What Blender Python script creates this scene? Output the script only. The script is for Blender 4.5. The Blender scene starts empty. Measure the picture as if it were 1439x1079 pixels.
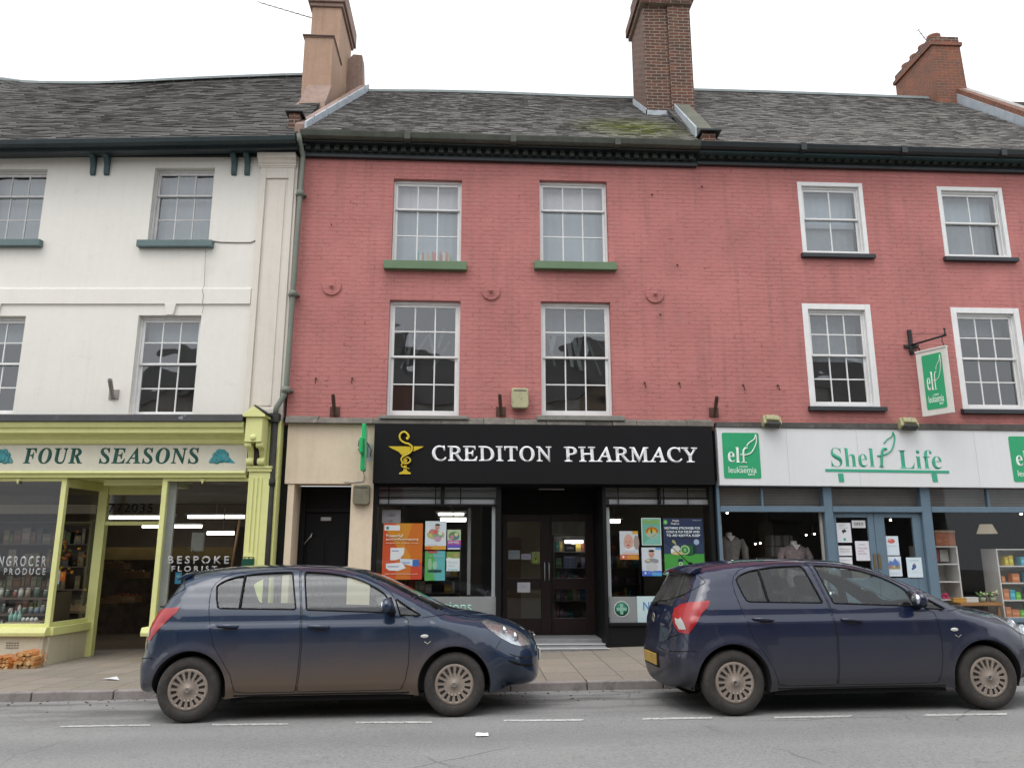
import bpy, bmesh, math, random
from mathutils import Vector, Matrix
from mathutils.geometry import delaunay_2d_cdt
rnd = random.Random(7)
SC = bpy.context.scene
COL = SC.collection
PI = math.pi
# ------------------------------------------------------------------ camera numbers
CF = 1080.0; CT = math.atan(1080/4990); CA = math.radians(3.0); CH = 1.55
_ca, _sa, _ct, _st = math.cos(CA), math.sin(CA), math.cos(CT), math.sin(CT)
cR = Vector((_ca, -_sa, 0)); cF = Vector((_sa*_ct, _ca*_ct, _st)); cU = Vector((-_sa*_st, -_ca*_st, _ct))
YF = 12.5                                   # the facade line of the pink houses
class Frame:
    """a facade plane: u along it, d behind it, z up"""
    def __init__(s, ox, oy, ang):
        s.o = Vector((ox, oy, 0)); s.ang = ang
        s.M = Matrix.Translation(s.o) @ Matrix.Rotation(ang, 4, 'Z')
    def P(s, px, py, d=0.0):                # measured photo point -> (u, z) on the plane d behind the facade
        ray = cF*CF + cR*(px-719.5) + cU*(539.5-py)
        n = Vector((-math.sin(s.ang), math.cos(s.ang), 0))
        k = (n.dot(s.o)+d)/n.dot(ray)
        p = Vector((0, 0, CH)) + ray*k
        q = s.M.inverted() @ p
        return q.x, q.z
    def R(s, xl, xr, yt, yb, d=0.0):        # measured rectangle -> u0,u1,z0,z1
        ym = (yt+yb)/2; xm = (xl+xr)/2
        return s.P(xl, ym, d)[0], s.P(xr, ym, d)[0], s.P(xm, yb, d)[1], s.P(xm, yt, d)[1]
FP = Frame(0, YF, 0)
XL = FP.P(400, 600)[0]
FL = Frame(XL, YF, -CA)
FW = Frame(0, 0, 0)
FR = FP
WM = {}                                      # world matrices of everything built so far
def wm(o): return WM.get(o.name, Matrix.Identity(4))
# ------------------------------------------------------------------ materials
MATS = {}
def _nt(name):
    m = bpy.data.materials.new(name); m.use_nodes = True
    nt = m.node_tree; b = nt.nodes['Principled BSDF']
    return m, nt, b
def nd(nt, t, **kw):
    n = nt.nodes.new(t)
    for k, v in kw.items():
        if k.startswith('i_'):
            key = k[2:]
            n.inputs[int(key) if key.isdigit() else key.replace('_', ' ')].default_value = v
        else: setattr(n, k, v)
    return n
def mathn(nt, op, a, b=None, clamp=False):
    n = nt.nodes.new('ShaderNodeMath'); n.operation = op; n.use_clamp = clamp
    for i, v in enumerate((a, b)):
        if v is None: continue
        if isinstance(v, (int, float)): n.inputs[i].default_value = v
        else: nt.links.new(v, n.inputs[i])
    return n.outputs[0]
def mixc(nt, fac, a, b, blend='MIX'):
    n = nt.nodes.new('ShaderNodeMix'); n.data_type = 'RGBA'; n.blend_type = blend
    for sock, v in ((n.inputs['Factor'], fac), (n.inputs['A'], a), (n.inputs['B'], b)):
        if isinstance(v, (int, float)): sock.default_value = v
        elif isinstance(v, tuple): sock.default_value = (v[0], v[1], v[2], 1)
        else: nt.links.new(v, sock)
    return n.outputs['Result']
def ramp(nt, fac, lo, hi):
    n = nt.nodes.new('ShaderNodeMapRange'); n.inputs['From Min'].default_value = lo; n.inputs['From Max'].default_value = hi
    nt.links.new(fac, n.inputs['Value']); return n.outputs['Result']
WORLD_COORDS = False
def coords(nt, scale=(1, 1, 1)):
    tc = nt.nodes.new('ShaderNodeNewGeometry' if WORLD_COORDS else 'ShaderNodeTexCoord'); mp = nt.nodes.new('ShaderNodeMapping')
    mp.inputs['Scale'].default_value = scale
    nt.links.new(tc.outputs['Position' if WORLD_COORDS else 'Object'], mp.inputs['Vector']); return mp.outputs['Vector']
def noise(nt, vec, scale, detail=4, rough=.6):
    n = nd(nt, 'ShaderNodeTexNoise', i_Scale=scale, i_Detail=detail, i_Roughness=rough)
    nt.links.new(vec, n.inputs['Vector']); return n.outputs['Fac']
def bumpn(nt, h, strength, dist=.01):
    n = nd(nt, 'ShaderNodeBump', i_Strength=strength, i_Distance=dist)
    nt.links.new(h, n.inputs['Height']); return n.outputs['Normal']
def pm(name, col, rough=.6, var=.18, scale=2.5, bump=.15, bs=60, metal=0, streak=0, stain=None, stlo=.55, sthi=.75, spec=.4, coat=0):
    """general painted / weathered surface"""
    if name in MATS: return MATS[name]
    m, nt, b = _nt(name)
    v = coords(nt)
    n1 = noise(nt, v, scale); n2 = noise(nt, v, scale*9, 3)
    f = mathn(nt, 'ADD', mathn(nt, 'MULTIPLY', n1, .65), mathn(nt, 'MULTIPLY', n2, .35))
    lo = tuple(c*(1-var) for c in col); hi = tuple(min(1, c*(1+var)) for c in col)
    c = mixc(nt, ramp(nt, f, .3, .7), lo, hi)
    if streak:
        sv = coords(nt, (7, 7, .5)); s = noise(nt, sv, 1.6, 5)
        c = mixc(nt, mathn(nt, 'MULTIPLY', ramp(nt, s, .5, .8), streak, True), c, tuple(x*.35 for x in col))
    if stain:
        s = noise(nt, v, scale*1.7, 6, .7)
        c = mixc(nt, ramp(nt, s, stlo, sthi), c, stain)
    nt.links.new(c, b.inputs['Base Color'])
    b.inputs['Roughness'].default_value = rough; b.inputs['Metallic'].default_value = metal
    b.inputs['Specular IOR Level'].default_value = spec; b.inputs['Coat Weight'].default_value = coat
    if bump:
        nt.links.new(bumpn(nt, noise(nt, v, bs, 4), bump), b.inputs['Normal'])
    MATS[name] = m; return m
def flat(name, col, rough=.5, spec=.3): return pm(name, col, rough, var=.05, bump=0, spec=spec)
def emit(name, col, s):
    if name in MATS: return MATS[name]
    m, nt, b = _nt(name)
    b.inputs['Base Color'].default_value = (*col, 1); b.inputs['Emission Color'].default_value = (*col, 1); b.inputs['Emission Strength'].default_value = s
    MATS[name] = m; return m
def glass(name, ior=1.8, tint=(.86, .9, .89), wave=.0, dust=0.0):
    if name in MATS: return MATS[name]
    m, nt, b = _nt(name)
    out = nt.nodes['Material Output']; nt.nodes.remove(b)
    tr = nd(nt, 'ShaderNodeBsdfTransparent'); tr.inputs[0].default_value = (*tint, 1)
    gl = nd(nt, 'ShaderNodeBsdfGlossy'); gl.inputs['Roughness'].default_value = .015; gl.inputs['Color'].default_value = (.95, .97, 1, 1)
    lw = nd(nt, 'ShaderNodeLayerWeight', i_Blend=.5); F0 = ((ior-1)/(ior+1))**2
    fr_s = mathn(nt, 'ADD', mathn(nt, 'MULTIPLY', mathn(nt, 'POWER', lw.outputs['Facing'], 5.0), 1-F0), F0)
    if wave:
        nm = bumpn(nt, noise(nt, coords(nt), 1.7, 1), wave, .03)
        nt.links.new(nm, gl.inputs['Normal'])
    mx = nd(nt, 'ShaderNodeMixShader')
    nt.links.new(fr_s, mx.inputs[0]); nt.links.new(tr.outputs[0], mx.inputs[1]); nt.links.new(gl.outputs[0], mx.inputs[2])
    last = mx.outputs[0]
    if dust:
        df = nd(nt, 'ShaderNodeBsdfDiffuse'); df.inputs[0].default_value = (.5, .5, .48, 1)
        m2 = nd(nt, 'ShaderNodeMixShader')
        nt.links.new(mathn(nt, 'MULTIPLY', noise(nt, coords(nt), 3, 5), dust), m2.inputs[0])
        nt.links.new(last, m2.inputs[1]); nt.links.new(df.outputs[0], m2.inputs[2]); last = m2.outputs[0]
    nt.links.new(last, out.inputs['Surface'])
    MATS[name] = m; return m
def brickmat(name, cols, mortar, w=.225, h=.075, bump=.6, paint=None, rough=.85, axis='x', msize=.009, stain=None):
    """real brick (cols) or brick under paint (paint)"""
    if name in MATS: return MATS[name]
    m, nt, b = _nt(name)
    v = coords(nt)
    sp = nd(nt, 'ShaderNodeSeparateXYZ'); nt.links.new(v, sp.inputs[0])
    cb = nd(nt, 'ShaderNodeCombineXYZ')
    nz = nd(nt, 'ShaderNodeTexNoise', i_Scale=2.2, i_Detail=3.0); nt.links.new(v, nz.inputs['Vector'])
    wob = mathn(nt, 'MULTIPLY', mathn(nt, 'SUBTRACT', nz.outputs['Fac'], .5), .05)
    hx = mathn(nt, 'ADD', sp.outputs['X'], sp.outputs['Y'])
    nt.links.new(mathn(nt, 'ADD', hx, wob), cb.inputs['X'])
    nt.links.new(mathn(nt, 'ADD', sp.outputs['Z'], wob), cb.inputs['Y'])
    br = nd(nt, 'ShaderNodeTexBrick', i_Scale=1.0, i_Mortar_Size=msize, i_Mortar_Smooth=.35, i_Bias=0.0)
    br.inputs['Brick Width'].default_value = w; br.inputs['Row Height'].default_value = h
    nt.links.new(cb.outputs[0], br.inputs['Vector'])
    fine = noise(nt, v, 45, 5)
    if paint:
        big = noise(nt, v, .8, 5, .65)
        lo = tuple(c*.84 for c in paint); hi = tuple(c*1.12 for c in paint)
        c = mixc(nt, ramp(nt, big, .3, .7), lo, hi)
        pat = noise(nt, coords(nt, (1, 1, 4)), 3.5, 5, .7)
        c = mixc(nt, mathn(nt, 'MULTIPLY', ramp(nt, pat, .5, .85), .35, True), c, (paint[0]*.8, paint[1]*1.25, paint[2]*1.2))
        sv = coords(nt, (5, 5, .35)); st = noise(nt, sv, 1.5, 5)
        c = mixc(nt, mathn(nt, 'MULTIPLY', ramp(nt, st, .5, .8), .5, True), c, (paint[0]*.55, paint[1]*.7, paint[2]*.7))
        hole = mathn(nt, 'MULTIPLY', br.outputs['Fac'], ramp(nt, noise(nt, v, 6, 5, .75), .57, .68))
        c = mixc(nt, mathn(nt, 'MULTIPLY', hole, .75), c, (paint[0]*.25, paint[1]*.25, paint[2]*.25))
        amp = ramp(nt, noise(nt, v, 2.6, 5, .75), .38, .68)
        hgt = mathn(nt, 'SUBTRACT', mathn(nt, 'MULTIPLY', fine, .35), mathn(nt, 'MULTIPLY', br.outputs['Fac'], mathn(nt, 'ADD', mathn(nt, 'MULTIPLY', amp, 1.2), .12)))
    else:
        br.inputs['Color1'].default_value = (*cols[0], 1); br.inputs['Color2'].default_value = (*cols[1], 1); br.inputs['Mortar'].default_value = (*mortar, 1)
        c = mixc(nt, ramp(nt, noise(nt, v, 4, 5, .7), .4, .75), br.outputs['Color'], cols[2])
        c = mixc(nt, mathn(nt, 'MULTIPLY', fine, .5), c, tuple(x*.4 for x in cols[0]), 'MIX')
        c = mixc(nt, mathn(nt, 'MULTIPLY', br.outputs['Fac'], .8), c, mortar)
        hgt = mathn(nt, 'SUBTRACT', mathn(nt, 'MULTIPLY', fine, .5), br.outputs['Fac'])
    if stain:
        c = mixc(nt, ramp(nt, noise(nt, v, 1.6, 5, .7), .5, .68), c, stain)
    nt.links.new(c, b.inputs['Base Color']); b.inputs['Roughness'].default_value = rough; b.inputs['Specular IOR Level'].default_value = .25
    nt.links.new(bumpn(nt, hgt, bump, .012), b.inputs['Normal'])
    MATS[name] = m; return m
def slatemat(name, a, b_, moss, mosslo=.6, light=None):
    m, nt, b = _nt(name)
    at = nd(nt, 'ShaderNodeAttribute', attribute_name='rnd')
    v = coords(nt)
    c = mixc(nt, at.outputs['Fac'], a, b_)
    c = mixc(nt, mathn(nt, 'MULTIPLY', ramp(nt, noise(nt, coords(nt, (.6, 1, 1.6)), 22, 5, .8), .48, .68), .5), c, light or tuple(x*2.0 for x in b_))
    c = mixc(nt, mathn(nt, 'MULTIPLY', ramp(nt, noise(nt, v, 1.1, 5, .6), .4, .7), .5), c, tuple(x*.55 for x in a))
    c = mixc(nt, ramp(nt, noise(nt, v, 2.2, 6, .75), mosslo, mosslo+.13), c, moss)
    nt.links.new(c, b.inputs['Base Color']); b.inputs['Roughness'].default_value = .75; b.inputs['Specular IOR Level'].default_value = .35
    nt.links.new(bumpn(nt, noise(nt, v, 50, 4), .4), b.inputs['Normal'])
    MATS[name] = m; return m
# ------------------------------------------------------------------ object helpers
def tag(o, label=None, cat=None, group=None, kind=None):
    if label: o['label'] = label
    if cat: o['category'] = cat
    if group: o['group'] = group
    if kind: o['kind'] = kind
    return o
def thing(name, label, cat, u=0, z=0, d=0, group=None, fr=None, rot=None):
    fr = fr or FR
    o = bpy.data.objects.new(name, None); COL.objects.link(o); o.empty_display_size = .2
    M = fr.M @ Matrix.Translation((u, d, z))
    if rot is not None: M = M @ rot
    o.matrix_world = M; WM[o.name] = M.copy()
    return tag(o, label, cat, group)
class MB:
    def __init__(s, fr=None): s.bm = bmesh.new(); s.fr = fr or FR; s.mats = []; s.mi = 0
    def use(s, m):
        if m not in s.mats: s.mats.append(m)
        s.mi = s.mats.index(m); return s
    def face(s, pts, smooth=False):
        vs = [s.bm.verts.new(p) for p in pts]
        try: f = s.bm.faces.new(vs)
        except ValueError: return None
        f.material_index = s.mi; f.smooth = smooth; return f
    def box(s, u0, u1, z0, z1, d0, d1):
        if u1 < u0: u0, u1 = u1, u0
        if z1 < z0: z0, z1 = z1, z0
        if d1 < d0: d0, d1 = d1, d0
        v = [s.bm.verts.new(p) for p in ((u0, d0, z0), (u1, d0, z0), (u1, d1, z0), (u0, d1, z0), (u0, d0, z1), (u1, d0, z1), (u1, d1, z1), (u0, d1, z1))]
        for q in ((0, 1, 5, 4), (1, 2, 6, 5), (2, 3, 7, 6), (3, 0, 4, 7), (4, 5, 6, 7), (3, 2, 1, 0)):
            f = s.bm.faces.new([v[i] for i in q]); f.material_index = s.mi
        return s
    def rbox(s, c, size, rot=None):           # box by centre, size, rotation matrix
        r = rot or Matrix.Identity(3); c = Vector(c); h = [x/2 for x in size]
        v = [s.bm.verts.new(c + r @ Vector((i*h[0], j*h[1], k*h[2]))) for i, j, k in ((-1, -1, -1), (1, -1, -1), (1, 1, -1), (-1, 1, -1), (-1, -1, 1), (1, -1, 1), (1, 1, 1), (-1, 1, 1))]
        for q in ((0, 1, 5, 4), (1, 2, 6, 5), (2, 3, 7, 6), (3, 0, 4, 7), (4, 5, 6, 7), (3, 2, 1, 0)):
            f = s.bm.faces.new([v[i] for i in q]); f.material_index = s.mi
        return s
    def hexa(s, p):                            # 8 points like box()
        v = [s.bm.verts.new(q) for q in p]
        for q in ((0, 1, 5, 4), (1, 2, 6, 5), (2, 3, 7, 6), (3, 0, 4, 7), (4, 5, 6, 7), (3, 2, 1, 0)):
            f = s.bm.faces.new([v[i] for i in q]); f.material_index = s.mi
        return s
    def prism(s, poly, a0, a1, axis='d', smooth=False):
        """poly: list of 2-tuples; axis 'd': (u,z) extruded over d; 'u': (d,z) over u; 'z': (u,d) over z"""
        def pt(p, a):
            return (p[0], a, p[1]) if axis == 'd' else (a, p[0], p[1]) if axis == 'u' else (p[0], p[1], a)
        A = [s.bm.verts.new(pt(p, a0)) for p in poly]; B = [s.bm.verts.new(pt(p, a1)) for p in poly]
        n = len(poly)
        fs = [s.bm.faces.new(A), s.bm.faces.new(B[::-1])]
        for i in range(n):
            f = s.bm.faces.new((A[i], B[i], B[(i+1) % n], A[(i+1) % n])); f.smooth = smooth; fs.append(f)
        for f in fs: f.material_index = s.mi
        return s
    def tube(s, pts, r, n=8, cap=True):
        pts = [Vector(p) for p in pts]; rings = []
        rs = r if isinstance(r, (list, tuple)) else [r]*len(pts)
        prev = None
        for i, p in enumerate(pts):
            t = (pts[min(i+1, len(pts)-1)]-pts[max(i-1, 0)]).normalized()
            a = t.orthogonal().normalized() if prev is None else (prev - t*prev.dot(t)).normalized()
            prev = a; b = t.cross(a)
            rings.append([s.bm.verts.new(p+(a*math.cos(2*PI*k/n)+b*math.sin(2*PI*k/n))*rs[i]) for k in range(n)])
        for A, B in zip(rings, rings[1:]):
            for k in range(n):
                f = s.bm.faces.new((A[k], A[(k+1) % n], B[(k+1) % n], B[k])); f.smooth = True; f.material_index = s.mi
        if cap:
            for q in (rings[0][::-1], rings[-1]):
                f = s.bm.faces.new(q); f.material_index = s.mi
        return s
    def lathe(s, prof, c, axis='z', n=24, smooth=True, a0=0, a1=2*PI):
        """prof: list of (radius, height along axis)"""
        c = Vector(c); rings = []
        full = abs(a1-a0-2*PI) < 1e-6; m = n if full else n+1
        for r, h in prof:
            ring = []
            for k in range(m):
                t = a0+(a1-a0)*k/n; x, y = r*math.cos(t), r*math.sin(t)
                ring.append(s.bm.verts.new(c+(Vector((x, y, h)) if axis == 'z' else Vector((x, h, y)) if axis == 'd' else Vector((h, x, y)))))
            rings.append(ring)
        for A, B in zip(rings, rings[1:]):
            for k in range(n):
                try:
                    f = s.bm.faces.new((A[k], A[(k+1) % m], B[(k+1) % m], B[k])); f.smooth = smooth; f.material_index = s.mi
                except ValueError: pass
        for ring, rr in ((rings[0], prof[0][0]), (rings[-1], prof[-1][0])):
            if rr > 1e-4 and full:
                f = s.bm.faces.new(ring); f.material_index = s.mi
        return s
    def blob(s, c, r, sub=2, jit=0, sc=(1, 1, 1), rr=None):
        g = bmesh.new(); bmesh.ops.create_icosphere(g, subdivisions=sub, radius=1)
        rr = rr or rnd; mp = {}
        for v in g.verts:
            k = 1+rr.uniform(-jit, jit); mp[v.index] = s.bm.verts.new((c[0]+v.co.x*r*sc[0]*k, c[1]+v.co.y*r*sc[1]*k, c[2]+v.co.z*r*sc[2]*k))
        for f in g.faces:
            q = s.bm.faces.new([mp[v.index] for v in f.verts]); q.smooth = True; q.material_index = s.mi
        g.free(); return s
    def build(s, name, m=None, parent=None, bevel=0, smooth_angle=None, recalc=True, seg=2, keep=None):
        bm = s.bm
        if recalc: bmesh.ops.recalc_face_normals(bm, faces=bm.faces[:])
        bm.transform(s.fr.M)
        me = bpy.data.meshes.new(name)
        if parent is not None:
            bm.transform(wm(parent).inverted()); M = Matrix.Identity(4)
        elif keep is not None:
            M = keep
            bm.transform(M.inverted())
        else:
            xs = [v.co for v in bm.verts]
            c = Vector(((min(p.x for p in xs)+max(p.x for p in xs))/2, (min(p.y for p in xs)+max(p.y for p in xs))/2, min(p.z for p in xs)))
            M = Matrix.Translation(c); bm.transform(M.inverted())
        bm.to_mesh(me); bm.free()
        for mm in ([m] if m else s.mats): me.materials.append(mm)
        o = bpy.data.objects.new(name, me); COL.objects.link(o)
        if parent is not None:
            o.parent = parent; WM[o.name] = wm(parent).copy()
        else:
            o.matrix_world = M; WM[o.name] = M.copy()
        if bevel:
            b = o.modifiers.new('bevel', 'BEVEL'); b.width = bevel; b.segments = seg; b.limit_method = 'ANGLE'; b.angle_limit = math.radians(40)
            b.harden_normals = False
        return o
def part(name, m, parent, *boxes, bevel=0, fr=None):
    mb = MB(fr)
    for b in boxes: mb.box(*b)
    return mb.build(name, m, parent, bevel)
def ital(s):
    out = ''
    for c in s:
        if c == 'h': out += '\u210e'
        elif 'A' <= c <= 'Z': out += chr(0x1D434+ord(c)-65)
        elif 'a' <= c <= 'z': out += chr(0x1D44E+ord(c)-97)
        else: out += c
    return out
def bold(s): return ''.join(chr(0x1D400+ord(c)-65) if 'A' <= c <= 'Z' else chr(0x1D41A+ord(c)-97) if 'a' <= c <= 'z' else c for c in s)
def boldital(s): return ''.join(chr(0x1D468+ord(c)-65) if 'A' <= c <= 'Z' else c for c in s)
def lettering(body, u0, u1, z0, z1, d, m, parent=None, name='lettering', off=0, shear=0, ext=.004, spacing=1, fr=None, skew=0.0, align='LEFT', line=1.0, word=1.0):
    """text fitted to a rectangle on the plane d; skew: rise of the line in metres from u0 to u1"""
    c = bpy.data.curves.new(name, 'FONT'); c.body = body; c.size = 1; c.offset = off; c.shear = shear
    c.space_character = spacing; c.resolution_u = 3; c.align_x = align; c.space_line = line; c.space_word = word
    t = bpy.data.objects.new('tmp', c); COL.objects.link(t); bpy.context.view_layer.update()
    me = bpy.data.meshes.new_from_object(t.evaluated_get(bpy.context.evaluated_depsgraph_get()))
    bpy.data.objects.remove(t); bpy.data.curves.remove(c)
    mb = MB(fr); mb.bm.from_mesh(me); bpy.data.meshes.remove(me); bm = mb.bm
    for f in bm.faces: f.material_index = 0
    xs = [v.co.x for v in bm.verts]; ys = [v.co.y for v in bm.verts]
    x0, x1, y0, y1 = min(xs), max(xs), min(ys), max(ys)
    r = bmesh.ops.extrude_face_region(bm, geom=bm.faces[:])
    up = {g for g in r['geom'] if isinstance(g, bmesh.types.BMVert)}
    for v in bm.verts:
        a = (v.co.x-x0)/(x1-x0); b = (v.co.y-y0)/(y1-y0)
        v.co = Vector((u0+(u1-u0)*a, d-(ext if v in up else 0), z0+(z1-z0)*b+skew*a))
    return mb.build(name, m, parent)
def dupe(o, parent=None):
    c = o.copy(); COL.objects.link(c); c.parent = parent
    if parent is None: WM[c.name] = wm(o).copy()
    for ch in list(o.children): dupe(ch, c)
    return c
# ------------------------------------------------------------------ ground surfaces
def z_road(x, y): return .010*x - .036*max(0.0, y-7.7)
KERB_Y = 9.5
def z_kerb(x): return .010*x + .03
def z_pave(x, y):
    t = min(max((y-KERB_Y)/3.0, 0), 1); return z_kerb(x)*(1-t) + (.02+.0245*max(x, -12))*t
# ================================================================== world, sun, camera
w = bpy.data.worlds.new('World'); SC.world = w; w.use_nodes = True
nt = w.node_tree; bg = nt.nodes['Background']
sky = nt.nodes.new('ShaderNodeTexSky'); sky.sky_type = 'NISHITA'; sky.sun_disc = False
SUN_EL, SUN_AZ = math.radians(66), math.radians(215)
sky.sun_elevation = SUN_EL; sky.sun_rotation = SUN_AZ; sky.air_density = 1.0; sky.dust_density = 6.0; sky.ozone_density = 1.0
hs = nt.nodes.new('ShaderNodeHueSaturation'); hs.inputs['Saturation'].default_value = .12
nt.links.new(sky.outputs[0], hs.inputs['Color'])
cm = nt.nodes.new('ShaderNodeMix'); cm.data_type = 'RGBA'; cm.inputs['Factor'].default_value = .6      # thick even cloud veil over the sky
cm.inputs['B'].default_value = (9.2, 9.5, 9.9, 1)
nt.links.new(hs.outputs[0], cm.inputs['A']); nt.links.new(cm.outputs['Result'], bg.inputs['Color'])
bg.inputs['Strength'].default_value = .15
sl = bpy.data.lights.new('sun', 'SUN'); sl.energy = .7; sl.angle = math.radians(45); sl.color = (1, .97, .93)
so = bpy.data.objects.new('sun', sl); COL.objects.link(so)
so.rotation_euler = (math.radians(90)-SUN_EL, 0, math.radians(180)-SUN_AZ)
cd = bpy.data.cameras.new('camera'); cd.sensor_width = 36; cd.lens = CF/1439*36; cd.clip_end = 500; cd.clip_start = .05
co = bpy.data.objects.new('camera', cd); COL.objects.link(co); co.location = (0, 0, CH)
co.rotation_euler = (math.radians(90)+CT, 0, -CA); SC.camera = co
SC.view_settings.view_transform = 'Standard'; SC.view_settings.look = 'None'; SC.view_settings.gamma = 1
SC.view_settings.exposure = .46
SC.cycles.max_bounces = 7; SC.cycles.transparent_max_bounces = 14; SC.cycles.diffuse_bounces = 3; SC.cycles.glossy_bounces = 4
SC.cycles.caustics_reflective = False; SC.cycles.caustics_refractive = False
# ================================================================== ground
def sheet(name, xs, ys, zf, m, lift=0):
    mb = MB(FW); g = [[mb.bm.verts.new((x, y, zf(x, y)+lift)) for x in xs] for y in ys]
    for j in range(len(ys)-1):
        for i in range(len(xs)-1):
            mb.bm.faces.new((g[j][i], g[j][i+1], g[j+1][i+1], g[j+1][i]))
    o = mb.build(name, m, None, recalc=False, keep=Matrix.Identity(4)); o['kind'] = 'structure'; return o
def m_asphalt():
    m, nt, b = _nt('asphalt'); v = coords(nt)
    big = noise(nt, coords(nt, (.5, 1.0, 1)), 1.2, 6, .7); sp = noise(nt, v, 130, 3, .8)
    c = mixc(nt, ramp(nt, big, .35, .7), (.16, .16, .162), (.215, .212, .208))
    c = mixc(nt, mathn(nt, 'MULTIPLY', ramp(nt, sp, .35, .7), .8), c, (.30, .30, .295), 'MIX')
    g2 = noise(nt, v, 38, 4, .85); c = mixc(nt, mathn(nt, 'MULTIPLY', ramp(nt, g2, .52, .66), .55), c, (.34, .335, .325)); c = mixc(nt, mathn(nt, 'MULTIPLY', ramp(nt, g2, .46, .34), .6), c, (.085, .085, .085))
    spot = noise(nt, v, 2.6, 4, .7); c = mixc(nt, mathn(nt, 'MULTIPLY', ramp(nt, spot, .6, .72), .35), c, (.10, .10, .098))
    g3 = noise(nt, v, 9, 6, .8); c = mixc(nt, mathn(nt, 'MULTIPLY', ramp(nt, g3, .55, .75), .25), c, (.11, .11, .11))
    s = noise(nt, coords(nt, (.5, 2.2, 1)), 1.3, 5, .65)      # damp dark patches in the gutter
    sx = nd(nt, 'ShaderNodeSeparateXYZ'); nt.links.new(v, sx.inputs[0])
    near = ramp(nt, sx.outputs['Y'], 7.6, 8.7)
    c = mixc(nt, mathn(nt, 'MULTIPLY', mathn(nt, 'MULTIPLY', ramp(nt, s, .45, .6), near), .6, True), c, (.055, .053, .05))
    dk = mathn(nt, 'MULTIPLY', ramp(nt, mathn(nt, 'ABSOLUTE', mathn(nt, 'SUBTRACT', sx.outputs['Y'], 7.0), None), .45, .1), .35, True)
    c = mixc(nt, dk, c, (.135, .135, .138))
    ck = nd(nt, 'ShaderNodeTexVoronoi', feature='DISTANCE_TO_EDGE', i_Scale=.55); wv = nd(nt, 'ShaderNodeTexNoise', i_Scale=3.0, i_Detail=5.0); nt.links.new(v, wv.inputs['Vector']); cv = mixc(nt, .12, v, wv.outputs['Color']); nt.links.new(cv, ck.inputs['Vector'])
    c = mixc(nt, mathn(nt, 'MULTIPLY', mathn(nt, 'MULTIPLY', ramp(nt, ck.outputs['Distance'], .007, .002), ramp(nt, noise(nt, v, .6, 2), .5, .6)), .6, True), c, (.07, .07, .07))
    nt.links.new(c, b.inputs['Base Color']); b.inputs['Roughness'].default_value = .8; b.inputs['Specular IOR Level'].default_value = .35
    vo = nd(nt, 'ShaderNodeTexVoronoi', i_Scale=140.0); nt.links.new(v, vo.inputs['Vector'])
    nt.links.new(bumpn(nt, vo.outputs['Distance'], .5, .004), b.inputs['Normal'])
    return m
fr_ = [i*.5 for i in range(-60, 61)]
sheet('ground', [-90, -40, -20, 0, 20, 40, 90], [-60, -20, 0, 20, 60, 110], lambda x, y: .01*max(-12, min(12, x))-.75, pm('earth', (.12, .11, .09)))
sheet('road', [-60, -30]+[x for x in range(-14, 16, 2)]+[30, 60], [-3.0, -2.5, 0, 2, 4, 5, 6, 7, 7.7, 8.2, 8.8, 9.3, 9.6], z_road, m_asphalt())
def m_paving():
    m, nt, b = _nt('paving_slabs'); v = coords(nt)
    sp = nd(nt, 'ShaderNodeSeparateXYZ'); nt.links.new(v, sp.inputs[0]); cb = nd(nt, 'ShaderNodeCombineXYZ')
    nt.links.new(sp.outputs['Y'], cb.inputs['X']); nt.links.new(sp.outputs['X'], cb.inputs['Y'])
    br = nd(nt, 'ShaderNodeTexBrick', i_Scale=1.0, i_Mortar_Size=.006, i_Mortar_Smooth=.2); br.inputs['Brick Width'].default_value = .62; br.inputs['Row Height'].default_value = .46
    br.inputs['Color1'].default_value = (.15, .12, .09, 1); br.inputs['Color2'].default_value = (.235, .19, .145, 1); br.inputs['Mortar'].default_value = (.06, .055, .045, 1)
    nt.links.new(cb.outputs[0], br.inputs['Vector'])
    c = mixc(nt, ramp(nt, noise(nt, v, 1.4, 6, .7), .45, .75), br.outputs['Color'], (.16, .15, .135))
    c = mixc(nt, ramp(nt, noise(nt, v, 60, 3, .7), .3, .8), c, (.30, .27, .23))
    c = mixc(nt, mathn(nt, 'MULTIPLY', br.outputs['Fac'], .85), c, (.055, .05, .04))
    c = mixc(nt, mathn(nt, 'MULTIPLY', ramp(nt, noise(nt, v, 2.1, 5, .7), .6, .72), .4), c, (.12, .14, .05))
    gv_ = nd(nt, 'ShaderNodeTexVoronoi', i_Scale=5.5); nt.links.new(v, gv_.inputs['Vector'])
    c = mixc(nt, mathn(nt, 'MULTIPLY', ramp(nt, gv_.outputs['Distance'], .13, .08), .5, True), c, (.07, .065, .06))
    c = mixc(nt, mathn(nt, 'MULTIPLY', ramp(nt, noise(nt, v, 25, 4, .8), .55, .7), .4), c, (.12, .105, .09))
    nt.links.new(c, b.inputs['Base Color']); b.inputs['Roughness'].default_value = .8
    nt.links.new(bumpn(nt, mathn(nt, 'SUBTRACT', mathn(nt, 'MULTIPLY', noise(nt, v, 80, 3), .3), br.outputs['Fac']), .5, .008), b.inputs['Normal'])
    return m
sheet('pavement', [-60, -30]+list(range(-14, 16))+[30, 60], [KERB_Y+.13, 10, 10.5, 11, 11.5, 12, 12.49, 13.6, 14.4], z_pave, m_paving())
sheet('far_pavement', [-60, -30, -10, 0, 10, 30, 60], [-3.6, -2.9, -2.3, -1.5, .3], lambda x, y: .01*x+.10, MATS['earth'])
kb = MB(FW); x = -14.0; k = 0
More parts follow.
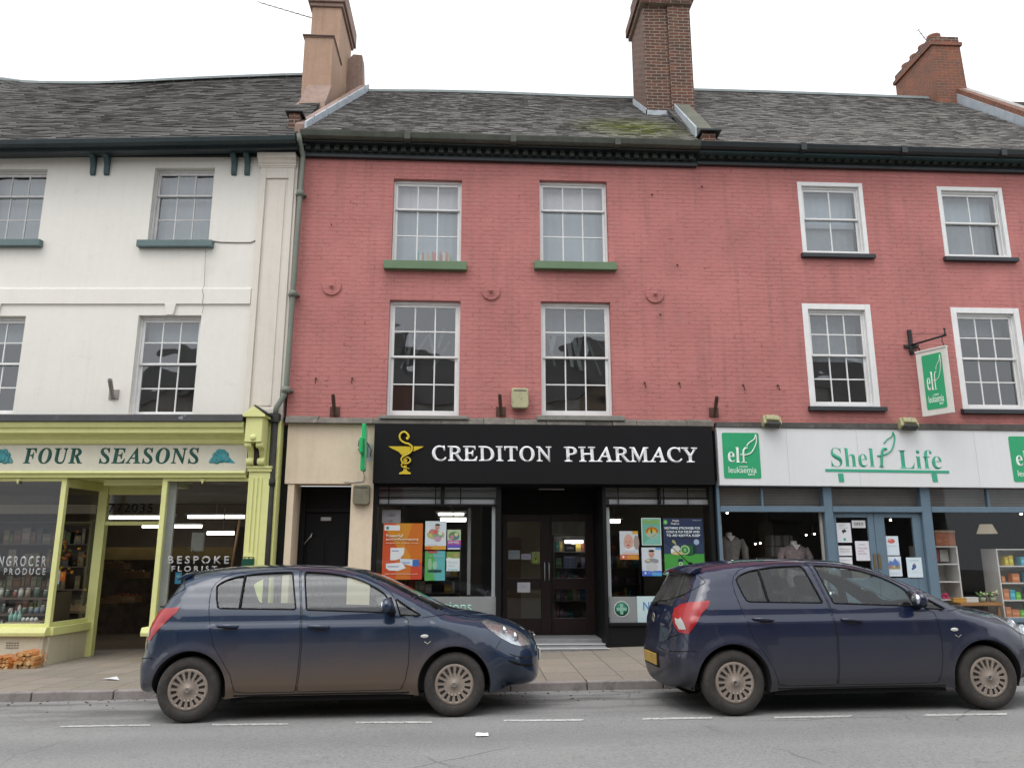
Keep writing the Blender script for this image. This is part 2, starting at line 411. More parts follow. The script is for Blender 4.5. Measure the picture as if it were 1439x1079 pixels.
while x < 14:
    L = .905; g = .006; r = random.Random(k); dz = r.uniform(-.003, .003)
    p = [(x+g, KERB_Y+.012, z_road(x, KERB_Y)-.05), (x+L-g, KERB_Y+.012, z_road(x, KERB_Y)-.05), (x+L-g, KERB_Y+.135, z_road(x, 9.5)-.05), (x+g, KERB_Y+.135, z_road(x, 9.5)-.05),
         (x+g, KERB_Y+.022, z_kerb(x)+dz), (x+L-g, KERB_Y+.022, z_kerb(x+L)+dz), (x+L-g, KERB_Y+.135, z_kerb(x+L)+dz+.002), (x+g, KERB_Y+.135, z_kerb(x)+dz+.002)]
    kb.hexa(p); x += L; k += 1
o = kb.build('kerb', pm('kerb_stone', (.24, .215, .205), .8, .25, 3, .35, 90, stain=(.10, .095, .085)), None, bevel=.012); o['kind'] = 'structure'
# white bay markings: thin worn dashes along the parking strip
mk = pm('worn_road_paint', (.50, .50, .48), .75, .3, 14, .2, 90, stain=(.17, .17, .17), stlo=.5, sthi=.64)
mb = MB(FW)
for pxa, pya, pxb, pyb in ((85, 1020, 211, 1018), (298, 1018, 405, 1017), (500, 1015, 607, 1014.5), (708, 1012.5, 820, 1011.5), (903, 1010, 1001, 1008.5), (1088, 1008, 1197, 1006), (1297, 1004.5, 1415, 1003), (-110, 1024, -10, 1022)):
    q = []
    for px, py in ((pxa, pya+1.2), (pxb, pyb+1.2), (pxb, pyb-1.2), (pxa, pya-1.2)):
        ray = cF*CF + cR*(px-719.5) + cU*(539.5-py); kk = (-CH+.003)/ray.z
        p = ray*kk; p = ray*((z_road(p.x, 7.6)-CH)/ray.z); q.append((p.x, p.y, z_road(p.x, p.y)+.004))
    mb.face(q)
o = mb.build('road_markings', mk, None, recalc=False); o['kind'] = 'structure'
mb = MB(FW); rg = random.Random(31)
for i in range(420):
    x = rg.uniform(-7, 9); y = KERB_Y-abs(rg.gauss(0, .10))-.005 if rg.random() < .75 else rg.uniform(8.6, 9.4)
    s = rg.uniform(.003, .011); mb.use(pm('grit_dark', (.07, .06, .05)) if rg.random() < .6 else pm('grit_leaf', (.16, .11, .06))); mb.rbox((x, y, z_road(x, y)+s*.4), (s*2, s*1.5, s), Matrix.Rotation(rg.uniform(0, 6), 3, 'Z'))
o = mb.build('gutter_grit', None); tag(o, 'scattered grit and leaf crumbs lying in the gutter along the kerb', 'grit', kind='stuff')
# litter
mb = MB(FW); mb.face([(0.06, 7.02, .012), (.17, 7.03, .010), (.165, 7.10, .022), (.055, 7.09, .008)]); mb.face([(.055, 7.09, .008), (.165, 7.10, .022), (.15, 7.13, .009), (.07, 7.12, .02)])
tag(mb.build('litter', flat('paper_white', (.75, .75, .74))), 'small scrap of white paper lying in the middle of the road', 'litter')
mb = MB(FW); zz = z_pave(-4.2, 10.6)
mb.face([(-4.62, 10.5, zz+.01), (-4.50, 10.44, zz+.02), (-4.44, 10.5, zz+.04), (-4.55, 10.56, zz+.01)]); mb.face([(-4.50, 10.44, zz+.02), (-4.36, 10.40, zz+.01), (-4.44, 10.5, zz+.04)])
tag(mb.build('litter', flat('paper_grey', (.6, .61, .62))), 'crumpled pale wrapper on the pavement outside the yellow shop doorway', 'litter')
# ================================================================== shared building parts
M_WHITE = pm('white_gloss_paint', (.74, .74, .73), .4, .08, 5, .05, 40, streak=.12)
M_GREYWHITE = pm('worn_white_paint', (.62, .61, .60), .5, .12, 5, .08, 40, streak=.2)
WORLD_COORDS = True
M_PINK = brickmat('pink_painted_brick', None, None, paint=(.475, .185, .170), bump=.95)
WORLD_COORDS = False
M_CREAM = pm('cream_render', (.76, .735, .675), .85, .04, 1.2, .25, 70, streak=.08, stain=(.62, .60, .54), stlo=.6, sthi=.85)
M_CREAMTRIM = pm('cream_trim', (.68, .63, .56), .7, .06, 2, .12, 60, streak=.15)
M_YEL = pm('yellow_green_paint', (.69, .70, .30), .5, .06, 3, .06, 40, streak=.10)
M_BEIGE = pm('beige_masonry_paint', (.68, .56, .42), .8, .08, 1.6, .2, 60, streak=.18)
M_BLACK = pm('black_paint', (.007, .007, .008), .6, .2, 3, .06, 50, spec=.2)
M_BLACKG = pm('black_gutter_paint', (.016, .022, .024), .4, .3, 3, .1, 50)
M_TEAL = pm('dark_teal_paint', (.045, .085, .09), .5, .2, 3, .1, 50, streak=.2)
M_GRIME = pm('grimy_gutter', (.065, .07, .055), .7, .35, 3, .3, 40, streak=.4, stain=(.03, .035, .03))
M_SAGE = pm('sage_green_paint', (.12, .19, .105), .55, .12, 3, .1, 50, streak=.15)
M_SILLD = pm('charcoal_sill_paint', (.035, .04, .045), .55, .2, 3, .1, 50)
M_LEAD = pm('lead_flashing', (.36, .40, .44), .55, .2, 4, .2, 25, streak=.2, stain=(.18, .19, .2))
M_BLUE = pm('slate_blue_paint', (.12, .18, .235), .45, .1, 3, .06, 50, streak=.12)
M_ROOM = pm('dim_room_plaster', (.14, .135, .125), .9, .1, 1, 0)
M_GLASS = glass('window_glass', 2.05, (.88, .92, .92), wave=.4, dust=.04)
M_SHOPGLASS = glass('shop_glass', 1.45, (.96, .97, .97), wave=.03, dust=.0)
M_BLIND = pm('pale_blind', (.36, .40, .44), .8, .08, 3, .1, 30)
M_BLIND2 = pm('white_roller_blind', (.60, .55, .57), .8, .06, 3, .1, 30)
M_BLINDG = pm('grey_blind', (.26, .28, .30), .8, .15, 2, .1, 30)
M_CURT = pm('net_curtain', (.17, .18, .19), .9, .2, 8, .2, 30)
def wall(name, u0, u1, z0, z1, holes, m, parent, reveal=.2, d=0.0, back=None):
    mb = MB(); mb.use(m)
    us = sorted({u0, u1, *[h[0] for h in holes], *[h[1] for h in holes]}); zs = sorted({z0, z1, *[h[2] for h in holes], *[h[3] for h in holes]})
    vs = {}
    def V(u, z):
        if (u, z) not in vs: vs[(u, z)] = mb.bm.verts.new((u, d, z))
        return vs[(u, z)]
    for i in range(len(us)-1):
        for j in range(len(zs)-1):
            cu, cz = (us[i]+us[i+1])/2, (zs[j]+zs[j+1])/2
            if any(h[0] < cu < h[1] and h[2] < cz < h[3] for h in holes): continue
            mb.bm.faces.new((V(us[i], zs[j]), V(us[i+1], zs[j]), V(us[i+1], zs[j+1]), V(us[i], zs[j+1])))
    for a, b, c, e in holes:
        D = d+reveal
        for q in (((a, d, c), (a, d, e), (a, D, e), (a, D, c)), ((b, d, e), (b, d, c), (b, D, c), (b, D, e)), ((a, d, e), (b, d, e), (b, D, e), (a, D, e)), ((b, d, c), (a, d, c), (a, D, c), (b, D, c))):
            mb.face(q)
    # closed back and sides, so the wall is a slab
    D = d+(back or reveal+.12)
    mb.face(((u0, d, z0), (u0, d, z1), (u0, D, z1), (u0, D, z0))); mb.face(((u1, d, z1), (u1, d, z0), (u1, D, z0), (u1, D, z1)))
    mb.face(((u0, d, z1), (u1, d, z1), (u1, D, z1), (u0, D, z1)))
    return mb.build(name, None, parent, recalc=False)
wr = random.Random(3)
def sash(parent, rect, d, cols, rt, rb, meet, m=M_WHITE, fw=.055, casing=0, blind=None, sill=None, bottom=.07, glassm=None, meetd=.035, gb=.023):
    u0, u1, z0, z1 = rect
    mb = MB()
    if casing:                                     # wide flush casing boards, 3 mm proud of the brick
        c = casing
        mb.box(u0, u0+c, z0, z1, d-.012, d+.06).box(u1-c, u1, z0, z1, d-.012, d+.06).box(u0+c, u1-c, z1-c, z1, d-.010, d+.06).box(u0+c, u1-c, z0, z0+.05, d-.010, d+.06)
        u0 += c; u1 -= c; z1 -= c; z0 += .05; d += .045
    f = fw*.55
    mb.box(u0, u0+f, z0, z1, d, d+.09).box(u1-f, u1, z0, z1, d, d+.09).box(u0+f, u1-f, z1-f*1.5, z1, d, d+.09)
    a0, a1 = u0+f, u1-f; zt = z1-f*1.5; zm = z0+(z1-z0)*meet
    panes = []
    for (b0, b1, rows, dd, lo, hi) in ((zm-.018, zt, rt, d+.022, .036, .045), (z0, zm+.018, rb, d+.022+meetd, bottom, .036)):
        s = fw*.75
        mb.box(a0, a0+s, b0, b1, dd, dd+.035).box(a1-s, a1, b0, b1, dd, dd+.035).box(a0+s, a1-s, b1-hi, b1, dd+.001, dd+.034).box(a0+s, a1-s, b0, b0+lo, dd+.001, dd+.034)
        x0, x1, y0, y1 = a0+s, a1-s, b0+lo, b1-hi
        for i in range(1, cols):
            x = x0+(x1-x0)*i/cols; mb.box(x-gb/2, x+gb/2, y0, y1, dd+.006, dd+.03)
        for j in range(1, rows):
            y = y0+(y1-y0)*j/rows; mb.box(x0, x1, y-gb/2, y+gb/2, dd+.008, dd+.028)
        for i in range(cols):                      # every pane hangs at its own slight angle, like old glass
            for j in range(rows):
                pa, pb = x0+(x1-x0)*i/cols, x0+(x1-x0)*(i+1)/cols; qa, qb = y0+(y1-y0)*j/rows, y0+(y1-y0)*(j+1)/rows
                t1, t2 = wr.uniform(-.0022, .0022), wr.uniform(-.0022, .0022); g = dd+.018
                panes.append(((pa, g-t1-t2, qa), (pb, g+t1-t2, qa), (pb, g+t1+t2, qb), (pa, g-t1+t2, qb)))
    w_ = mb.build('window', m, parent, bevel=.004, seg=1)
    gm = MB()
    for q in panes: gm.face(q)
    gm.build('pane', glassm or M_GLASS, w_, recalc=False)
    if blind:
      for bm_, frac, dd in (blind if isinstance(blind, list) else [blind]):
        b = MB()
        n = 24; top = zt; botm = zt-(zt-z0)*frac
        pts = [(a0+(a1-a0)*i/n, d+dd+.004*math.sin(i*1.7)+.002*math.sin(i*4.1)) for i in range(n+1)]
        for p, q in zip(pts, pts[1:]): b.face(((p[0], p[1], botm), (q[0], q[1], botm), (q[0], q[1], top), (p[0], p[1], top)), True)
        b.build('blind', bm_, w_, recalc=False)
    if sill:
        su0, su1, sz0, sz1, sm = sill
        b = MB(); dd = d-(.045 if casing else .0)
        b.prism([(dd-.09 if casing else -.11, sz0), (dd-.09 if casing else -.11, sz1-.015), (.02 if casing else d+.03, sz1+.003), (.02 if casing else d+.03, sz0)], su0, su1, 'u')
        b.build('sill', sm, w_, bevel=.006)
    return w_
def room(parent, u0, u1, z0, z1, d0, d1, m=M_ROOM, name='interior'):
    mb = MB(); b = mb.bm
    A = [(u0, d0, z0), (u1, d0, z0), (u1, d0, z1), (u0, d0, z1)]; B = [(u0, d1, z0), (u1, d1, z0), (u1, d1, z1), (u0, d1, z1)]
    mb.face(B)
    for i in range(4): mb.face((A[i], A[(i+1) % 4], B[(i+1) % 4], B[i]))
    return mb.build(name, m, parent, recalc=False)
def slates(parent, name, m, eL, eR, rL, rR, ze, zr, de, dr, gauge=.095, wid=.20, seed=1, lift=.014):
    """courses of separate slates between an eaves line and a ridge line; ze(s), zr(s) heights for s in 0..1"""
    mb = MB(); lay = mb.bm.faces.layers.float.new('rnd'); r = random.Random(seed)
    L = math.hypot(dr-de, zr(.5)-ze(.5)); n = int(L/gauge); k = max(3, int((eR-eL)/wid))
    def pt(s, t, h=0):
        u = (eL+(eR-eL)*s)*(1-t)+(rL+(rR-rL)*s)*t; z = ze(s)*(1-t)+zr(s)*t
        return (u, de+(dr-de)*t-h*.6, z+h*.8)
    for j in range(n):
        t0, t1 = j/n, (j+1.25)/n; t1 = min(t1, 1)
        off = .5 if j % 2 else 0
        for i in range(-1, k+1):
            s0, s1 = (i+off)/k, (i+1+off)/k
            s0, s1 = max(s0, 0), min(s1, 1)
            if s1-s0 < .002: continue
            e = .0015/ (eR-eL); h = lift*(1+r.uniform(-.35, .5)); tt = t0+r.uniform(-.12, .06)/n
            tt = max(tt, 0); tw = r.uniform(-.003, .003)
            a, b_, c, d_ = pt(s0+e, tt, h+tw), pt(s1-e, tt, h-tw), pt(s1-e, t1, .001), pt(s0+e, t1, .001)
            f = mb.face((a, b_, c, d_)); v = r.random()
            f[lay] = v
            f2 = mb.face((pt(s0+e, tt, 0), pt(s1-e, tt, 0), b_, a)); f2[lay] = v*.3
    # board under the slates so no sky shows
    for i in range(24):
        a, b_ = i/24, (i+1)/24
        f = mb.face((pt(a, 0, -.03), pt(b_, 0, -.03), pt(b_, 1, -.03), pt(a, 1, -.03))); f[lay] = 0
    return mb.build(name, m, parent, recalc=False)
def ridge_tiles(parent, pts, m, r=.11, name='ridge_tiles'):
    mb = MB()
    for i in range(len(pts)-1):
        a, b_ = Vector(pts[i]), Vector(pts[i+1]); n = max(1, int((b_-a).length/.45))
        for k in range(n):
            p, q = a.lerp(b_, k/n), a.lerp(b_, (k+.998)/n)
            prof = [(-r, -.09), (-r*.55, .0), (0, .045), (r*.55, .0), (r, -.09)]
            for (y0, z0), (y1, z1) in zip(prof, prof[1:]):
                mb.face(((p.x, p.y+y0, p.z+z0), (q.x, q.y+y0, q.z+z0), (q.x, q.y+y1, q.z+z1), (p.x, p.y+y1, p.z+z1)), False)
    return mb.build(name, m, parent, recalc=False)
def moss_patch(m, cx, cz, r):
    nt = m.node_tree; b = nt.nodes['Principled BSDF']; v = coords(nt); sp = nd(nt, 'ShaderNodeSeparateXYZ'); nt.links.new(v, sp.inputs[0])
    dx = mathn(nt, 'MULTIPLY', mathn(nt, 'SUBTRACT', sp.outputs['X'], cx), .8); dz = mathn(nt, 'MULTIPLY', mathn(nt, 'SUBTRACT', sp.outputs['Z'], cz), 1.3)
    dd = mathn(nt, 'SQRT', mathn(nt, 'ADD', mathn(nt, 'MULTIPLY', dx, dx), mathn(nt, 'MULTIPLY', dz, dz)))
    f = mathn(nt, 'MULTIPLY', ramp(nt, dd, r, r*.2), ramp(nt, noise(nt, v, 5, 6, .8), .35, .6), True)
    old = b.inputs['Base Color'].links[0].from_socket
    nt.links.new(mixc(nt, f, old, (.17, .19, .03)), b.inputs['Base Color'])
SL_P = slatemat('pharmacy_slates', (.125, .12, .112), (.175, .167, .157), (.14, .17, .035), .64)
SL_S = slatemat('charity_shop_slates', (.135, .127, .118), (.19, .178, .167), (.15, .15, .09), .7)
SL_L = slatemat('florist_slates', (.072, .068, .064), (.100, .095, .089), (.10, .10, .09), .66, light=(.15, .145, .14))
M_RIDGE = pm('ridge_clay_weathered', (.15, .17, .17), .8, .3, 4, .3, 40)
M_BRICKDK = brickmat('old_brown_brick', ((.20, .078, .052), (.105, .055, .045), (.045, .038, .034)), (.26, .22, .17), bump=.9, msize=.011)
M_BRICKOR = brickmat('orange_brick', ((.32, .11, .06), (.24, .09, .06), (.10, .07, .06)), (.22, .17, .13), bump=.9, msize=.009)
M_STACK = pm('salmon_stack_render', (.38, .25, .175), .9, .14, 1.6, .3, 40, streak=.35)
M_STACKD = pm('weathered_stack_render', (.26, .18, .145), .9, .3, 1.6, .3, 40, streak=.4, stain=(.12, .10, .09))
M_RUST = pm('rusty_iron', (.09, .045, .035), .8, .4, 12, .5, 60)
M_IRON = pm('black_iron', (.02, .02, .022), .6, .3, 12, .3, 60)

# ================================================================== PINK HOUSE WITH THE PHARMACY
FR = FP
UD = 4.0                                           # party line between the two pink houses
UL = -3.02
pink = thing('terrace_house', 'pink painted brick house with green sills, grey slate roof and the black pharmacy shopfront', 'house', .5, .07, 0)
Rr = FP.R
pw = [Rr(551.5, 648.5, 252, 369), Rr(758.5, 854, 254, 370), Rr(545, 646, 422, 586), Rr(760.5, 859.5, 424, 586)]
ZB = 3.62
EZ = FP.P(720, 227, 0)[1]
wall('wall', UL, UD, ZB-.08, EZ+.3, pw, M_PINK, pink, .12)
MS = M_SAGE
for i, rc in enumerate(pw):
    if i < 2:
        s = FP.R(539 if i == 0 else 751, 656 if i == 0 else 867, 367.5, 378, -.1)
        wdw = sash(pink, rc, .085, 3, 1, 2, .66, bottom=.075, blind=[(M_BLIND, 1.0, .26), (M_BLIND2, .30 if i == 0 else .27, .20)], sill=(s[0], s[1], s[2], rc[2]+.01, MS))
        if i == 0:                                  # books and a white ornament on the inner sill
            b = MB(); r = random.Random(5); x = rc[0]+.42
            cols = [flat('book_grey', (.35, .36, .36)), flat('book_red', (.4, .12, .1)), flat('book_teal', (.1, .3, .3)), flat('book_ochre', (.4, .3, .1)), flat('book_cream', (.5, .48, .4))]
            while x < rc[1]-.2:
                wd = r.uniform(.025, .05); b.use(r.choice(cols)); b.box(x, x+wd-.004, rc[2]+.03, rc[2]+.03+r.uniform(.2, .27), .24, .36); x += wd
            tag(b.build('book_row', None), 'row of books standing inside the upper left sash window over the pharmacy', 'books')
    else:
        sash(pink, rc, .085, 3, 2, 2, .52, bottom=.13, fw=.065, blind=(M_CURT, .22, .35) if i == 3 else None)
# loose plastic sheeting and a dress form seen inside the first floor windows
for i in (2, 3):
    rc = pw[i]; b = MB(); r = random.Random(i); M_SHEET = pm('translucent_sheeting', (.10, .105, .105), .35, .6, 3, .4, 12)
    for k in range(7):
        x0 = rc[0]+.15+k*.14 + r.uniform(-.03, .03); x1 = x0+r.uniform(-.35, .15) if i == 2 else x0+r.uniform(-.1, .3); wd = r.uniform(.01, .07)
        zt, zb = rc[3]-.25-r.uniform(0, .3), rc[3]-r.uniform(.7, 1.25)
        b.face(((x1, .35+k*.02, zb), (x1+wd, .37+k*.02, zb), (x0+wd*1.5, .45+k*.02, zt), (x0, .42+k*.02, zt)))
    b.build('dust_sheet', M_SHEET, pink, recalc=False)
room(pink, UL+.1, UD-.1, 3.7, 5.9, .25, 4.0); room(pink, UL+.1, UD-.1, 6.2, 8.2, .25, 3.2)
# stone sill course and crumbling string above the shopfront
mb = MB(); r = random.Random(8); x = UL+.02
zc0, zc1 = FP.P(700, 597, -.12)[1], FP.P(700, 587.5, -.12)[1]
while x < UD:
    L = r.uniform(.35, 1.1); L = min(L, UD-x); dz = r.uniform(-.012, .012)
    mb.prism([(0, zc0), (-.14+r.uniform(-.02, .02), zc0+.005), (-.12, zc1-.02+dz), (0, zc1+.02+dz)], x, x+L-.004, 'u'); x += L
mb.build('string_course', pm('crumbled_stone', (.16, .145, .125), .9, .4, 5, .8, 30, stain=(.30, .27, .23)), pink, bevel=.008)
for rc in pw[2:]: part('stone_sill', pm('grey_stone', (.22, .215, .19), .9, .25, 4, .5, 40), pink, (rc[0]-.09, rc[1]+.16, zc1-.03, rc[2]+.002, -.16, .08), bevel=.01)
# cornice, dentils and gutter
ez_ = FP.P(720, 193, -.3)[1]-.03
def cornice(parent, u0, u1, zb, zg0, zg1, mg, mband):
    part('frieze', M_BLACKG, parent, (u0, u1, zb, zb+.045, -.09, 0), (u0+.002, u1-.002, zb+.045, zb+.22, -.04, 0))
    mb = MB(); x = u0+.05; comb = [(u0+.01, -.041)]
    while x < u1-.12: comb += [(x, -.06), (x, -.13), (x+.085, -.13), (x+.085, -.06)]; x += .165
    comb += [(u1-.01, -.06), (u1-.01, -.041)]; mb.prism(comb, zb+.115, zb+.205, 'z'); mb.build('dentil_course', pm('worn_dentils', (.055, .065, .06), .7, .4, 6, .2, 40), parent)
    part('eaves_board', M_BLACKG, parent, (u0, u1, zb+.2, ez_-.0, -.26, -.05))
    mb = MB(); mb.prism([(0, zb+.21), (-.17, zb+.21), (-.19, zb+.218), (-.22, zb+.222), (-.27, zg0-.025), (-.27, zg0), (0, zg0)], u0, u1, 'u'); mb.build('cornice', mband, parent)
    mb = MB(); n = 9; h = zg1-zg0
    arc = [(-.27-.065*(1-math.cos(PI*i/n/1.0))*.9-.0, zg0+.004) for i in range(1)]
    prof = [(-.24, zg1), (-.24, zg0+.03), (-.28, zg0+.004), (-.33, zg0+.004), (-.375, zg0+.03), (-.385, zg0+.06), (-.40, zg1-.012), (-.40, zg1), (-.385, zg1), (-.36, zg0+.06), (-.32, zg0+.03), (-.27, zg0+.03), (-.255, zg1)]
    x = u0
    while x < u1-.01:
        L = min(1.83, u1-x); mb.prism(prof, x, x+L-.003, 'u')
        if x > u0: mb.box(x-.05, x+.05, zg0-.008, zg1+.006, -.407, -.26)
        x += L
    mb.build('gutter', mg, parent)
zg0 = FP.P(700, 199, -.38)[1]; zg1 = FP.P(700, 189, -.40)[1]
cornice(pink, UL+.02, UD-.03, FP.P(700, 226, -.09)[1], zg0, zg1, M_GRIME, pm('grimy_cornice', (.035, .04, .035), .6, .4, 3, .2, 40, streak=.4))
moss_patch(SL_P, 2.55, 9.35, 1.15)
# roof
ez = FP.P(720, 193, -.3)[1]; RZ = FP.P(700, 134, 4)[1]
part('attic_board', M_BLACK, pink, (UL+.1, UD-.05, 8.3, 8.96, .3, .34))
rf = slates(pink, 'roof', SL_P, UL+.05, UD, -2.58, 4.05, lambda s: ez+.02, lambda s: RZ+.06*(s-.3)+.03*math.sin(s*5), -.30, 4.0, seed=4)
ridge_tiles(rf, [(-2.58+6.63*s, 4.0, RZ+.06*(s-.3)+.03*math.sin(s*5)+.03) for s in [i/10 for i in range(11)]], M_RIDGE)
mb = MB(); mb.face(((-2.58, 4.05, RZ), (4.05, 4.05, RZ+.04), (4.05, 8.2, ez), (-2.58, 8.2, ez))); mb.build('rear_slope', SL_P, rf, recalc=False)
# left party wall with lead flashing
def at_roof(d, e=ez, r=RZ): return e+(r-e)*(d+.3)/4.3
mb = MB(); mb.use(M_STACKD)
def slab(mb, uA, uB, w, dA, dB, zA, zB, hA, hB=None):
    hB = hA if hB is None else hB
    mb.hexa([(uA, dA, zA-.3), (uA+w, dA, zA-.3), (uB+w, dB, zB-.3), (uB, dB, zB-.3), (uA, dA, zA+hA), (uA+w, dA, zA+hA), (uB+w, dB, zB+hB), (uB, dB, zB+hB)])
slab(mb, -3.16, -2.74, .17, -.12, 4.0, at_roof(-.12), RZ, .10, .16); mb.build('party_wall', None, rf)
mb = MB(); slab(mb, -2.985, -2.565, .035, -.15, 4.02, at_roof(-.15), RZ, .16, .20)
for k in range(6):
    t = (k+.5)/6; dd = -.15+4.17*t; uu = -2.985+.42*t; mb.box(uu+.03, uu+.05, at_roof(dd)-.1, at_roof(dd)+.2, dd-.03, dd+.03)
mb.build('flashing', M_LEAD, rf)
# brick chimney on the ridge line between the houses
c2 = MB(); c2.use(M_BRICKDK)
uL_, uR_ = FP.P(908, 130, 2.0)[0], FP.P(975, 130, 2.0)[0]; um = FP.P(943, 130, 2.0)[0]
zb_ = 9.9; zt_ = FP.P(935, -40, 2)[1]
cL, cR_ = uL_, uR_
c2.box(cL, um, zb_, zt_, 2.03, 3.2); c2.box(um, cR_, zb_, zt_+.0015, 1.97, 3.197)
zc_ = FP.P(930, 6, 1.95)[1]
c2.box(cL-.06, cR_+.05, zc_, zc_+.12, 1.91, 3.26); c2.box(cL-.11, cR_+.1, zc_+.12, zc_+.34, 1.86, 3.31); c2.box(cL-.06, cR_+.05, zc_+.34, zc_+.5, 1.91, 3.26)
ch = c2.build('chimney', None, rf, bevel=.008)
mb = MB(); zf = at_roof(2.0)
mb.box(cL-.02, um-.01, zf-.2, zf+.13, 1.99, 2.0)
mb.hexa([(cL-.02, 1.99, zf-.2), (cL, 1.99, zf-.2), (cL, 3.2, at_roof(3.2)-.2), (cL-.02, 3.2, at_roof(3.2)-.2), (cL-.02, 1.99, zf+.16), (cL, 1.99, zf+.16), (cL, 3.2, at_roof(3.2)+.16), (cL-.02, 3.2, at_roof(3.2)+.16)])
mb.build('chimney_flashing', M_LEAD, rf)
# upstand between the two roofs, lead on its left flank and moss on top
mb = MB(); mb.use(M_LEAD); slab(mb, 3.98, 4.20, .03, -.05, 2.0, at_roof(-.05), at_roof(2), .25, .30)
mb.use(pm('mossy_stone', (.10, .10, .08), .95, .3, 4, .6, 30, stain=(.13, .16, .04))); slab(mb, 4.012, 4.232, .30, -.03, 2.0, at_roof(-.03), at_roof(2), .22, .30)
slab(mb, 3.96, 4.18, .40, .1, 2.0, at_roof(.1)+.53, at_roof(2)+.62, .0, .0) if False else None
mb.build('party_upstand', None, rf, bevel=.01)
kz = at_roof(-.2)
mb = MB(); mb.use(M_BRICKDK); mb.box(4.03, 4.27, kz-.12, kz+.12, -.28, .0); mb.use(M_BLACKG); mb.box(3.98, 4.36, kz+.12, kz+.165, -.36, .05); mb.build('kneeler', None, rf, bevel=.01)

# rendered double chimney on the left party wall
def stack(parent, boxes, caps, m, mcap, name='chimney'):
    mb = MB(); mb.use(m)
    for b in boxes: mb.box(*b)
    mb.use(mcap)
    for b in caps: mb.box(*b)
    return mb.build(name, None, parent, bevel=.015)
l0, l1 = FP.P(425, 100, 2.2)[0], FP.P(466, 100, 2.2)[0]; zl = FP.P(445, 52, 2.2)[1]
k0, k1 = FP.P(438, 25, 3.0)[0], FP.P(479, 25, 3.0)[0]; zk = FP.P(460, 11, 3.0)[1]
stack(rf, [(l0, l1, 8.8, zl, 2.2, 3.9), (k0, k1, 8.8, zk+.003, 3.0, 4.5)], [(l0-.04, l1+.03, zl, zl+.035, 2.15, 3.2), (l0-.015, l1+.012, zl-.03, zl, 2.18, 3.0), (k0-.04, k1+.05, zk, zk+.09, 2.95, 4.55), (k0-.09, k1+.10, zk+.09, zk+.5, 2.9, 4.6)], M_STACK, M_STACKD)
s0, s1 = FP.P(485, 120, 4.3)[0], FP.P(512, 120, 4.3)[0]
sa = FP.P(486, 103, 4.3)[1]; sb = FP.P(500, 84, 4.3)[1]
mb = MB(); mb.prism([(s0-.1, 9.5), (s1+.02, 9.5), (s1, FP.P(512, 128, 4.3)[1]), (s1-.05, sb), (s1-.27, sb+.01), (s0-.1, sa)], 4.1, 4.5, 'd'); mb.build('gable_stub', M_STACKD, rf, bevel=.02)
mb = MB(FP)
kz2 = FP.P(408, 172, 0)[1]
mb.use(M_BRICKDK); a0 = FP.P(404, 175, .1)[0]; mb.box(a0+.04, a0+.23, FP.P(405, 192, .1)[1], FP.P(405, 163, .1)[1], .0, .45); mb.use(M_BLACKG); mb.box(a0-.02, a0+.29, FP.P(405, 163, .1)[1], FP.P(405, 163, .1)[1]+.035, -.05, .5); mb.build('kneeler', None, rf, bevel=.008)
# slates in front of the low stack
mb = MB(); lay = None
mb.hexa([(l0-.05, 1.55, at_roof(1.55)+.0), (l1+.03, 1.55, at_roof(1.55)), (l1+.03, 2.2, at_roof(2.2)), (l0-.05, 2.2, at_roof(2.2)), (l0+.12, 1.65, at_roof(1.6)+.22), (l1+.02, 1.65, at_roof(1.6)+.22), (l1+.02, 2.2, at_roof(2.2)+.45), (l0+.12, 2.2, at_roof(2.2)+.45)])
mb.build('stack_apron', M_STACKD, rf)

# drainpipe
mb = MB(); mb.use(pm('grey_green_pipe_paint', (.17, .19, .155), .55, .15, 4, .1, 40, streak=.3))
pu = FP.P(425, 230, -.12)[0]; pu2 = FP.P(401, 560, -.12)[0]
zj = FP.P(395, 575, -.1)[1]
mb.tube([(pu-.03, -.36, zg0+.06), (pu-.02, -.30, zg0-.08), (pu, -.12, zg0-.22), (pu, -.12, zg0-.3), ((pu+pu2)/2, -.12, 6), (pu2, -.12, zj+.35), (pu2-.02, -.13, zj+.22), (pu2-.13, -.13, zj+.02), (pu2-.14, -.13, zj-.12)], .043, 12)
for px, py in ((418, 272), (411, 413), (402, 548)):
    z = FP.P(px, py, -.12)[1]; mb.tube([(pu2+(pu-pu2)*(z-zj)/(8.3-zj), -.12, z-.05), (pu2+(pu-pu2)*(z-zj)/(8.3-zj), -.12, z+.05)], .064, 12); mb.box(pu2-.09+(pu-pu2)*(z-zj)/(8.3-zj), pu2+.09+(pu-pu2)*(z-zj)/(8.3-zj), z-.015, z+.015, -.09, -.005)
mb.use(pm('grimy_black_pipe', (.035, .033, .03), .7, .4, 6, .3, 40, streak=.4))
ub = pu2-.14; mb.tube([(ub, -.13, zj-.1), (ub+.01, -.13, 1.6), (ub+.02, -.12, .06)], .055, 12)
mb.box(ub-.075, ub+.075, zj-.22, zj-.08, -.2, -.06)
for z in (2.6, 1.2): mb.tube([(ub+.01, -.13, z-.05), (ub+.01, -.13, z+.05)], .07, 12)
mb.build('drainpipe', None, pink)

# iron wall tie plates (part of the wall)
for px, py in ((466, 402), (690, 409), (920.5, 413)):
    u, z = FP.P(px, py, -.03); mb = MB(); mb.lathe([(0, -.040), (.045, -.040), (.05, -.030), (.150, -.028), (.16, -.018), (.16, 0)], (u, 0, z), 'd', 28, smooth=False)
    mb.use(M_RUST); mb.lathe([(0, -.085), (.022, -.085), (.025, -.05)], (u, 0, z-.005), 'd', 8); mb.mats = []; mb.build('tie_plate', None, pink).data.materials.append(M_PINK)
    COL.objects[-1]
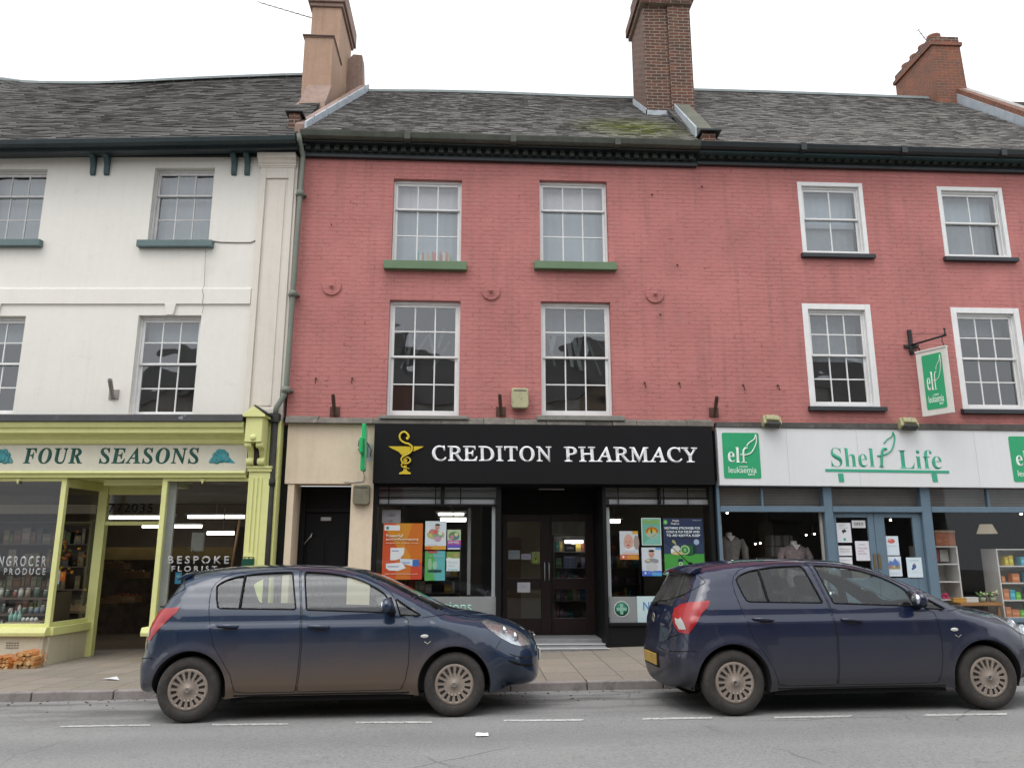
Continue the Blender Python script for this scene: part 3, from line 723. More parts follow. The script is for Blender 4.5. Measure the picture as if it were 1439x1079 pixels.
# shop front carcass -------------------------------------------------
zfT, zfB = FP.P(760, 597, -.18)[1], FP.P(760, 680, -.18)[1]
pF0, pF1 = FP.P(525, 640, -.18)[0], FP.P(1002.5, 640, -.18)[0]
# beige side bay over the private door
uA, uB, uC, uD_ = UL+.10, FP.P(411, 740)[0], FP.P(492, 740)[0], FP.P(523.5, 740)[0]
zdoor = FP.P(450, 680)[1]
mb = MB(); mb.box(uA-.05, uC+.01, zdoor, zc0+.01, -.05, .30); mb.box(uA, uB, -.1, zdoor, -.03, .45); mb.box(uC, uD_, -.1, zc0+.008, -.052, .45)
mb.build('beige_surround', M_BEIGE, pink, bevel=.006)
dr = MB(); D = .5
dr.box(uB, uC, .0, zdoor, D+.03, D+.06)
dr.box(uB, uB+.09, 0, zdoor, D-.03, D+.05).box(uC-.09, uC, 0, zdoor, D-.03, D+.05).box(uB+.09, uC-.09, zdoor-.08, zdoor, D-.03, D+.05).box(uB+.09, uC-.09, zdoor-.42, zdoor-.36, D-.02, D+.05)
for q in ((uB+.13, (uB+uC)/2-.03, 1.1, 1.75), ((uB+uC)/2+.03, uC-.13, 1.1, 1.75), (uB+.13, (uB+uC)/2-.03, .35, .95), ((uB+uC)/2+.03, uC-.13, .35, .95)): dr.box(*q, D+.012, D+.034)
dr_o = dr.build('door', M_BLACK, pink, bevel=.006)
u, z = FP.P(458, 729, D); part('letter_plate', pm('worn_steel', (.4, .4, .4), .4, .2, 8, 0), dr_o, (u-.085, u+.085, z-.03, z+.03, D, D+.02), bevel=.006)
u, z = FP.P(437, 754, D); mb = MB(); mb.tube([(u-.1, D-.02, z-.12), (u-.03, D-.03, z-.03), (u, D-.02, z), (u+.02, D-.02, z+.06)], [.004, .006, .014, .004], 8); mb.build('handle', pm('worn_steel', (.4, .4, .4), .4), dr_o)
part('threshold', pm('grey_stone', (.2, .2, .2)), pink, (uB, uC, -.1, .05, -.02, D+.03))
# black pharmacy frame
P_ = FP.R
BK = pm('pharmacy_black', (.007, .007, .0075), .55, .15, 3, .04, 40, spec=.2)
part('ground_floor_wall', M_BLACK, pink, (UL-.12, uB-.02, -.1, ZB+.05, .06, .40), (uC+.05, uD_+.03, -.1, ZB+.05, .06, .40), (UD-.1, UD+.08, -.1, ZB, .12, .42), (uB-.03, UD+.08, zfB+.03, ZB+.04, .02, .1), (uB-.03, uC+.06, zdoor+.002, ZB+.03, .105, .42))
wl = P_(528, 697, 711, 868, .02); wr_ = P_(853, 1000, 711, 874, .02)
tl = P_(528, 700, 684, 708, .02); tr_ = P_(851, 1001, 684, 708, .02)
d0, d1 = FP.P(704, 790, .02)[0], FP.P(848, 790, .02)[0]
fl = .06
mb = MB()
mb.box(pF0+.0, wl[0], 0, zfB, -.03, .12)                          # left jamb
mb.box(wl[1]-.0, d0, 0, zfB, -.03, .12)
mb.box(d1, wr_[0], 0, zfB, -.03, .12); mb.box(wr_[1], pF1+.0, 0, zfB, -.03, .12)
for a in (wl, wr_):
    mb.box(a[0], a[1], a[3], tl[2], -.035, .11)                    # transom rail
    mb.box(a[0], a[1], a[2]-.05, a[2], -.06, .11)                  # sill
    mb.box(a[0], a[1], -.1, a[2]-.05, -.02, .11)                   # stall riser
    mb.box(a[0], a[1], tl[3], zfB+.05, -.02, .11)
mb.box(wl[0]+1.0, wl[0]+1.06, tl[2], tl[3], -.015, .09); mb.box((tr_[0]+tr_[1])/2-.02, (tr_[0]+tr_[1])/2+.02, tr_[2], tr_[3], -.015, .09)
DD = 1.0
mb.box(d0-.02, d0, 0, zfB, .12, DD+.1); mb.box(d1, d1+.02, 0, zfB, .12, DD+.1)
mb.box(d0, d1, zfB-.02, zfB+.05, -.03, DD+.1)
sf = mb.build('shopfront', BK, pink, bevel=.006)
# shutter grilles behind the top lights
SH = pm('shutter_grille', (.20, .20, .205), .5, .2, 6, .1, 40, metal=.3)
for a in (tl, tr_):
    mb = MB(); mb.use(SH); n = 9
    for k in range(n):
        z = a[2]+(a[3]-a[2])*(k+.5)/n; mb.box(a[0], a[1], z-.011, z+.006, .09, .10)
    mb.use(pm('shutter_box', (.42, .42, .43), .5)); mb.box(a[0]+.06, a[1]-.06, a[2], a[2]+.075, .06, .085)
    mb.use(BK)
    mb.box(a[0], a[1], a[2]+.095, a[2]+.108, .03, .05); mb.box(a[0], a[1], a[2]+.21, a[2]+.222, .03, .05)
    for q in (.2, .95, 1.35, 2.1): 
        if a[0]+q < a[1]: mb.box(a[0]+q, a[0]+q+.015, a[2], a[3], .02, .04)
    mb.use(M_ROOM); mb.box(a[0], a[1], a[2], a[3], .13, .15)
    mb.build('shutter', None, pink)
for a in (wl, wr_, tl, tr_):
    mb = MB(); mb.face(((a[0], .02, a[2]), (a[1], .02, a[2]), (a[1], .02, a[3]), (a[0], .02, a[3]))); mb.build('window_pane', M_SHOPGLASS, pink, recalc=False)
# grey aluminium mullions
AL = pm('grey_aluminium', (.42, .45, .45), .4, .1, 5, 0, metal=.2)
z38 = FP.P(620, 838, .03)[1]
for px in (693.5, 855.5, 659):
    u = FP.P(px, 780, .05)[0]; dd = .05 if px != 659 else .5
    part('mullion', AL, pink, (u-.028, u+.028, wl[2] if px != 659 else z38, wl[3], dd-.005, dd+.03), bevel=.003)
FRST = pm('frosted_film', (.27, .28, .28), .6, .06, 3, 0)
zr38 = FP.P(870, 838, .03)[1]
u895 = FP.P(895, 855, .03)[0]
part('frosted_band', FRST, pink, (wl[0]+.02, wl[1]-.0, wl[2], z38, .028, .032)); part('frosted_band', FRST, pink, (wr_[0]+.02, u895, wr_[2], zr38, .028, .032))
FB = flat('pale_blue_film', (.60, .74, .76), .5); part('blue_band', FB, pink, (u895+.004, wr_[1], wr_[2]-.0, zr38+.005, .028, .033))
lt = flat('white_vinyl', (.78, .82, .80)); mint = flat('mint_vinyl', (.40, .68, .58)); navy = flat('blue_vinyl', (.05, .22, .55))
a = FP.R(577, 663, 845.5, 859.5, .026); lettering('vaccinations', a[0]-.12, a[1], a[2], a[3], .0245, mint, pink, off=.012, ext=.001)
a = FP.R(904, 975, 845, 857, .026); lettering('NHS services', a[0], a[1], a[2], a[3], .0245, navy, pink, ext=.001)
cu, cz = FP.P(873.5, 855.5, .026)
mb = MB(); mb.use(flat('white_vinyl', (.78, .82, .80))); mb.lathe([(.112, .0), (.112, -.002), (.122, -.002), (.122, 0)], (cu, .026, cz), 'd', 32)
mb.use(flat('emblem_green', (.03, .16, .11))); mb.lathe([(0, -.0015), (.108, -.0015), (.108, 0)], (cu, .026, cz), 'd', 32)
mb.use(flat('emblem_light', (.25, .48, .36))); mb.box(cu-.025, cu+.025, cz-.08, cz+.08, .0225, .0235).box(cu-.08, cu+.08, cz-.025, cz+.025, .0228, .0238)
mb.build('cross_emblem', None, pink)
a = FP.R(700, 735, 700, 705, .02)
# entrance: step, double doors, ceiling light
TS = pm('step_tiles', (.24, .24, .245), .5, .2, 8, .1)
mb = MB(); mb.use(TS); zs_ = z_pave(1.5, YF)
mb.box(d0, d1, -.2, zs_+.035, -.35, .0); mb.box(d0, d1, -.2, zs_+.06, .0, .35); mb.use(pm('white_nosing', (.5, .5, .5))); mb.box(d0, d1, zs_+.035, zs_+.045, -.36, -.30); mb.box(d0, d1, zs_+.06, zs_+.07, -.01, .05); mb.use(TS); mb.box(d0, d1, -.2, zs_+.10, .35, DD+.1)
mb.build('entrance_step', None, pink, bevel=.004)
DW = pm('dark_red_brown_wood', (.016, .008, .007), .35, .3, 2, .1, 40)
e0, e1 = FP.P(706, 800, DD)[0], FP.P(838, 800, DD)[0]; em = FP.P(774, 800, DD)[0]
zt_d = FP.P(770, 722, DD)[1]; gt, gb_ = FP.P(770, 733, DD)[1], FP.P(770, 812, DD)[1]; lt_, lb = FP.P(770, 828, DD)[1], FP.P(770, 868, DD)[1]
part('door_head', BK, pink, (d0-.3, d1+.3, zt_d, zfB, DD, DD+.08), (d0-.3, e0, zs_, zt_d, DD, DD+.08), (e1, d1+.3, zs_, zt_d, DD, DD+.08))
for (x0, x1, gx0, gx1) in ((e0, em, 713, 760), (em, e1, 776, 823)):
    g0, g1 = FP.P(gx0, 780, DD)[0], FP.P(gx1, 780, DD)[0]; z0 = zs_+.10
    mb = MB(); mb.use(DW)
    mb.box(x0+.004, g0, z0, zt_d-.004, DD, DD+.05).box(g1, x1-.004, z0, zt_d-.004, DD, DD+.05).box(g0, g1, gt, zt_d-.004, DD+.001, DD+.049).box(g0, g1, lt_, gb_, DD+.001, DD+.049).box(g0, g1, z0, lb, DD+.001, DD+.049)
    do = mb.build('door', None, pink, bevel=.006)
    mb = MB()
    for a, b_ in ((gb_, gt), (lb, lt_)): mb.face(((g0, DD+.025, a), (g1, DD+.025, a), (g1, DD+.025, b_), (g0, DD+.025, b_)))
    mb.build('pane', M_SHOPGLASS, do, recalc=False)
    hx = g1+.06 if x0 == e0 else g0-.06
    mb = MB(); mb.tube([(hx, DD, 1.35), (hx, DD-.05, 1.33), (hx, DD-.05, 1.07), (hx, DD, 1.05)], .009, 8); mb.build('handle', AL, do)
a = FP.R(757, 793, 682.5, 688, .5); part('porch_light', pm('light_diffuser_unlit', (.42, .42, .43), .4), pink, (a[0], a[1], a[2], zfB-.02, .45, .55), bevel=.01)
# ---- pharmacy fascia sign (a thing of its own)
sg = thing('shop_sign', 'black pharmacy fascia board with white capitals and a gold bowl and snake', 'sign', (pF0+pF1)/2, zfB, -.10)
part('board', pm('sign_black', (.0075, .0075, .0085), .55, .1, 2, .03, 30, spec=.18), sg, (pF0, pF1, zfB, zfT, -.18, -.02), bevel=.006)
WL = flat('sign_white', (.80, .80, .82), .4)
a0, a1 = FP.P(607, 637, -.185), FP.P(980, 637, -.185)
zb_, zt_ = FP.P(790, 649, -.185)[1], FP.P(790, 627, -.185)[1]
for wd_, xa_, xb_ in (('CREDITON', 607, 775), ('PHARMACY', 792.5, 980)):
    lettering(ital(wd_), FP.P(xa_, 637, -.185)[0], FP.P(xb_, 637, -.185)[0], zb_, zt_, -.181, WL, sg, shear=-.30, off=.020, ext=.003, spacing=1.08)
GOLD = pm('gold_lettering', (.62, .46, .03), .35, .1, 4, 0)
def S_(px, py): return FP.P(px, py, -.185)
mb = MB()
def zoompt(x, y): return S_(480+x*.20848, 580+y*.20848)
bowl = [(318, 226), (552, 226), (540, 236), (480, 262), (448, 290), (441, 330), (438, 375), (444, 392), (466, 403), (466, 413), (388, 413), (390, 403), (414, 392), (420, 375), (418, 330), (411, 290), (385, 262), (330, 236)]
mb.prism([zoompt(*p) for p in bowl], -.195, -.18, 'd')
mb.build('bowl_emblem', GOLD, sg)
cen = [(440, 182), (452, 165), (445, 145), (425, 130), (403, 138), (392, 160), (400, 185), (425, 203), (455, 212), (474, 228), (474, 255), (455, 275), (425, 290), (405, 308), (408, 330), (430, 342), (452, 338), (464, 322), (455, 305), (436, 300)]
mb = MB()
def catmull(pts, k=6, closed=False):
    out = []; n = len(pts)
    for i in range(n if closed else n-1):
        p = [pts[(i+j-1) % n] if closed else pts[min(max(i+j-1, 0), n-1)] for j in range(4)]
        for q in range(k):
            t = q/k
            out.append(tuple(.5*((2*p[1][c])+(-p[0][c]+p[2][c])*t+(2*p[0][c]-5*p[1][c]+4*p[2][c]-p[3][c])*t*t+(-p[0][c]+3*p[1][c]-3*p[2][c]+p[3][c])*t**3) for c in range(len(pts[0]))))
    if not closed: out.append(tuple(pts[-1]))
    return out
def snake(pts, d, r0, r1, mb):
    c = catmull(pts, 5); n = len(c)
    P3 = [(zoompt(*p)[0], d, zoompt(*p)[1]) for p in c]
    mb.tube(P3, [r0+(r1-r0)*i/(n-1) for i in range(n)], 8)
snake(cen, -.203, .019, .015, mb); snake([(415, 335), (405, 352), (412, 366), (435, 370), (458, 378)], -.204, .015, .004, mb)
mb.use(GOLD); mb.blob((zoompt(441, 172)[0], -.199, zoompt(441, 172)[1]), .02, 2, 0, (.8, .6, 1.2)); mb.mats = []
s1_ = mb.build('snake_emblem', GOLD, sg)
mb = MB(); c = [(440, 182), (452, 165)]
# outline of the snake in black so that it reads over the bowl
mb = MB(); cc = catmull(cen, 5); P3 = [(zoompt(*p)[0], -.1925, zoompt(*p)[1]) for p in cc]; mb.tube(P3, .0235, 8); mb.build('snake_outline', M_BLACK, sg)

# ================================================================== small fittings on the pink wall
def lamp_box(px0, px1, py0, py1, label, m, d=-.15, round_=.03, fr=None):
    fr = fr or FP; a = fr.R(px0, px1, py0, py1, d)
    t = thing('alarm_box', label, 'alarm box', (a[0]+a[1])/2, a[2], 0, fr=fr)
    mb = MB(fr); c = [(a[0]+.015, a[2]), (a[1]-.015, a[2]), (a[1]+.004, a[2]+.05), (a[1], a[3]-.02), (a[1]-.02, a[3]), (a[0]+.02, a[3]), (a[0], a[3]-.02), (a[0]-.004, a[2]+.05)]
    mb.prism(c, d, -.03, 'd'); mb.build('cover', m, t, bevel=round_)
    mb = MB(fr); mb.box(a[0]+.03, a[1]-.03, a[2]+.03, a[3]-.03, -.035, 0); mb.build('back_plate', pm('dark_plastic', (.05, .05, .045)), t)
    mb = MB(fr); mb.box(a[0]+.035, a[1]-.035, a[3]-.05, a[3]-.035, d-.004, d+.004); mb.build('vent_slot', pm('dark_plastic', (.05, .05, .045)), t)
    return t
AGED = pm('aged_yellow_plastic', (.42, .40, .24), .6, .15, 6, .1, 40, streak=.3, stain=(.16, .15, .09))
lamp_box(719, 742.5, 545, 573, 'aged yellow plastic alarm box on the pink wall between the two first floor sash windows', AGED)
lamp_box(496, 519, 681, 709, 'mossy grey alarm box on the beige pillar beside the black private door', pm('mossy_plastic', (.17, .16, .11), .8, .3, 8, .3, 40, streak=.5, stain=(.06, .06, .04)), d=-.16)
def socket_pole(px0, py0, px1, py1, label, fr, m, r=.028):
    (ua, za), (ub_, zb2) = fr.P(px0, py0, -.28), fr.P(px1, py1, -.03)
    mb = MB(fr); mb.use(m)
    A, B = Vector((ua, -.24, za)), Vector((ub_, -.03, zb2)); v = (B-A).normalized()
    x = v.orthogonal().normalized(); y = v.cross(x); n = 10
    rings = []
    for (c, rr) in ((B, r), (A, r*1.15), (A, r*.75), (A+v*.12, r*.7)):
        rings.append([mb.bm.verts.new(c+(x*math.cos(2*PI*k/n)+y*math.sin(2*PI*k/n))*rr) for k in range(n)])
    for P, Q in zip(rings, rings[1:]):
        for k in range(n): f = mb.bm.faces.new((P[k], P[(k+1) % n], Q[(k+1) % n], Q[k])); f.material_index = mb.mi
    mb.bm.faces.new(rings[-1]); mb.box(ub_-.08, ub_+.08, zb2-.02, zb2+.14, -.015, .0)
    return tag(mb.build('flag_pole_socket', None), label, 'pole socket', 'angled flag pole sockets on the house fronts')
socket_pole(467.5, 554, 470, 583, 'rusty pole socket on the pink wall nearest the drainpipe', FP, M_RUST)
socket_pole(702.5, 554, 704, 583, 'rusty pole socket beside the yellow alarm box on the pink wall', FP, M_RUST)
socket_pole(1008.5, 557, 1004, 584, 'rusty pole socket leaning over the join of the black and white shop signs', FP, M_RUST)
hooks = [((443.5, 535), 'furthest left of the hooks'), ((494.5, 535), 'second hook from the drainpipe'), ((906.5, 541), 'first hook right of the first floor sash windows'), ((955, 541.5), 'second hook right of the first floor sash windows'), ((1045, 544), 'hook above the left floodlight of the white sign'), ((1094, 544.5), 'hook nearest the white cased first floor window')]
for (px, py), lb_ in hooks:
    u, z = FP.P(px, py, -.03); mb = MB(); mb.tube([(u, .0, z+.03), (u, -.05, z+.03), (u, -.06, z-.02), (u+.005, -.06, z-.05)], .009, 6); mb.tube([(u, -.0, z+.045), (u, -.02, z+.045)], .016, 8)
    tag(mb.build('wall_hook', M_RUST), 'small rusty iron hook, '+lb_, 'hook', 'small iron hooks in the pink wall')
for px, py in ((465.5, 315), (916, 273), (927.5, 441), (986, 262), (951.5, 372)):
    u, z = FP.P(px, py, -.02); mb = MB(); mb.tube([(u, .0, z), (u, -.035, z), (u+.01, -.045, z-.03)], .009, 6); mb.build('nail', M_RUST, pink)
# green pharmacy cross sign, edge on to the viewer
t = thing('pharmacy_cross_sign', 'green double sided pharmacy cross projecting from the beige wall, seen almost edge on', 'sign', FP.P(510, 630, -.3)[0], FP.P(510, 660, -.3)[1], 0)
u, zc_ = FP.P(511.5, 629, -.32); GR = pm('cross_green', (.02, .42, .13), .35, .1, 3, 0)
mb = MB(); mb.use(GR); dx = .03; hh = .37
mb.box(u-dx, u+dx, zc_-hh, zc_+hh, -.44, -.20); mb.box(u-dx+.002, u+dx-.002, zc_-.12, zc_+.12, -.68, -.44).box(u-dx+.002, u+dx-.002, zc_-.12, zc_+.12, -.20, .0+.01)
mb.build('cross_body', None, t, bevel=.012)
mb = MB(); mb.use(flat('pale_green_panel', (.30, .62, .40)))
for sd in (-1, 1):
    x0 = u+sd*(dx+.0005); mb.box(x0, x0+sd*.004, zc_-hh+.04, zc_+hh-.04, -.42, -.22)
mb.build('cross_face', None, t)
mb = MB(); mb.use(M_IRON)
mb.tube([(u-.06, -.02, zc_+.12), (u-.07, -.4, zc_+.10), (u-.06, -.5, zc_+.02), (u-.06, -.02, zc_-.06)], .010, 6); mb.tube([(u-.05, -.02, zc_-.14), (u-.09, -.3, zc_-.02), (u-.02, -.45, zc_-.08)], .008, 6)
mb.tube([(u+.05, -.35, zc_+.08), (u+.10, -.2, zc_-.02), (u+.07, -.05, zc_-.1)], .008, 6)
mb.build('bracket', None, t)
mb = MB(); mb.use(pm('grey_cable', (.4, .38, .36), .6)); uu, z2_ = FP.P(508, 676, -.07)
mb.tube([(u-.01, -.2, zc_-hh), (u-.01, -.07, zc_-hh-.05), (u-.03, -.062, z2_), (u-.2, -.062, z2_-.02), (u-.33, -.062, z2_-.01)], .008, 6); mb.build('cable', None, t)
a = FP.R(516.5, 523, 623, 648, -.055); tag(part('notice', pm('pale_plastic', (.55, .57, .6)), None, (a[0], a[1], a[2], a[3], -.06, -.053)), 'narrow pale plate on the beige pillar beside the green cross', 'notice')

# ================================================================== PINK HOUSE WITH THE CHARITY SHOP
UR = 11.35
char = thing('terrace_house', 'pink painted brick house with white cased windows, black gutter and slate blue shopfront', 'house', 7.5, .1, 0)
cw = [FP.R(1124, 1216, 257, 358), FP.R(1322, 1414, 263.5, 363), FP.R(1132.5, 1229.5, 427.5, 572), FP.R(1344, 1441, 433, 576)]
cw_all = cw+[(10.2, 11.15, cw[1][2], cw[1][3]), (10.1, 11.15, cw[3][2], cw[3][3])]
wall('wall', UD, UR, ZB-.12, EZ+.3, cw_all, M_PINK, char, .12, back=.34)
for i, rc in enumerate(cw_all):
    up = i in (0, 1, 4)
    z1 = rc[2]
    si = (rc[0]-.04, rc[1]+.08, z1-.075, z1+.012, M_SILLD)
    sash(char, rc, .0, 2 if up else 3, 1 if up else 2, 1 if up else 2, .52, casing=.075 if up else .10, bottom=.06, sill=si, fw=.045, blind=[(M_BLINDG, 1.0, .26), (M_BLIND, .55 if i == 0 else .42, .2)] if up else (M_CURT, .5, .3) if i != 3 else (M_CURT, .18, .3))
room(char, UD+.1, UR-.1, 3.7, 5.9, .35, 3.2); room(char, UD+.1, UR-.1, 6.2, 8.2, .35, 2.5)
zg0b, zg1b = FP.P(1200, 220, -.38)[1], FP.P(1200, 209, -.40)[1]
cornice(char, UD-.03+.004, UR, FP.P(1200, 236, -.09)[1], zg0, zg1-.01, M_BLACKG, M_TEAL)
part('attic_board', M_BLACK, char, (UD+.05, UR+2, 8.3, 8.96, .3, .34))
rf2 = slates(char, 'roof', SL_S, UD+.01, UR-.1, 4.06, UR+.25, lambda s: ez+.02, lambda s: RZ+.26+.02*math.sin(s*4)-.0*s, -.30, 4.0, seed=9)
ridge_tiles(rf2, [(4.06+7.5*s, 4.0, RZ+.29+.02*math.sin(s*4)) for s in [i/10 for i in range(11)]], M_RIDGE)
mb = MB(); mb.face(((4.06, 4.05, RZ+.2), (UR+.25, 4.05, RZ+.2), (UR+.25, 8.2, ez), (4.06, 8.2, ez))); mb.build('rear_slope', SL_S, rf2, recalc=False)
# right party wall: brick with lead flank
mb = MB(); mb.use(M_BRICKOR); u1p, u4p = UR-.02, FP.P(1331, 131, 4)[0]
slab(mb, u1p, u4p, .30, -.15, 4.0, at_roof(-.15)+.0, RZ+.26, .36, .40)
mb.use(pm('grey_coping', (.30, .28, .26), .9, .3, 4, .4, 30)); slab(mb, u1p+.14, u4p+.14, .20, -.15, 4.0, at_roof(-.15)+.335, RZ+.26+.335, .07, .07)
mb.use(M_LEAD); slab(mb, u1p-.03, u4p-.03, .03, -.15, 4.0, at_roof(-.15), RZ+.26, .22, .26)
mb.build('party_wall', None, rf2)
# orange brick chimney running back over the party wall
q0, q1 = FP.P(1313, 100, 3.6)[0], FP.P(1356, 100, 3.6)[0]; qt = FP.P(1335, 65, 3.6)[1]
mb = MB(); mb.use(M_BRICKOR)
mb.hexa([(q0-.02, 3.6, 10.5), (q1+.06, 3.6, 10.5), (q1+.06, 5.25, 10.5), (q0-.02, 5.25, 10.5), (q0+.02, 3.6, qt), (q1-.04, 3.6, qt), (q1-.04, 5.25, qt), (q0+.02, 5.25, qt)])
mb.box(q0-.03, q1, qt, qt+.10, 3.56, 5.29); mb.use(M_BRICKDK); mb.box(q0+.02, q1-.05, qt+.10, qt+.26, 3.6, 5.25)
ch3 = mb.build('chimney', None, rf2, bevel=.01)
TERR = pm('terracotta_pot', (.25, .11, .075), .85, .25, 6, .2, 40, stain=(.10, .08, .06))
for k in range(4):
    mb = MB(); mb.lathe([(.15, 0), (.13, .14), (.16, .17), (.16, .21), (.12, .22), (.10, .1)], (q0+.24+.0*k, 3.82+k*.38, qt+.20), 'z', 16); mb.build('chimney_pot', TERR, rf2)
# fascia sign
sgT = FP.R(1003, 1460, 601, 683, -.14)
zl0, zl1 = FP.P(1004, 600, -.14)[1], FP.P(1004, 681.5, -.14)[1]; zr0, zr1 = FP.P(1439, 605.5, -.14)[1], FP.P(1439, 685.5, -.14)[1]
csg = thing('shop_sign', 'white fascia board with green charity shop lettering on a drawn shelf', 'sign', 7.6, zr1, -.08)
uR9 = 11.2; s1g = FP.P(1439, 640, -.14)[0]; sl = lambda a, b: a+(b-a)*(uR9-4.04)/(s1g-4.04)
mb = MB(); mb.hexa([(4.03, -.14, zl1), (uR9, -.14, sl(zl1, zr1)), (uR9, -.02, sl(zl1, zr1)), (4.03, -.02, zl1), (4.03, -.14, zl0), (uR9, -.14, sl(zl0, zr0)), (uR9, -.02, sl(zl0, zr0)), (4.03, -.02, zl0)])
mb.build('board', pm('sign_white_board', (.70, .705, .71), .45, .03, 1.5, .02, 20, streak=.06), csg, bevel=.005)
part('upper_trim', pm('dark_wood_trim', (.06, .055, .05), .8, .4, 4, .5, 30), csg, (UD+.01, UR, sl(zl0, zl0)+.008, zl0+.10, -.12, .0)) if False else None
mb = MB(); mb.hexa([(4.03, -.16, zl0+.003), (uR9, -.16, sl(zl0, zr0)+.003), (uR9, 0, sl(zl0, zr0)+.003), (4.03, 0, zl0+.003), (4.03, -.15, zl0+.085), (uR9, -.15, sl(zl0, zr0)+.12), (uR9, 0, sl(zl0, zr0)+.12), (4.03, 0, zl0+.085)]); mb.build('board_coping', pm('dark_stone_strip', (.075, .07, .065), .9, .4, 4, .6, 30, stain=(.15, .14, .12)), char)
for px_ in (1107, 1206, 1372): u_ = FP.P(px_, 640, -.14)[0]; part('panel_joint', pm('joint_grey', (.36, .36, .36)), csg, (u_-.0015, u_+.0015, zl1+.01 if px_ < 1300 else zr1+.02, zl0-.02 if px_ < 1300 else zr0-.01, -.1415, -.139))
GG = flat('sign_green', (.03, .34, .15)); WG = flat('logo_white', (.78, .82, .78))
GT = flat('sign_green_text', (.05, .36, .22))
def leaf_stroke(mb, pts, r):
    c = catmull(pts, 6); mb.tube(c, r, 6)
def elf_logo(fr, parent, ul, ur, zb, zt, d, flip=1, name='logo'):
    """green panel with white lettering; (s,t) 0..1 inside it"""
    X = lambda s: ul+(ur-ul)*s; Z = lambda t: zb+(zt-zb)*t
    mb = MB(fr); mb.use(GG); c = .03
    mb.prism([(X(c), Z(0)), (X(1-c), Z(0)), (X(1), Z(c)), (X(1), Z(1-c)), (X(1-c), Z(1)), (X(c), Z(1)), (X(0), Z(1-c)), (X(0), Z(c))], d-.004, d, 'd')
    pn = mb.build(name, None, parent)
    lettering(bold('el'), X(.13), X(.45), Z(.34), Z(.68), d-.004, WG, parent, 'logo_lettering', off=-.004, ext=.002, fr=fr)
    w = (ur-ul)*.014
    mb = MB(fr); dd = d-.007
    P = lambda s, t: (X(s), dd, Z(t))
    leaf_stroke(mb, [P(.55, .34), P(.55, .50), P(.56, .60), P(.61, .66), P(.67, .66)], [w*1.7]*25)
    leaf_stroke(mb, [P(.47, .52), P(.60, .51), P(.76, .56), P(.88, .70), P(.93, .84), P(.92, .96)], w*1.1)
    leaf_stroke(mb, [P(.92, .96), P(.87, .86), P(.78, .81), P(.70, .76), P(.66, .70)], w*1.1)
    leaf_stroke(mb, [P(.48, .345), P(.63, .345)], w*.8)
    mb.build('logo_leaf', WG, parent)
    lettering('exeter', X(.42), X(.66), Z(.235), Z(.275), d-.004, WG, parent, 'logo_lettering', ext=.002, fr=fr)
    lettering('leukaemia', X(.13), X(.88), Z(.12), Z(.25), d-.004, WG, parent, 'logo_lettering', off=.0, ext=.002, fr=fr)
    lettering('fund', X(.64), X(.82), Z(.06), Z(.115), d-.004, WG, parent, 'logo_lettering', off=.01, ext=.002, fr=fr)
a = FP.R(1016, 1068, 608, 672, -.146); elf_logo(FP, csg, a[0], a[1], a[2], a[3], -.141)
a2u, a2z0, a2z1 = FP.P(1421, 645, -.146)[0], FP.P(1439, 677, -.146)[1], FP.P(1439, 613, -.146)[1]; elf_logo(FP, csg, a2u, a2u+(a[1]-a[0])*1.02, a2z0, a2z1, -.141)
z0t, z1t = FP.P(1200, 656, -.146)[1], FP.P(1200, 629, -.146)[1]
uS0, uS1 = FP.P(1168, 643, -.146)[0], FP.P(1231, 643, -.146)[0]
lettering(bold('Shel'), uS0, uS1-.03, z0t, z1t, -.14, GT, csg, off=-.0115)
lettering(bold('Life'), FP.P(1263, 645, -.146)[0], FP.P(1323, 645, -.146)[0], z0t-.025, z1t-.03, -.14, GT, csg, off=-.0115)
mb = MB(); d = -.146
def Q(px, py): u, z = FP.P(px, py, d); return (u, d, z)
leaf_stroke(mb, [Q(1239, 655.5), Q(1239, 645), Q(1239.3, 637), Q(1240.5, 632), Q(1243, 630), Q(1246, 631)], .021)
leaf_stroke(mb, [Q(1233, 640.5), Q(1243, 639), Q(1252, 633), Q(1256, 623), Q(1257, 614), Q(1254.5, 607)], [.012]*12+[.014, .018, .02, .018]+[.012]*20 if False else .013)
leaf_stroke(mb, [Q(1254.5, 607), Q(1253, 613), Q(1247, 617), Q(1242, 623)], .010); leaf_stroke(mb, [Q(1236, 655.5), Q(1242, 655.5)], .007)
mb.build('leaf_letter', GT, csg)
mb = MB(); p0, p1 = FP.P(1160, 660.5, -.146), FP.P(1334, 663, -.146); h = .022
mb.prism([(p0[0], p0[1]-h), (p1[0], p1[1]-h), (p1[0], p1[1]+h), (p0[0], p0[1]+h)], -.147, -.14, 'd')
for px in (1182.5, 1314): q = FP.R(px-3.5, px+3.5, 665, 677, -.146); mb.prism([(q[0], q[2]), (q[1], q[2]), (q[1]-.005, q[3]), (q[0]-.01, q[3])], -.147, -.14, 'd')
mb.build('shelf_graphic', GT, csg)
# hanging sign
u0, zt0 = FP.P(1284.5, 492, 0); 
hs_ = thing('hanging_sign', 'white framed hanging sign with green panel on an iron bracket between two windows', 'sign', u0+.1, zt0-.9, -.3)
# corner points of the board in the photo: (1288,497),(1330,478),(1337,572),(1296,586): the board stands out from the wall
ub0 = FP.P(1288, 540, -.16)[0]
def at_u(px, py, u):                         # point of the sight line that lies on the vertical plane x=u
    ray = cF*CF + cR*(px-719.5) + cU*(539.5-py); k = u/ray.x; return ray.y*k-YF, CH+ray.z*k
uA_, uB_ = FP.P(1289, 540, -.12)[0], 0
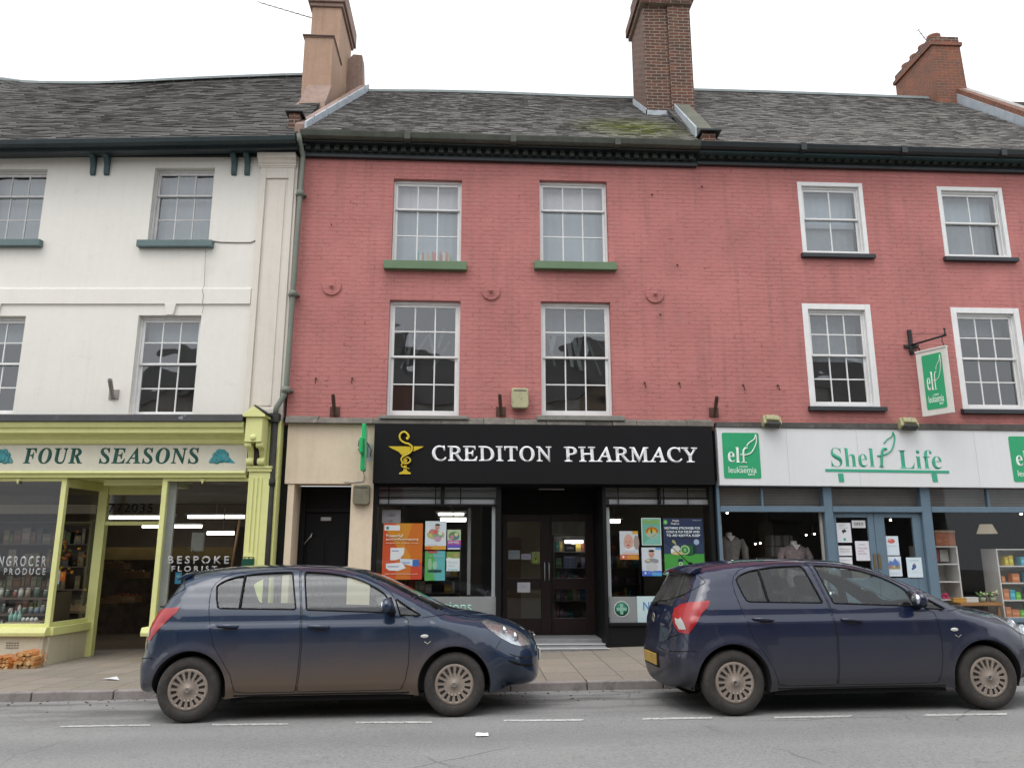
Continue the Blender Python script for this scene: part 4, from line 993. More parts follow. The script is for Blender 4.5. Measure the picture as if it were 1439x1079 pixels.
# the board turns 55 degrees to the wall about its inner edge
ang = math.radians(-62)
zTop, zBot = FP.P(1290, 497, -.14)[1], FP.P(1296, 586, -.14)[1]
hu = FP.P(1292, 540, -.14)[0]
FH = Frame(hu, YF-.14, ang)
def solve_w():
    for i in range(200):
        wv = .2+i*.01; p = FH.M @ Vector((wv, 0, 4.5)); v = p-Vector((0, 0, CH))
        px = 719.5+CF*cR.dot(v)/cF.dot(v)
        if px > 1333.5: return wv
    return .8
HW = solve_w()
HB = MB(FH); HB.box(0, HW, zBot, zTop, -.02, .02); HB.build('board', pm('sign_frame_white', (.66, .65, .60), .5, .08, 4, .1, 40, streak=.15), hs_, bevel=.006)
mb = MB(FH); mb.prism([(-.0, -.035), (HW, -.035), (HW, .035), (0, .035)], zTop, zTop+.025, 'z'); mb.build('cap_moulding', pm('sign_frame_white', (.66, .65, .6)), hs_)
elf_logo(FH, hs_, .10, HW-.09, zBot+.10, zTop-.07, -.021, name='panel')
mb = MB(FP); mb.use(M_IRON)
zB = FP.P(1284, 487, -.03)[1]; e_ = FH.M.inverted(); ep = FP.M.inverted() @ (FH.M @ Vector((HW+.02, 0, 0)))
tipz = zTop+.20
mb.box(hu-.03, hu+.03, zB-.14, zB+.30, -.04, 0); mb.box(hu-.12, hu+.12, zB-.02, zB+.03, -.03, 0)
mb.tube([(hu, -.02, tipz-.02), (ep.x, ep.y, tipz)], .019, 8); mb.tube([(hu, -.03, zB+.22), (ep.x-.03, ep.y, tipz+.01)], .005, 6)
mb.tube([(ep.x-.02, ep.y+.0, tipz-.02), (ep.x-.02, ep.y, tipz+.09)], .012, 8); mb.blob((ep.x-.02, ep.y, tipz+.1), .022, 1)
for s in (.12, .9):
    p = FP.M.inverted() @ (FH.M @ Vector((HW*s, 0, 0))); mb.tube([(p.x, p.y, zTop+.02), (p.x+.015, p.y, zTop+.06), (p.x-.01, p.y, zTop+.1), (p.x, p.y, tipz)], .008, 6)
sp_ = [(hu+.02+(.10-.075*t)*math.cos(t*7), -.06, tipz-.12+(.09-.07*t)*math.sin(t*7)) for t in [i/14 for i in range(15)]]; mb.tube(sp_, .008, 6)
mb.build('bracket', None, hs_)
# floodlights
def flood(px, py, label):
    u, z = FP.P(px, py, -.25)
    t = thing('floodlight', label, 'floodlight', u, z-.08, -.1, 'weathered floodlights over the white sign')
    rot = Matrix.Rotation(math.radians(-28), 3, 'X') @ Matrix.Rotation(math.radians(4), 3, 'Y')
    mb = MB(); mb.use(pm('mossy_cream_metal', (.36, .34, .19), .8, .3, 8, .4, 40, stain=(.10, .10, .05))); mb.rbox((u, -.20, z), (.30, .14, .17), rot); mb.rbox((u, -.20, z+.02), (.22, .20, .10), rot); mb.build('housing', None, t, bevel=.02)
    mb = MB(); mb.rbox((u, -.25, z-.055), (.24, .12, .06), rot); mb.build('lens', pm('dark_lens', (.02, .018, .015), .2), t, bevel=.008)
    mb = MB(); mb.tube([(u+.02, -.02, z+.05), (u+.03, -.24, z+.10), (u+.02, -.28, z+.03)], .02, 8); mb.blob((u+.02, -.27, z+.05), .035, 2, 0, (1, .8, 1.2)); mb.build('knuckle', pm('grey_metal', (.25, .25, .24), .6), t)
    return t
flood(1085.5, 592, 'mossy cream floodlight at the left end of the white sign'); flood(1278, 595.5, 'mossy cream floodlight above the lettering of the white sign, under the hanging sign')
# slate blue shopfront
zT = FP.P(1180, 686, 0)[1]; rail0, rail1 = FP.P(1180, 719.5, 0)[1], FP.P(1180, 711.5, 0)[1]
zsill = .48
U = lambda px: FP.P(px, 760, .03)[0]
c0, c1, c2_, c3, c4, c5 = 4.0, U(1013), U(1160), U(1172), U(1297.5), U(1311)
mb = MB()
mb.box(c0+.002, c1, -.1, zT+.02, -.03, .1); mb.box(c2_, c3, -.1, zT+.02, -.03, .1); mb.box(c4, c5, -.1, zT+.02, -.03, .1); mb.box(10.9, 11.2, -.1, zT+.02, -.03, .1)
mb.box(c1, c2_, rail0, rail1, -.04, .09).box(c3, c4, rail0, rail1, -.04, .09).box(c5, 10.9, rail0, rail1, -.04, .09)
for x0, x1 in ((c1, c2_), (c5, 10.9)): mb.box(x0, x1, zsill-.06, zsill, -.07, .09).box(x0, x1, -.1, zsill-.06, -.02, .09)
for px in (1084, 1394): u = U(px)-(.12 if px < 1100 else .0); mb.box(u-.018, u+.018, rail1, zT, -.02, .05)
mb.box(c0+.01, 11.2, zT+.02, zT+.1, -.04, .1)
mb.build('shopfront', M_BLUE, char, bevel=.006)
SH2 = pm('brown_grey_shutter', (.21, .195, .175), .6, .2, 6, .1, 40)
for x0, x1 in ((c1, c2_), (c3, c4), (c5, 10.9)):
    mb = MB(); mb.use(SH2); n = 12
    for k in range(n): z = rail1+(zT-rail1)*(k+.5)/n; mb.box(x0, x1, z-.008, z+.005, .10, .108)
    mb.use(M_ROOM); mb.box(x0, x1, rail1, zT, .13, .15); mb.build('shutter', None, char)
    mb = MB(); mb.face(((x0, .02, rail1), (x1, .02, rail1), (x1, .02, zT), (x0, .02, zT)));
    if x0 != c3: mb.face(((x0, .03, zsill), (x1, .03, zsill), (x1, .03, rail0), (x0, .03, rail0)))
    mb.build('window_pane', M_SHOPGLASS, char, recalc=False)
part('mullion', pm('pale_wood_mullion', (.45, .42, .38), .5), char, (c2_-.05, c2_-.01, zsill, rail0, .06, .10)); part('mullion', pm('pale_wood_mullion', (.45, .42, .38)), char, (c1+.0, c1+.035, zsill, rail0, .06, .10))
# double door
for gx0, gx1, ex0, ex1 in ((1175, 1222, c3+.003, U(1230.5)), (1243, 1285, U(1231), c4-.003)):
    g0, g1 = U(gx0)+.03, U(gx1); zt2 = rail0-.004; zg = FP.P(1200, 727, .04)[1]; zl = FP.P(1270, 812, .04)[1]
    mb = MB(); mb.box(ex0, g0, .12, zt2, .03, .08).box(g1, ex1, .12, zt2, .03, .08).box(g0, g1, zg, zt2, .031, .079).box(g0, g1, .12, zl, .031, .079).box(g0+.08, g1-.08, .3, zl-.15, .022, .035)
    do = mb.build('door', M_BLUE, char, bevel=.006)
    mb = MB(); mb.face(((g0, .055, zl), (g1, .055, zl), (g1, .055, zg), (g0, .055, zg))); mb.build('pane', M_SHOPGLASS, do, recalc=False)
    if gx0 == 1243: mb = MB(); u, z = FP.P(1233, 788, .0); mb.box(u-.05, u-.01, z-.12, z+.12, .015, .03); mb.box(u+.03, u+.07, z-.12, z+.12, .015, .03); mb.build('finger_plate', pm('aged_brass', (.22, .16, .08), .4, .2, 5, 0, metal=.6), do)
part('threshold', pm('grey_stone', (.2, .2, .2)), char, (c3, c4, -.1, .12, -.06, .12))
# ================================================================== NEXT HOUSE TO THE RIGHT (its roof shows)
nx = thing('terrace_house', 'next house beyond the orange chimney, only its dark slate roof showing', 'house', 14, .2, 0)
part('wall', pm('next_wall', (.5, .46, .4)), nx, (UR+.35, 18, -.2, ez, .0, 8)); 
slates(nx, 'roof', slatemat('next_house_slates', (.09, .075, .075), (.16, .14, .14), (.11, .11, .08), .7), UR+.15, 18, u4p+.2, 18, lambda s: ez+.1, lambda s: RZ+.25, -.3, 4.0, seed=13)
# ================================================================== CREAM HOUSE WITH THE FLORIST
FR = FL
cr = thing('terrace_house', 'cream rendered house with green eaves and the yellow green florist shopfront', 'house', -2.2, -.05, 0)
LW = -10.0
lw = [FL.R(212.5, 297.5, 236, 340), FL.R(-25, 60, 238, 339), FL.R(187.5, 277, 443, 583), FL.R(-62, 27, 444, 581)]
zt_w = FL.P(200, 208, 0)[1]
holes = lw+[(-9.2, -8.2, lw[0][2], lw[0][3]), (-9.3, -8.2, lw[2][2], lw[2][3])]
holes = [(a, b, c if c > 3.5 else 3.5, d) for a, b, c, d in holes]
lw = holes
wall('wall', LW, -.06, 3.45, zt_w+.2, lw, M_CREAM, cr, .14, back=.3)
M_LBL = pm('pale_grey_blind', (.30, .32, .34), .8, .1, 3, .1, 30)
for i, rc in enumerate(lw):
    up = i in (0, 1, 4)
    if up:
        sash(cr, rc, .10, 3, 1, 2, .66, M_GREYWHITE, fw=.05, bottom=.04, meetd=.03, blind=(M_LBL, 1.0, .2), sill=(rc[0]-.13, rc[1]+.10, rc[2]-.12, rc[2]+.012, M_TEAL if i > 9 else pm('grey_green_sill', (.11, .16, .16), .55, .15, 4, .1, 40)))
    else:
        sash(cr, rc, .10, 3, 2, 2, .52, M_WHITE, fw=.06, bottom=.08, blind=(M_LBL, .22, .25))
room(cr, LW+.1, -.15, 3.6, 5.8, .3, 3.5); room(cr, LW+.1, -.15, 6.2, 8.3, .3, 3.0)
# band, keystones, string
zb0, zb1 = FL.P(180, 427.5, 0)[1], FL.P(180, 405, 0)[1]
uP0 = FL.P(353, 400, -.04)[0]; 
mb = MB(); mb.prism([(0, zb0), (-.03, zb0), (-.03, zb1-.02), (0, zb1)], LW, uP0, 'u'); mb.build('band_course', M_CREAM, cr)
for rc in (lw[2], lw[3]):
    c = (rc[0]+rc[1])/2+.0; mb = MB(); mb.prism([(c-.055, rc[3]), (c+.055, rc[3]), (c+.095, zb0), (c-.095, zb0)], -.036, 0, 'd'); mb.build('keystone', M_CREAM, cr)
# panelled pilaster at the house corner
q = FL.R(358, 412, 240, 560, -.05); u_l, u_r = uP0+.02, -.09
zp1 = FL.P(385, 234, -.05)[1]; zp2 = FL.P(385, 215, -.15)[1]
mb = MB(); w0 = u_l+.10; w1 = u_r-.10
mb.box(u_l, w0, 3.55, zp1, -.055, 0).box(w1, u_r, 3.55, zp1, -.055, 0).box(w0, w1, zp1-.22, zp1, -.054, 0).box(w0, w1, 3.55, 3.8, -.054, 0)
mb.box(w0, w1, 3.8, zp1-.22, -.02, 0).box(w0+.05, w1-.05, 3.85, zp1-.27, -.034, 0)
mb.prism([(0, zp1), (-.07, zp1), (-.075, zp1+.03), (-.10, zp1+.05), (-.12, zp1+.09), (-.17, zp1+.12), (-.18, zp2), (0, zp2)], u_l-.04, u_r+.03, 'u')
mb.box(u_l-.02, u_r+.015, zp1-.03, zp1-.003, -.066, 0)
mb.build('pilaster', M_CREAMTRIM, cr, bevel=.005)
part('corner_strip', M_CREAMTRIM, cr, (u_r+.002, -.045, 3.55, zt_w, -.03, 0.2))
# eaves: fascia, gutter, paired brackets
def eave_z(px, py): return FL.P(px, py, -.45)[1]
mb = MB(); n = 12; uE = .02
for k in range(n):
    a, b_ = LW+(uE-LW)*k/n, LW+(uE-LW)*(k+1)/n
    za = lambda u: eave_z(415, 193)+(eave_z(0, 200)-eave_z(415, 193))*min(1.6, (u-uE)/(-5.1-uE))
    A, B = za(a), za(b_)
    pr = lambda z: [(0, z-.06), (-.28, z-.12), (-.31, z-.12), (-.325, z-.07), (-.36, z-.07), (-.44, z-.10), (-.50, z-.07), (-.52, z), (-.50, z), (-.47, z-.045), (-.38, z-.05), (0, z-.02)]
    for (d_a, z_a), (d_b, z_b) , (d_c, z_c), (d_e, z_e) in zip(pr(A), pr(A)[1:]+pr(A)[:1], pr(B), pr(B)[1:]+pr(B)[:1]):
        mb.face(((a, d_a, z_a), (a, d_b, z_b), (b_, d_e, z_e), (b_, d_c, z_c)))
mb.build('gutter', pm('dark_green_gutter', (.018, .032, .036), .45, .3, 4, .1, 40, streak=.3), cr)
part('soffit', M_BLACKG, cr, (LW, uE-.03, za(uE)-.13, za(uE)-.075, -.05, 0.02))
for px in (128.5, 148, 327.5, 346):
    u, z = FL.P(px, 228, -.1); zt3 = FL.P(px, 205, -.2)[1]-.04
    mb = MB(); mb.prism([(0, z-.21), (-.035, z-.20), (-.05, z-.15), (-.06, z-.02), (-.10, z+.08), (-.17, z+.11), (-.19, zt3), (0, zt3)], u-.045, u+.045, 'u'); mb.build('eaves_bracket', M_TEAL, cr, bevel=.01)
part('attic_board', M_BLACK, cr, (LW-2, -.1, 8.2, 8.9, .3, .34))
# roof with its sagging ridge
rpts = [(-30, 111), (0, 113), (30, 117), (60, 118.5), (130, 119), (190, 117), (250, 113.5), (330, 110), (415, 107)]
rz = [(FL.P(x, y, 4)) for x, y in rpts]
def rz_l(s):
    u = LW+(-.10-LW)*s+ (-1.3)*(1-0)*0
    uu = -12+(-1.25+12)*s
    if uu <= rz[0][0]: return rz[0][1]
    for (a, za_), (b_, zb_2) in zip(rz, rz[1:]):
        if a <= uu <= b_: return za_+(zb_2-za_)*(uu-a)/(b_-a)
    return rz[-1][1]
zeL = lambda s: za(LW+(uE-LW)*s)-.02
lrf = slates(cr, 'roof', SL_L, LW, uE-.06, -12, -1.25+.9, zeL, rz_l, -.46, 4.0, seed=21, gauge=.12, wid=.25, lift=.017)
ridge_tiles(lrf, [(-12+(10.75)*s, 4.0, rz_l(s)+.04) for s in [i/24 for i in range(25)]], M_RIDGE)
mb = MB(); mb.face(((-12, 4.05, 12.3), (-.9, 4.05, 12.4), (-.9, 8.4, 8.5), (-12, 8.4, 8.5))); mb.build('rear_slope', SL_L, lrf, recalc=False)
# cracks and cables on the render
mb = MB(); mb.use(pm('crack_grey', (.25, .23, .20), .9))
def wire(pts, r=.006, d=-.006):
    q = [FL.P(x, y, d) for x, y in pts]; mb.tube([(a, d, b_) for a, b_ in q], r, 5)
wire([(294, 338), (310, 340.5), (330, 341), (352, 341), (359, 338)], .009, -.01)
mb.build('cable', None, cr)
mb = MB(); mb.use(pm('crack_grey', (.25, .23, .2)))
wire([(289, 350), (288, 375), (287, 401), (284, 408), (286, 414), (284.5, 425), (286, 432), (284, 440)], .0035, -.034)
mb.build('crack', None, cr)
# outlet pipe stub
socket_pole(152.5, 532, 158.5, 559, 'grey pole socket on the cream wall left of the first floor window', FL, pm('grey_pipe', (.30, .27, .25), .7, .2, 6), .032)
# ---- florist shopfront --------------------------------------------------
zl1_, zl0_ = FL.P(200, 583, -.5)[1], FL.P(200, 592, -.5)[1]
uN = FL.P(342, 600, -.45)[0]; uE2 = FL.P(393, 600, -.1)[0]
mb = MB(); mb.use(pm('black_lead_flashing', (.035, .035, .038), .6, .3, 3, .3, 25, stain=(.24, .26, .28), stlo=.62, sthi=.68))
mb.prism([(0, zl1_+.10), (-.50, zl1_+.0), (-.52, zl0_), (0, zl0_)], LW, uN, 'u'); mb.build('lead_ledge', None, cr, bevel=.006)
zf1, zf0 = FL.P(200, 624, -.2)[1], FL.P(200, 662, -.2)[1]
mb = MB(); zq = lambda py, d: FL.P(200, py, d)[1]
mb.prism([(0, zl0_-.002), (-.48, zl0_-.002), (-.48, zl0_-.03), (-.46, zq(600, -.46)), (-.42, zq(602, -.42)), (-.42, zq(608, -.42)), (-.30, zq(611, -.30)), (-.29, zq(615, -.29)), (-.25, zq(617, -.25)), (-.245, zq(621, -.245)), (-.22, zf1), (0, zf1)], LW, uN, 'u')
mb.prism([(0, zf0), (-.23, zf0), (-.24, zf0-.03), (-.20, zf0-.06), (-.19, zf0-.10), (0, zf0-.10)], LW, uN, 'u')
mb.build('shop_cornice', M_YEL, cr, bevel=.004)
fsg = thing('shop_sign', 'cream fascia board with dark green calligraphic capitals and teal cauliflower emblems', 'sign', -2.2, zf0, -.2)
part('board', pm('warm_cream_board', (.64, .61, .50), .6, .05, 3, .05, 30, streak=.08), fsg, (LW, uN, zf0+.001, zf1-.001, -.19, -.02))
DG = flat('dark_green_lettering', (.012, .085, .065))
a = FL.R(33.5, 116, 629, 651.5, -.195); lettering(boldital('FOUR'), a[0], a[1], a[2], a[3], -.19, DG, fsg, shear=-.17, off=.008, spacing=1.1)
a = FL.R(140, 279, 629, 651.5, -.195); lettering(boldital('SEASONS'), a[0], a[1], a[2], a[3], -.19, DG, fsg, shear=-.17, off=.008, spacing=1.1)
TE = flat('teal_paint', (.03, .30, .34)); TEL = flat('pale_teal_paint', (.30, .52, .55))
def veg(px, sgn):
    mb = MB(); d = -.1935
    cx, cz_ = FL.P(px, 642, d); k = .0122
    for i, (x, y, r) in enumerate([(-9, -4, 4), (-6, 2, 4.5), (-2, 6, 4.5), (3, 6, 4), (7, 3, 4), (-4, -4, 5), (2, -1, 6.5), (-12, -6, 2.2), (9, -3, 4)]):
        mb.use(TE); mb.lathe([(0, -.0006*(i+1)), (r*k, -.0006*(i+1)), (r*k, 0)], (cx+sgn*x*k, d, cz_+y*k), 'd', 14)
        mb.use(TEL)
        for q in range(4): t = q*1.7+i; mb.tube([(cx+sgn*x*k+r*k*.6*math.cos(t), d-.0062, cz_+y*k+r*k*.6*math.sin(t)), (cx+sgn*x*k+r*k*.7*math.cos(t+1), d-.0062, cz_+y*k+r*k*.7*math.sin(t+1)), (cx+sgn*x*k+r*k*.3*math.cos(t+2), d-.0062, cz_+y*k+r*k*.3*math.sin(t+2))], .003, 4)
    mb.use(TE); mb.prism([(cx+sgn*6*k, cz_-7*k), (cx+sgn*20*k, cz_-8*k), (cx+sgn*9*k, cz_+2*k)][::1], d-.003, d, 'd')
    mb.build('emblem', None, fsg)
veg(309.5, 1); veg(3.5, -1)
# posts and panes: front line d=-.12, doorway recessed
dg = -.12
UX = lambda px, py=780, d=dg: FL.P(px, py, d)[0]
zh = zf0-.10                                           # window head
zs1, zs0 = FL.P(30, 881, -.15)[1], FL.P(30, 894, -.25)[1]
ucl = UX(79, 770)                                      # corner of the left bay
uc1, uc2 = UX(68, 880), UX(123, 885, .75)
ur0 = UX(222, 780); ur1 = UX(343, 780)
rd = .85                                               # doorway depth
uj0, uj1 = FL.P(131, 780, rd)[0], FL.P(139, 780, rd)[0]
udr = FL.P(232, 780, rd)[0]
mb = MB(); mb.use(M_YEL)
mb.box(ucl-.03, ucl+.05, zs1, zh, dg-.02, dg+.06)       # left corner post
mb.box(ur0-.03, ur0+.05, zs1, zh, dg-.02, dg+.06)       # right corner post
mb.box(LW, ucl-.03, zh-.05, zh, dg-.015, dg+.05); mb.box(ur0+.05, ur1, zh-.05, zh, dg-.015, dg+.05)
mb.box(LW, ucl-.03, zs1-.002, zs1+.05, dg-.015, dg+.05); mb.box(ur0+.05, ur1+.05, zs1-.002, zs1+.05, dg-.015, dg+.05)
# sills
mb.prism([(dg+.1, zs0), (dg-.12, zs0), (dg-.13, zs0+.05), (dg-.10, zs1), (dg+.1, zs1)], LW, ucl+.06, 'u')
mb.prism([(dg+.1, zs0), (dg-.12, zs0), (dg-.13, zs0+.05), (dg-.10, zs1), (dg+.1, zs1)], ur0-.10, ur1+.1, 'u')
# canted side: bottom rail and sill going back to the door jamb
def cant(z0, z1, off, w, mb):
    A, B = Vector((ucl+.02, dg-.0, 0)), Vector((uj0+.03, rd, 0)); t = (B-A).normalized(); nrm = Vector((t.y, -t.x, 0))
    p = [A+nrm*off, B+nrm*off, B+nrm*(off-w), A+nrm*(off-w)]
    mb.hexa([(q.x, q.y, z0) for q in p]+[(q.x, q.y, z1) for q in p])
cant(zs0, zs1-.004, .09, .14, mb); cant(zs1-.004, zs1+.06, .02, .06, mb); cant(zh-.14, zh-.003, .02, .06, mb)
# doorway frame, transom bar, soffit
mb.box(uj0, uj1+.06, -.4, zh+.02, rd-.04, rd+.08); mb.box(udr-.04, udr+.08, -.4, zh, rd-.04, rd+.08)
ztr0, ztr1 = FL.P(190, 738, rd)[1], FL.P(190, 732.5, rd)[1]
mb.box(uj1+.06, udr-.04, ztr0, ztr1, rd-.03, rd+.06); ztp = FL.P(190, 695, rd)[1]
mb.box(uj1+.06, udr-.04, ztp, zh+.02, rd-.02, rd+.06)
mb.box(ucl+.03, ur0, zh-.0, zh+.05, dg, rd+.1)
mb.box(ucl+.55, ur0+.0, zh-.10, zh-.002, dg+.15, rd-.05)
mb.build('shopfront', None, cr, bevel=.005)
for px in (26, 285):
    u, z = FL.P(px, 672, dg-.02); mb = MB(); mb.prism([(u-.06, z), (u+.06, z), (u+.02, z-.04), (u, z-.09), (u-.02, z-.04)], dg-.035, dg-.01, 'd'); mb.build('pendant', M_YEL, cr)
mb = MB(); mb.use(M_BEIGE if False else pm('stall_riser_paint', (.55, .50, .38), .8, .08, 2, .15, 60, streak=.2))
mb.box(LW, ucl+.0, -.4, zs0, dg-.05, dg+.05); cant(-.4, zs0-.003, .035, .08, mb); mb.box(ur0-.04, ur1+.1, -.4, zs0, dg-.05, dg+.05)
mb.build('stall_riser', None, cr, bevel=.006)
u, z = FL.P(17, 906, dg-.05); mb = MB()
for k in range(3):
    for j in range(5): mb.box(u-.09+j*.04, u-.06+j*.04, z-.05+k*.035, z-.03+k*.035, dg-.054, dg-.045)
mb.build('air_brick', pm('air_brick_shadow', (.22, .19, .15)), cr)
# right return behind the corner post: grey painted side of the bay
mb = MB(); A, B = (ur0+.03, dg+.04), (udr+.06, rd); 
mb.hexa([(A[0], A[1], -.3), (A[0]+.03, A[1], -.3), (B[0]+.03, B[1], -.3), (B[0], B[1], -.3), (A[0], A[1], zs1), (A[0]+.03, A[1], zs1), (B[0]+.03, B[1], zs1), (B[0], B[1], zs1)]); mb.build('bay_return', M_YEL, cr)
mb = MB(); ug = UX(238, 780, .12); mb.box(ug-.07, ug+.07, zs1, zh-.05, dg+.12, dg+.16); mb.build('inner_post', pm('grey_inner_post', (.36, .37, .36), .6), cr)
# panes
mb = MB(); g = dg+.02
for x0, x1 in ((LW, ucl-.03), (ur0+.05, ur1)): mb.face(((x0, g, zs1), (x1, g, zs1), (x1, g, zh-.05), (x0, g, zh-.05)))
A, B = Vector((ucl+.03, dg+.03, 0)), Vector((uj0+.02, rd, 0)); mb.face(((A.x, A.y, zs1), (B.x, B.y, zs1), (B.x, B.y, zh-.1), (A.x, A.y, zh-.1)))
mb.face(((uj1+.06, rd, ztr1), (udr-.04, rd, ztr1), (udr-.04, rd, ztp), (uj1+.06, rd, ztp)))
mb.build('window_pane', glass('florist_glass', 1.55, (.93, .94, .93), wave=.04), cr, recalc=False)
VW = flat('window_vinyl_white', (.40, .41, .41)); gd = dg+.017
for body, x0, x1, y0, y1 in (('GREENGROCER', -38, 65, 781, 796), ('FRESH PRODUCE', -38, 64, 798, 807.5), ('BESPOKE', 236, 322, 781, 792), ('FLORIST', 241, 305, 795, 803)):
    a = FL.R(x0, x1, y0, y1, gd); lettering(body, a[0], a[1], a[2], a[3], gd, VW, cr, 'window_lettering', off=.02, ext=.001, spacing=1.5)
a = FL.R(152, 214, 707, 720, rd-.02); lettering('772035', a[0], a[1], a[2], a[3], rd-.004, M_BLACK, cr, 'window_lettering', off=.012, ext=.001, spacing=1.2)
# pilaster with its console
p0, p1, p2 = UX(345, 700, -.22), UX(366, 700, -.22), UX(389, 700, -.1)
zc0_, zc1_ = FL.P(362, 660, -.25)[1], FL.P(357, 607, -.42)[1]
mb = MB(); mb.use(M_YEL)
mb.box(p0, p2, -.3, FL.P(370, 592, -.1)[1], -.13, .1)
mb.box(p0+.02, p1+.12, -.3, zc0_, -.20, -.13); 
for k in range(3): mb.box(p0+.07+k*.065, p0+.105+k*.065, .5, zc0_-.12, -.215, -.20)
mb.box(p0, p1+.14, zc0_-.02, zc0_+.03, -.23, -.13); mb.box(p0-.01, p1+.15, zc0_+.03, zc0_+.06, -.25, -.13)
mb.box(p1+.20, p2-.02, -.3, zc0_+.4, -.15, -.13)
mb.build('shop_pilaster', None, cr, bevel=.008)
cz0 = FL.P(358, 624, -.4)[1]; cz1 = FL.P(358, 586, -.45)[1]
kx0, kx1 = FL.P(343, 605, -.45)[0], FL.P(370, 605, -.45)[0]; km = (kx0+kx1)/2; kw = (kx1-kx0)
mb = MB(); mb.use(M_YEL)
prof = [(-.12, zc0_+.06), (-.20, zc0_+.06), (-.24, zc0_+.12), (-.22, zc0_+.20), (-.26, zc0_+.30), (-.36, cz0-.02), (-.42, cz0), (-.44, cz0+.06), (-.44, cz1), (-.12, cz1)]
for sgn in (-1, 1):
    c = km+sgn*kw*.29; mb.prism(prof, c-kw*.16, c+kw*.16, 'u')
    mb.lathe([(0, -kw*.18), (.055, -kw*.18), (.06, 0), (.055, kw*.18), (0, kw*.18)], (c, -.25, zc0_+.13), 'u', 14)
    mb.lathe([(0, -kw*.17), (.045, -kw*.17), (.05, 0), (.045, kw*.17), (0, kw*.17)], (c, -.38, cz0-.01), 'u', 14)
mb.box(kx0+.02, kx1-.02, cz0+.03, cz1-.0, -.46, -.12)
mb.prism([(kx0-.03, cz1), (kx1+.03, cz1), (kx1+.03, cz1+.035), (km, cz1+.17), (kx0-.03, cz1+.035)], -.50, -.10, 'd')
mb.blob((km, -.465, cz0+.10), .05, 2, 0, (1, .4, 1))
mb.use(pm('bare_dark_wood', (.04, .025, .02), .9, .4, 8, .6, 30)); mb.box(km-kw*.12, km+kw*.12, zc0_+.1, cz0+.03, -.26, -.12)
mb.use(M_BLACKG); mb.hexa([(km, -.51, cz1+.172), (kx1+.06, -.51, cz1+.035), (kx1+.06, -.05, cz1+.035), (km, -.05, cz1+.172), (km, -.51, cz1+.195), (kx1+.06, -.51, cz1+.058), (kx1+.06, -.05, cz1+.058), (km, -.05, cz1+.195)])
mb.build('console', None, cr, bevel=.008)
u, z = FL.P(348.5, 790, -.22); mb = MB(); mb.use(pm('dark_green_enamel', (.015, .07, .045), .25)); mb.box(u-.095, u+.095, z-.06, z+.055, -.235, -.2)
mb.use(M_YEL); mb.prism([(u-.09, z+.085), (u+.09, z+.085), (u, z+.14)], -.225, -.2, 'd'); mb.box(u-.07, u+.07, z-.11, z-.085, -.225, -.2); mb.build('pilaster_plate', None, cr)
# ================================================================== posters and notices
PC = {}
def pc(c):
    k = tuple(round(x, 3) for x in c)
    if k not in PC: PC[k] = flat('print_'+'_'.join(str(int(x*100)) for x in k), c, .45)
    return PC[k]
W_ = (.76, .77, .78)
def poster(name, cat, label, fr, px, d, bg, els, border=None, group=None, tilt=0):
    a = fr.R(*px, d); u0, u1, z0, z1 = a
    t = thing(name, label, cat, (u0+u1)/2, z0, d, group, fr=fr)
    X = lambda s: u0+(u1-u0)*s; Z = lambda t_: z0+(z1-z0)*t_
    mb = MB(fr); mb.box(u0, u1, z0, z1, d-.002, d+.002); mb.build('sheet', pc(bg), t)
    mb = MB(fr); n = 0
    for i, e in enumerate(els):
        dd = d-.0026-.0005*i
        if e[0] == 'r': mb.use(pc(e[5])); mb.prism([(X(e[1]), Z(e[3])), (X(e[2]), Z(e[3])), (X(e[2]), Z(e[4])), (X(e[1]), Z(e[4]))], dd, dd+.0004, 'd'); n += 1
        elif e[0] == 'e':
            mb.use(pc(e[5])); mb.prism([(X(e[1]+e[3]*math.cos(2*PI*k/20)), Z(e[2]+e[4]*math.sin(2*PI*k/20))) for k in range(20)], dd, dd+.0004, 'd'); n += 1
        elif e[0] == 'p': mb.use(pc(e[2])); mb.prism([(X(s), Z(q)) for s, q in e[1]], dd, dd+.0004, 'd'); n += 1
    if n: mb.build('picture', None, t)
    for i, e in enumerate(els):
        if e[0] == 't': lettering(e[1], X(e[2]), X(e[3]), Z(e[4]), Z(e[5]), d-.0028-.0005*len(els), pc(e[6]), t, 'printed_words', off=.015 if len(e) < 8 else e[7], ext=.0008, fr=fr)
    return t
PD = .045
OR, DKR = (.60, .13, .03), (.42, .04, .02)
